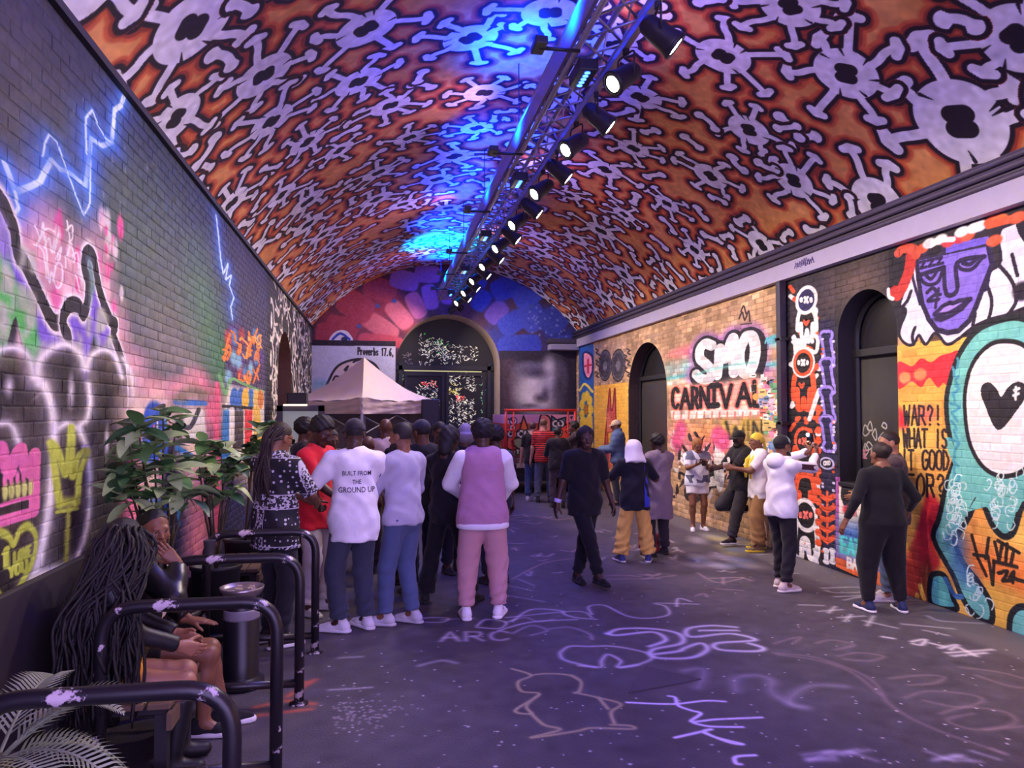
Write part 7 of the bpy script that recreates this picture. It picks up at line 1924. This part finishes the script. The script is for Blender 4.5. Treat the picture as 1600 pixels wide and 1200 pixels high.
# ---------------------------------------------------------------- towel over the head
root, sk, tee, _ = simple('man with a white towel over his head in baggy tan trousers', 992, 878, 690, 6, 'dark', (30, 28, 40), (222, 174, 92), (60, 70, 130), hair='short', solec=(220, 214, 226), res=.014, sleeve=.95, hem=-.14, off=.034, cuff=.036, flare=.02, r=(.112, .098, .098), legfl=.012, lf=.010, feet=((-.17, .02), (.17, .0)), toe=(-.35, .35), hands=((-.20, .30, 1.06), (.22, .26, 1.04)), head=(0, -.18))
head_item('towel', 'towel', cloth('towel_white', (226, 218, 226), .95, .05, 150, .3), sk, root)
V, Q = top_mesh(sk, .014, .039, .0, -.10, .036, .004, .075, flare=.02); keep = (V[Q].mean(1)[:, 0] > .10) & (V[Q].mean(1)[:, 2] < sk.sh[1][2] - .02); put('blue_panel', (V, Q[keep]), cloth('panel_blue', (54, 64, 190)), tee)
simple('person in a long grey T-shirt with an afro beside the towel-headed man', 1030, 868, 680, -16, 'deep', (128, 112, 122), (48, 42, 50), (32, 28, 32), hair='afro', res=.015, sleeve=.95, hem=-.34, off=.036, cuff=.034, flare=.03, r=(.10, .084, .076), feet=((-.12, 0), (.13, .06)), toe=(-.2, .3), hands=((-.1, .34, 1.12), (.12, .34, 1.1)))
p = floor_at(1016, 862)
bg_ = empty('holdall', (p.x, p.y + .05, 0), R(20), 'dark red bag standing on the floor behind the tan trousers', 'bag')
t = MB(); t.box((0, 0, .13), (.13, .34, .25), bev=.04); t.obj('bag_body', cloth('bag_red', (150, 40, 44)), bg_, True)
t = MB(); t.tube(round_path([(0, -.10, .25), (0, -.08, .36), (0, .08, .36), (0, .10, .25)], .06), .010, 6); t.obj('handle', cloth('bag_strap', (40, 34, 38)), bg_, True)
# ---------------------------------------------------------------- along the mural wall
root, sk, polo, _ = simple('woman in a white and grey polo shirt and white shorts using her phone', 1090, 828, 686, 188, 'brown', (226, 228, 240), (238, 234, 240), (240, 236, 240), hair='long', hairc=(156, 104, 62), thin=1.0, res=.0145, sleeve=.85, hem=-.06, off=.022, cuff=.026, bottom='shorts', to=(.52, .52), r=(.112, .094, .08), build=1.2, feet=((-.09, .0), (.09, .06)), toe=(-.2, .25), hands=((-.05, .32, 1.06), (.10, .32, 1.04)), head=(.05, -.42), handn=((.2, .2, 1), (-.2, .2, 1)))
V, Q = top_mesh(sk, .0145, .026, .88, -.06, .029, .004, .07); cz = V[Q].mean(1)[:, 2]; put('shoulder_yoke', (V, Q[cz > sk.chest[2] + .03]), cloth('yoke_grey', (110, 112, 136)), polo); put('waist_stripe', (V, Q[(cz < sk.P[2] + .12) & (cz > sk.P[2] + .0)]), cloth('stripe_grey', (96, 98, 122)), polo)
gadget('smartphone', 'dark phone in the hands of the woman in the polo shirt', 'phone', world_pt(root, (sk.wri[0] + sk.wri[1]) / 2 + np.array([0, .10, .03])), (R(-50), 0, 0), (.072, .009, .145), phone_b, scr_off)
p = (4.93, 10.0)
root, sk, _, _ = simple('man in black leaning on the wall with one foot up, in a black cap', 1160, 0, 0, -98, 'deep', (34, 30, 36), (52, 48, 52), (30, 28, 30), hair='fade', cap=(30, 26, 30), solec=(220, 216, 220), res=.0145, sleeve=1.0, hem=-.10, off=.032, cuff=.036, r=(.106, .086, .074), xy=p, Hfix=at(1160, 674, 10.0).z, pelvis=(0, -.08), feet=((-.10, .16), (.10, -.22)), ankle_z=(0, .42), toe=(-.1, .1), hands=((-.06, .30, 1.08), (.08, .30, 1.06)), head=(.1, -.12), lean=(0, -.02), beard=True, build=1.08)
t = MB(); t.lathe([(.0, 0), (.045, .001), (.045, .004), (.0, .005)], 20, M=Matrix.Translation(Vector(sk.chest) + Vector((.07, .158, -.02))) @ Matrix.Rotation(-math.pi / 2, 4, 'X')); t.obj('round_logo', mat('logo_white', (220, 216, 210), .7), root)
root, sk, _, _ = simple('man in a yellow head wrap, white T-shirt and brown cargo trousers', 1188, 860, 677, -78, 'brown', (234, 228, 232), (150, 112, 70), (120, 100, 70), hair='durag', hairc=(238, 206, 70), res=.014, sleeve=.82, hem=-.12, off=.030, cuff=.028, flare=.02, r=(.112, .098, .092), legfl=.01, lf=.008, solec=(230, 200, 60), feet=((-.12, .06), (.12, -.03)), toe=(-.2, .2), hands=((-.06, .36, 1.10), (.10, .34, 1.08)), head=(.05, -.05), build=1.06, hk=('relaxed', 'grip'))
strands('scarf_tail', [[Vector(sk.neck) + Vector((.06 * s_, .02, .02)), Vector(sk.chest) + Vector((.10 * s_, .135, .02)), Vector(sk.mid) + Vector((.11 * s_, .15, .05)), Vector(sk.mid) + Vector((.12 * s_, .15, -.06))] for s_ in (-1, 1)], .028, cloth('scarf_yellow', (238, 206, 70)), root, 8)
pc = world_pt(root, (sk.wri[0] + sk.wri[1]) / 2 + np.array([0, .09, -.02]))
cpw = empty('paper_cup', pc, 0, 'white paper cup held by the man in the yellow head wrap', 'cup')
t = MB(); t.lathe([(.026, 0), (.028, .002), (.038, .095), (.040, .098), (.036, .098), (.0, .09)], 18); t.obj('cup_wall', mat('cup_white', (240, 236, 232), .6), cpw, True)
# hoodie man filming with the phone torch on
root, sk, hd_, _ = simple('man in a white hooded jacket and black cap filming the wall with his phone', 1222, 921, 682, 72, 'brown', (226, 220, 228), (34, 30, 36), (206, 186, 178), hair='fade', cap=(36, 32, 38), beard=True, hairc=(30, 24, 24), solec=(226, 214, 206), res=.013, sleeve=1.95, hem=-.08, off=.026, cuff=.020, topn='hooded_jacket', r=(.104, .082, .064), feet=((-.10, .08), (.10, -.06)), toe=(-.15, .2), hands=((-.02, .46, 1.42), (.10, .42, 1.40)), elbow=((-.6, -.2, -1), (.8, -.2, -1)), head=(.0, .02), handd=((.1, .2, 1), (-.1, .2, 1)), handn=((.4, -1, 0), (-.4, -1, 0)), hk=('grip', 'grip'))
hoodm = field_mesh(lambda f: (f.ell((0, -.11, -.16), (.13, .085, .10), 0), f.limb((-.11, -.02, -.15), (.11, -.02, -.15), .05, .05, .04), f.ell((0, -.05, -.08), (.085, .07, .09), sub=True)), HLO, HHI, .011); put('hood', ((hoodm[0] * sk.k) + sk.hc, hoodm[1]), cloth(nm((226, 220, 228)), (226, 220, 228)), hd_)
for i in (0, 1):
    sgn = -1 if i == 0 else 1
    for seg, (a, b_) in enumerate(((sk.sh[i] * .75 + sk.elb[i] * .25, sk.elb[i]), (sk.elb[i], sk.elb[i] * .1 + sk.wri[i] * .9))):
        d = unit(b_ - a); o_ = unit(np.cross(d, (0, 0, 1)) if abs(d[2]) < .9 else (sgn, 0, 0)); o_ = o_ if o_[0] * sgn > 0 else -o_
        r_ = .070 if seg == 0 else .060; t = MB(); q = np.cross(d, o_) * .028
        t.add([tuple(a + o_ * r_ - q), tuple(a + o_ * r_ + q), tuple(b_ + o_ * (r_ - .012) + q), tuple(b_ + o_ * (r_ - .012) - q), tuple(a + o_ * (r_ - .03) - q), tuple(a + o_ * (r_ - .03) + q), tuple(b_ + o_ * (r_ - .042) + q), tuple(b_ + o_ * (r_ - .042) - q)], [(0, 1, 2, 3), (4, 7, 6, 5), (0, 4, 5, 1), (2, 6, 7, 3), (1, 5, 6, 2), (0, 3, 7, 4)]); t.obj('sleeve_stripe', cloth('stripe_maroon', (70, 40, 50)), hd_)
pp_ = at(1266, 688, world_pt(root, sk.wri[0]).y - .02)
ph_ = gadget('smartphone', 'phone with its torch lit, held up by the man in the white hooded jacket', 'phone', pp_, (R(8), 0, R(-60)), (.078, .010, .16), phone_b, scr_off)
t = MB(); t.lathe([(.0, 0), (.016, .001), (.016, .004), (.0, .005)], 14, M=Matrix.Translation((-.02, -.006, .062)) @ Matrix.Rotation(math.pi / 2, 4, 'X')); t.obj('torch', mat('torch_white', (255, 255, 255), .3, emit=(235, 240, 255), estr=320.0), ph_)
# woman in black and the bearded man
simple('woman in a close-fitting black outfit with her hair up, back to the viewer', 1382, 955, 692, 2, 'brown', (26, 24, 28), (26, 24, 28), (40, 46, 84), hair='bun', hairc=(40, 28, 26), solec=(226, 220, 224), res=.013, sleeve=1.9, hem=-.02, off=.007, cuff=.008, folds=.002, topn='top', bottom='leggings', r=(.112, .084, .058), lf=.0015, feet=((-.15, .02), (.15, -.03)), toe=(-.15, .2), build=1.30, hands=((-.36, .02, .84), (.34, .12, .90)), head=(.15, .05), shw=1.04)
simple('bearded man in glasses and a dark brown sweatshirt standing beside the mural', 1413, 936, 675, -58, 'tan', (70, 54, 56), (92, 104, 132), (180, 168, 180), hair='fade', hairc=(36, 26, 26), beard=True, res=.0135, sleeve=1.9, hem=-.12, off=.034, cuff=.034, topn='sweatshirt', r=(.10, .086, .076), feet=((-.12, .06), (.12, -.02)), toe=(-.3, .2), hands=((-.1, .32, 1.02), (.16, .28, 1.0)), head=(.25, -.1), build=1.06, xy=(5.02, 6.80), Hfix=at(1400, 675, 6.80).z)
# ================================================================ the two women on the bench
leather = mat('black_leather', (24, 22, 26), .48, var=.15, scale=25, bump=.12, spec=.4)
# -- nearer woman: long braids, leather jacket, amber shorts, tall boots
root, sk = person('seated woman with long black braids, leather jacket, amber shorts and tall boots', 0, 0, 0, 78, 'tan', .012, 1.61, None, ('relaxed', 'relaxed'), xy=(-1.37, 4.20), thin=1.0, sit=.535, feet=((-.09, .36), (.10, .33)), toe=(-.1, .12), lean=(0, .10), hands=((-.12, .34, .66), (.12, .36, .66)), head=(.75, -.18), knee=((0, 1, .8), (0, 1, .8)), build=1.0)
put('jacket', top_mesh(sk, .012, .020, 1.93, -.03, .018, .006, .07), leather, root); put('shorts', legs_mesh(sk, .012, (.104, .094, .08), (.48, .48), .09), cloth('amber_short', (232, 150, 40)), root)
def boots(sk, root, m_):
    for i in (0, 1):
        f = Field(sk.lo, sk.hi, .011); k = sk.k; f.limb(sk.knee[i] + (sk.ank[i] - sk.knee[i]) * .16, sk.ank[i], .066 * k, .050 * k, .02)
        a = sk.toe[i]; d = np.array([math.sin(a), math.cos(a), 0]); f.limb(sk.ank[i] - np.array([0, 0, .03]), sk.foot[i] + d * .13 + np.array([0, 0, .036]), .045, .036, .03); f.limb(sk.foot[i] - d * .03 + np.array([0, 0, .04]), sk.foot[i] + d * .05 + np.array([0, 0, .04]), .042, .04, .02)
        p_ = sk.knee[i] + (sk.ank[i] - sk.knee[i]) * .18; f.plane(p_, sk.knee[i] - sk.ank[i]); f.plane((0, 0, sk.foot[i][2] + .003), (0, 0, -1)); V, Q = f.mesh(); put('boot', (relax(V, Q, 1, .4), Q), m_, root)
boots(sk, root, leather)
hm_ = mat('braid_black', (24, 20, 22), .45, var=.3, scale=200, bump=.5)
V, Q = field_mesh(lambda f: (f.ell((0, -.016, .036), (.088, .106, .100), 0), f.plane((0, .055, .05), (0, .78, -.62)), f.plane((0, 0, -.10), (0, .3, -1)), f.ruffle(.003, 130, 40)), HLO, HHI, .008)
o_h = put('hair', ((V * sk.k) @ sk.hm.T + sk.hc, Q), hm_, root)
gb = random.Random(8); paths = []
for k in range(210):
    a = gb.uniform(-2.1, 2.1); z = gb.uniform(-.06, .10); rr = math.sqrt(max(1 - ((z - .03) / .12) ** 2, .1))
    p0 = sk.hc + sk.hm @ (np.array([.090 * rr * math.sin(a), -.014 - .106 * rr * math.cos(a), z]) * sk.k)
    out = unit([p0[0] - sk.hc[0], p0[1] - sk.hc[1], 0]); L_ = gb.uniform(.46, .74)
    p1 = p0 + out * .07 + np.array([.03 if k % 10 < 7 else 0, 0, -.12])
    if k % 10 < 7: # over the near shoulder and outside the arm
        cx = sk.sh[1][0] + gb.uniform(.0, .11); cy = sk.sh[1][1] + gb.uniform(-.20, .13)
    else:
        cx = gb.uniform(-.18, .18); cy = sk.chest[1] - gb.uniform(.15, .21)
    p2 = np.array([cx, cy, sk.hc[2] - .30 + gb.uniform(-.03, .03)]); p3 = p2 + np.array([gb.uniform(-.02, .05), gb.uniform(-.04, .04), -(L_ - .26) * .5]); p4 = p3 + np.array([gb.uniform(-.03, .05), gb.uniform(-.04, .04), -(L_ - .26) * .6])
    pts = spline([p0, p1, p2, p3, p4], 4); ph = gb.uniform(0, 6)
    paths.append([Vector((q[0] + .007 * math.sin(i * 1.3 + ph), q[1] + .007 * math.cos(i * 1.1 + ph), q[2])) for i, q in enumerate(pts)])
strands('braids', paths, .0085, hm_, root, 5)
# -- further woman: hand to her mouth, shiny jacket, bare legs, trainers
pose2 = dict(sit=.535, feet=((-.07, .46), (.06, .36)), toe=(-.1, .25), lean=(.03, .10), head=(-1.05, -.12), knee=((0, 1, .8), (0, 1, .8)))
s0 = Skel(H=1.60, **pose2); mouth = s0.hc + s0.hm @ np.array([0, .112, -.058])
hd2 = unit((.05, -.62, .75)); wr2 = mouth - hd2 * .125 + np.array([.035, .0, -.01])
root, sk = person('seated woman in a shiny black jacket raising a hand to her mouth', 0, 0, 0, 82, 'brown', .0115, 1.60, None, ('flat', 'flat'), xy=(-1.34, 4.66), thin=1.0, hands=((-.06, .27, .635), tuple(wr2)), elbow=((-1, -.6, -.4), (.9, .3, -.9)), handd=((.15, .95, -.12), tuple(hd2)), handn=((0, .1, -1), tuple(-(s0.hm @ np.array([0, 1.0, 0])))), **pose2)
put('jacket', top_mesh(sk, .0115, .030, 1.86, -.02, .034, .007, .085), mat('shiny_black', (24, 23, 27), .32, var=.1, scale=20, bump=.2, spec=.5), root)
put('shorts', legs_mesh(sk, .0115, (.100, .092, .08), (.36, .36), .09), cloth('short_black', (30, 28, 32)), root); shoes(sk, root, cloth('trainer_black', (36, 34, 38)), cloth('trainer_white', (228, 224, 228)))
hb = field_mesh(lambda f: (f.ell((0, -.016, .034), (.081, .101, .096), 0), f.plane((0, .055, .078), (0, .72, -.69)), f.plane((0, -.02, -.06), (0, .3, -1)), f.ell((0, -.09, .02), (.05, .05, .07), .03), f.limb((0, -.10, 0), (.01, -.11, -.25), .04, .03, .03), f.ruffle(.002, 110, 30)), HLO, HHI, .008)
put('hair', ((hb[0] * sk.k) @ sk.hm.T + sk.hc, hb[1]), hm_, root)
for sx in (-1, 1):
    p_ = sk.hc + sk.hm @ (np.array([sx * .084, -.004, -.052]) * sk.k); t = MB(); t.tube([tuple(p_ + np.array([0, .013 * math.cos(a), .016 * math.sin(a)])) for a in np.linspace(0, 5.8, 14)], .0022, 5); t.obj('earring', mat('gold', (214, 170, 80)), root, True)
V, Q = top_mesh(sk, .0115, .022, 0, .10, .0, .003, .10); keep = (V[Q].mean(1)[:, 1] > sk.chest[1] + .05) & (np.abs(V[Q].mean(1)[:, 0]) < .07); put('vest_top', (V + np.array([0, .020, 0]), Q[keep]), cloth('pale_top', (196, 176, 168)), root)
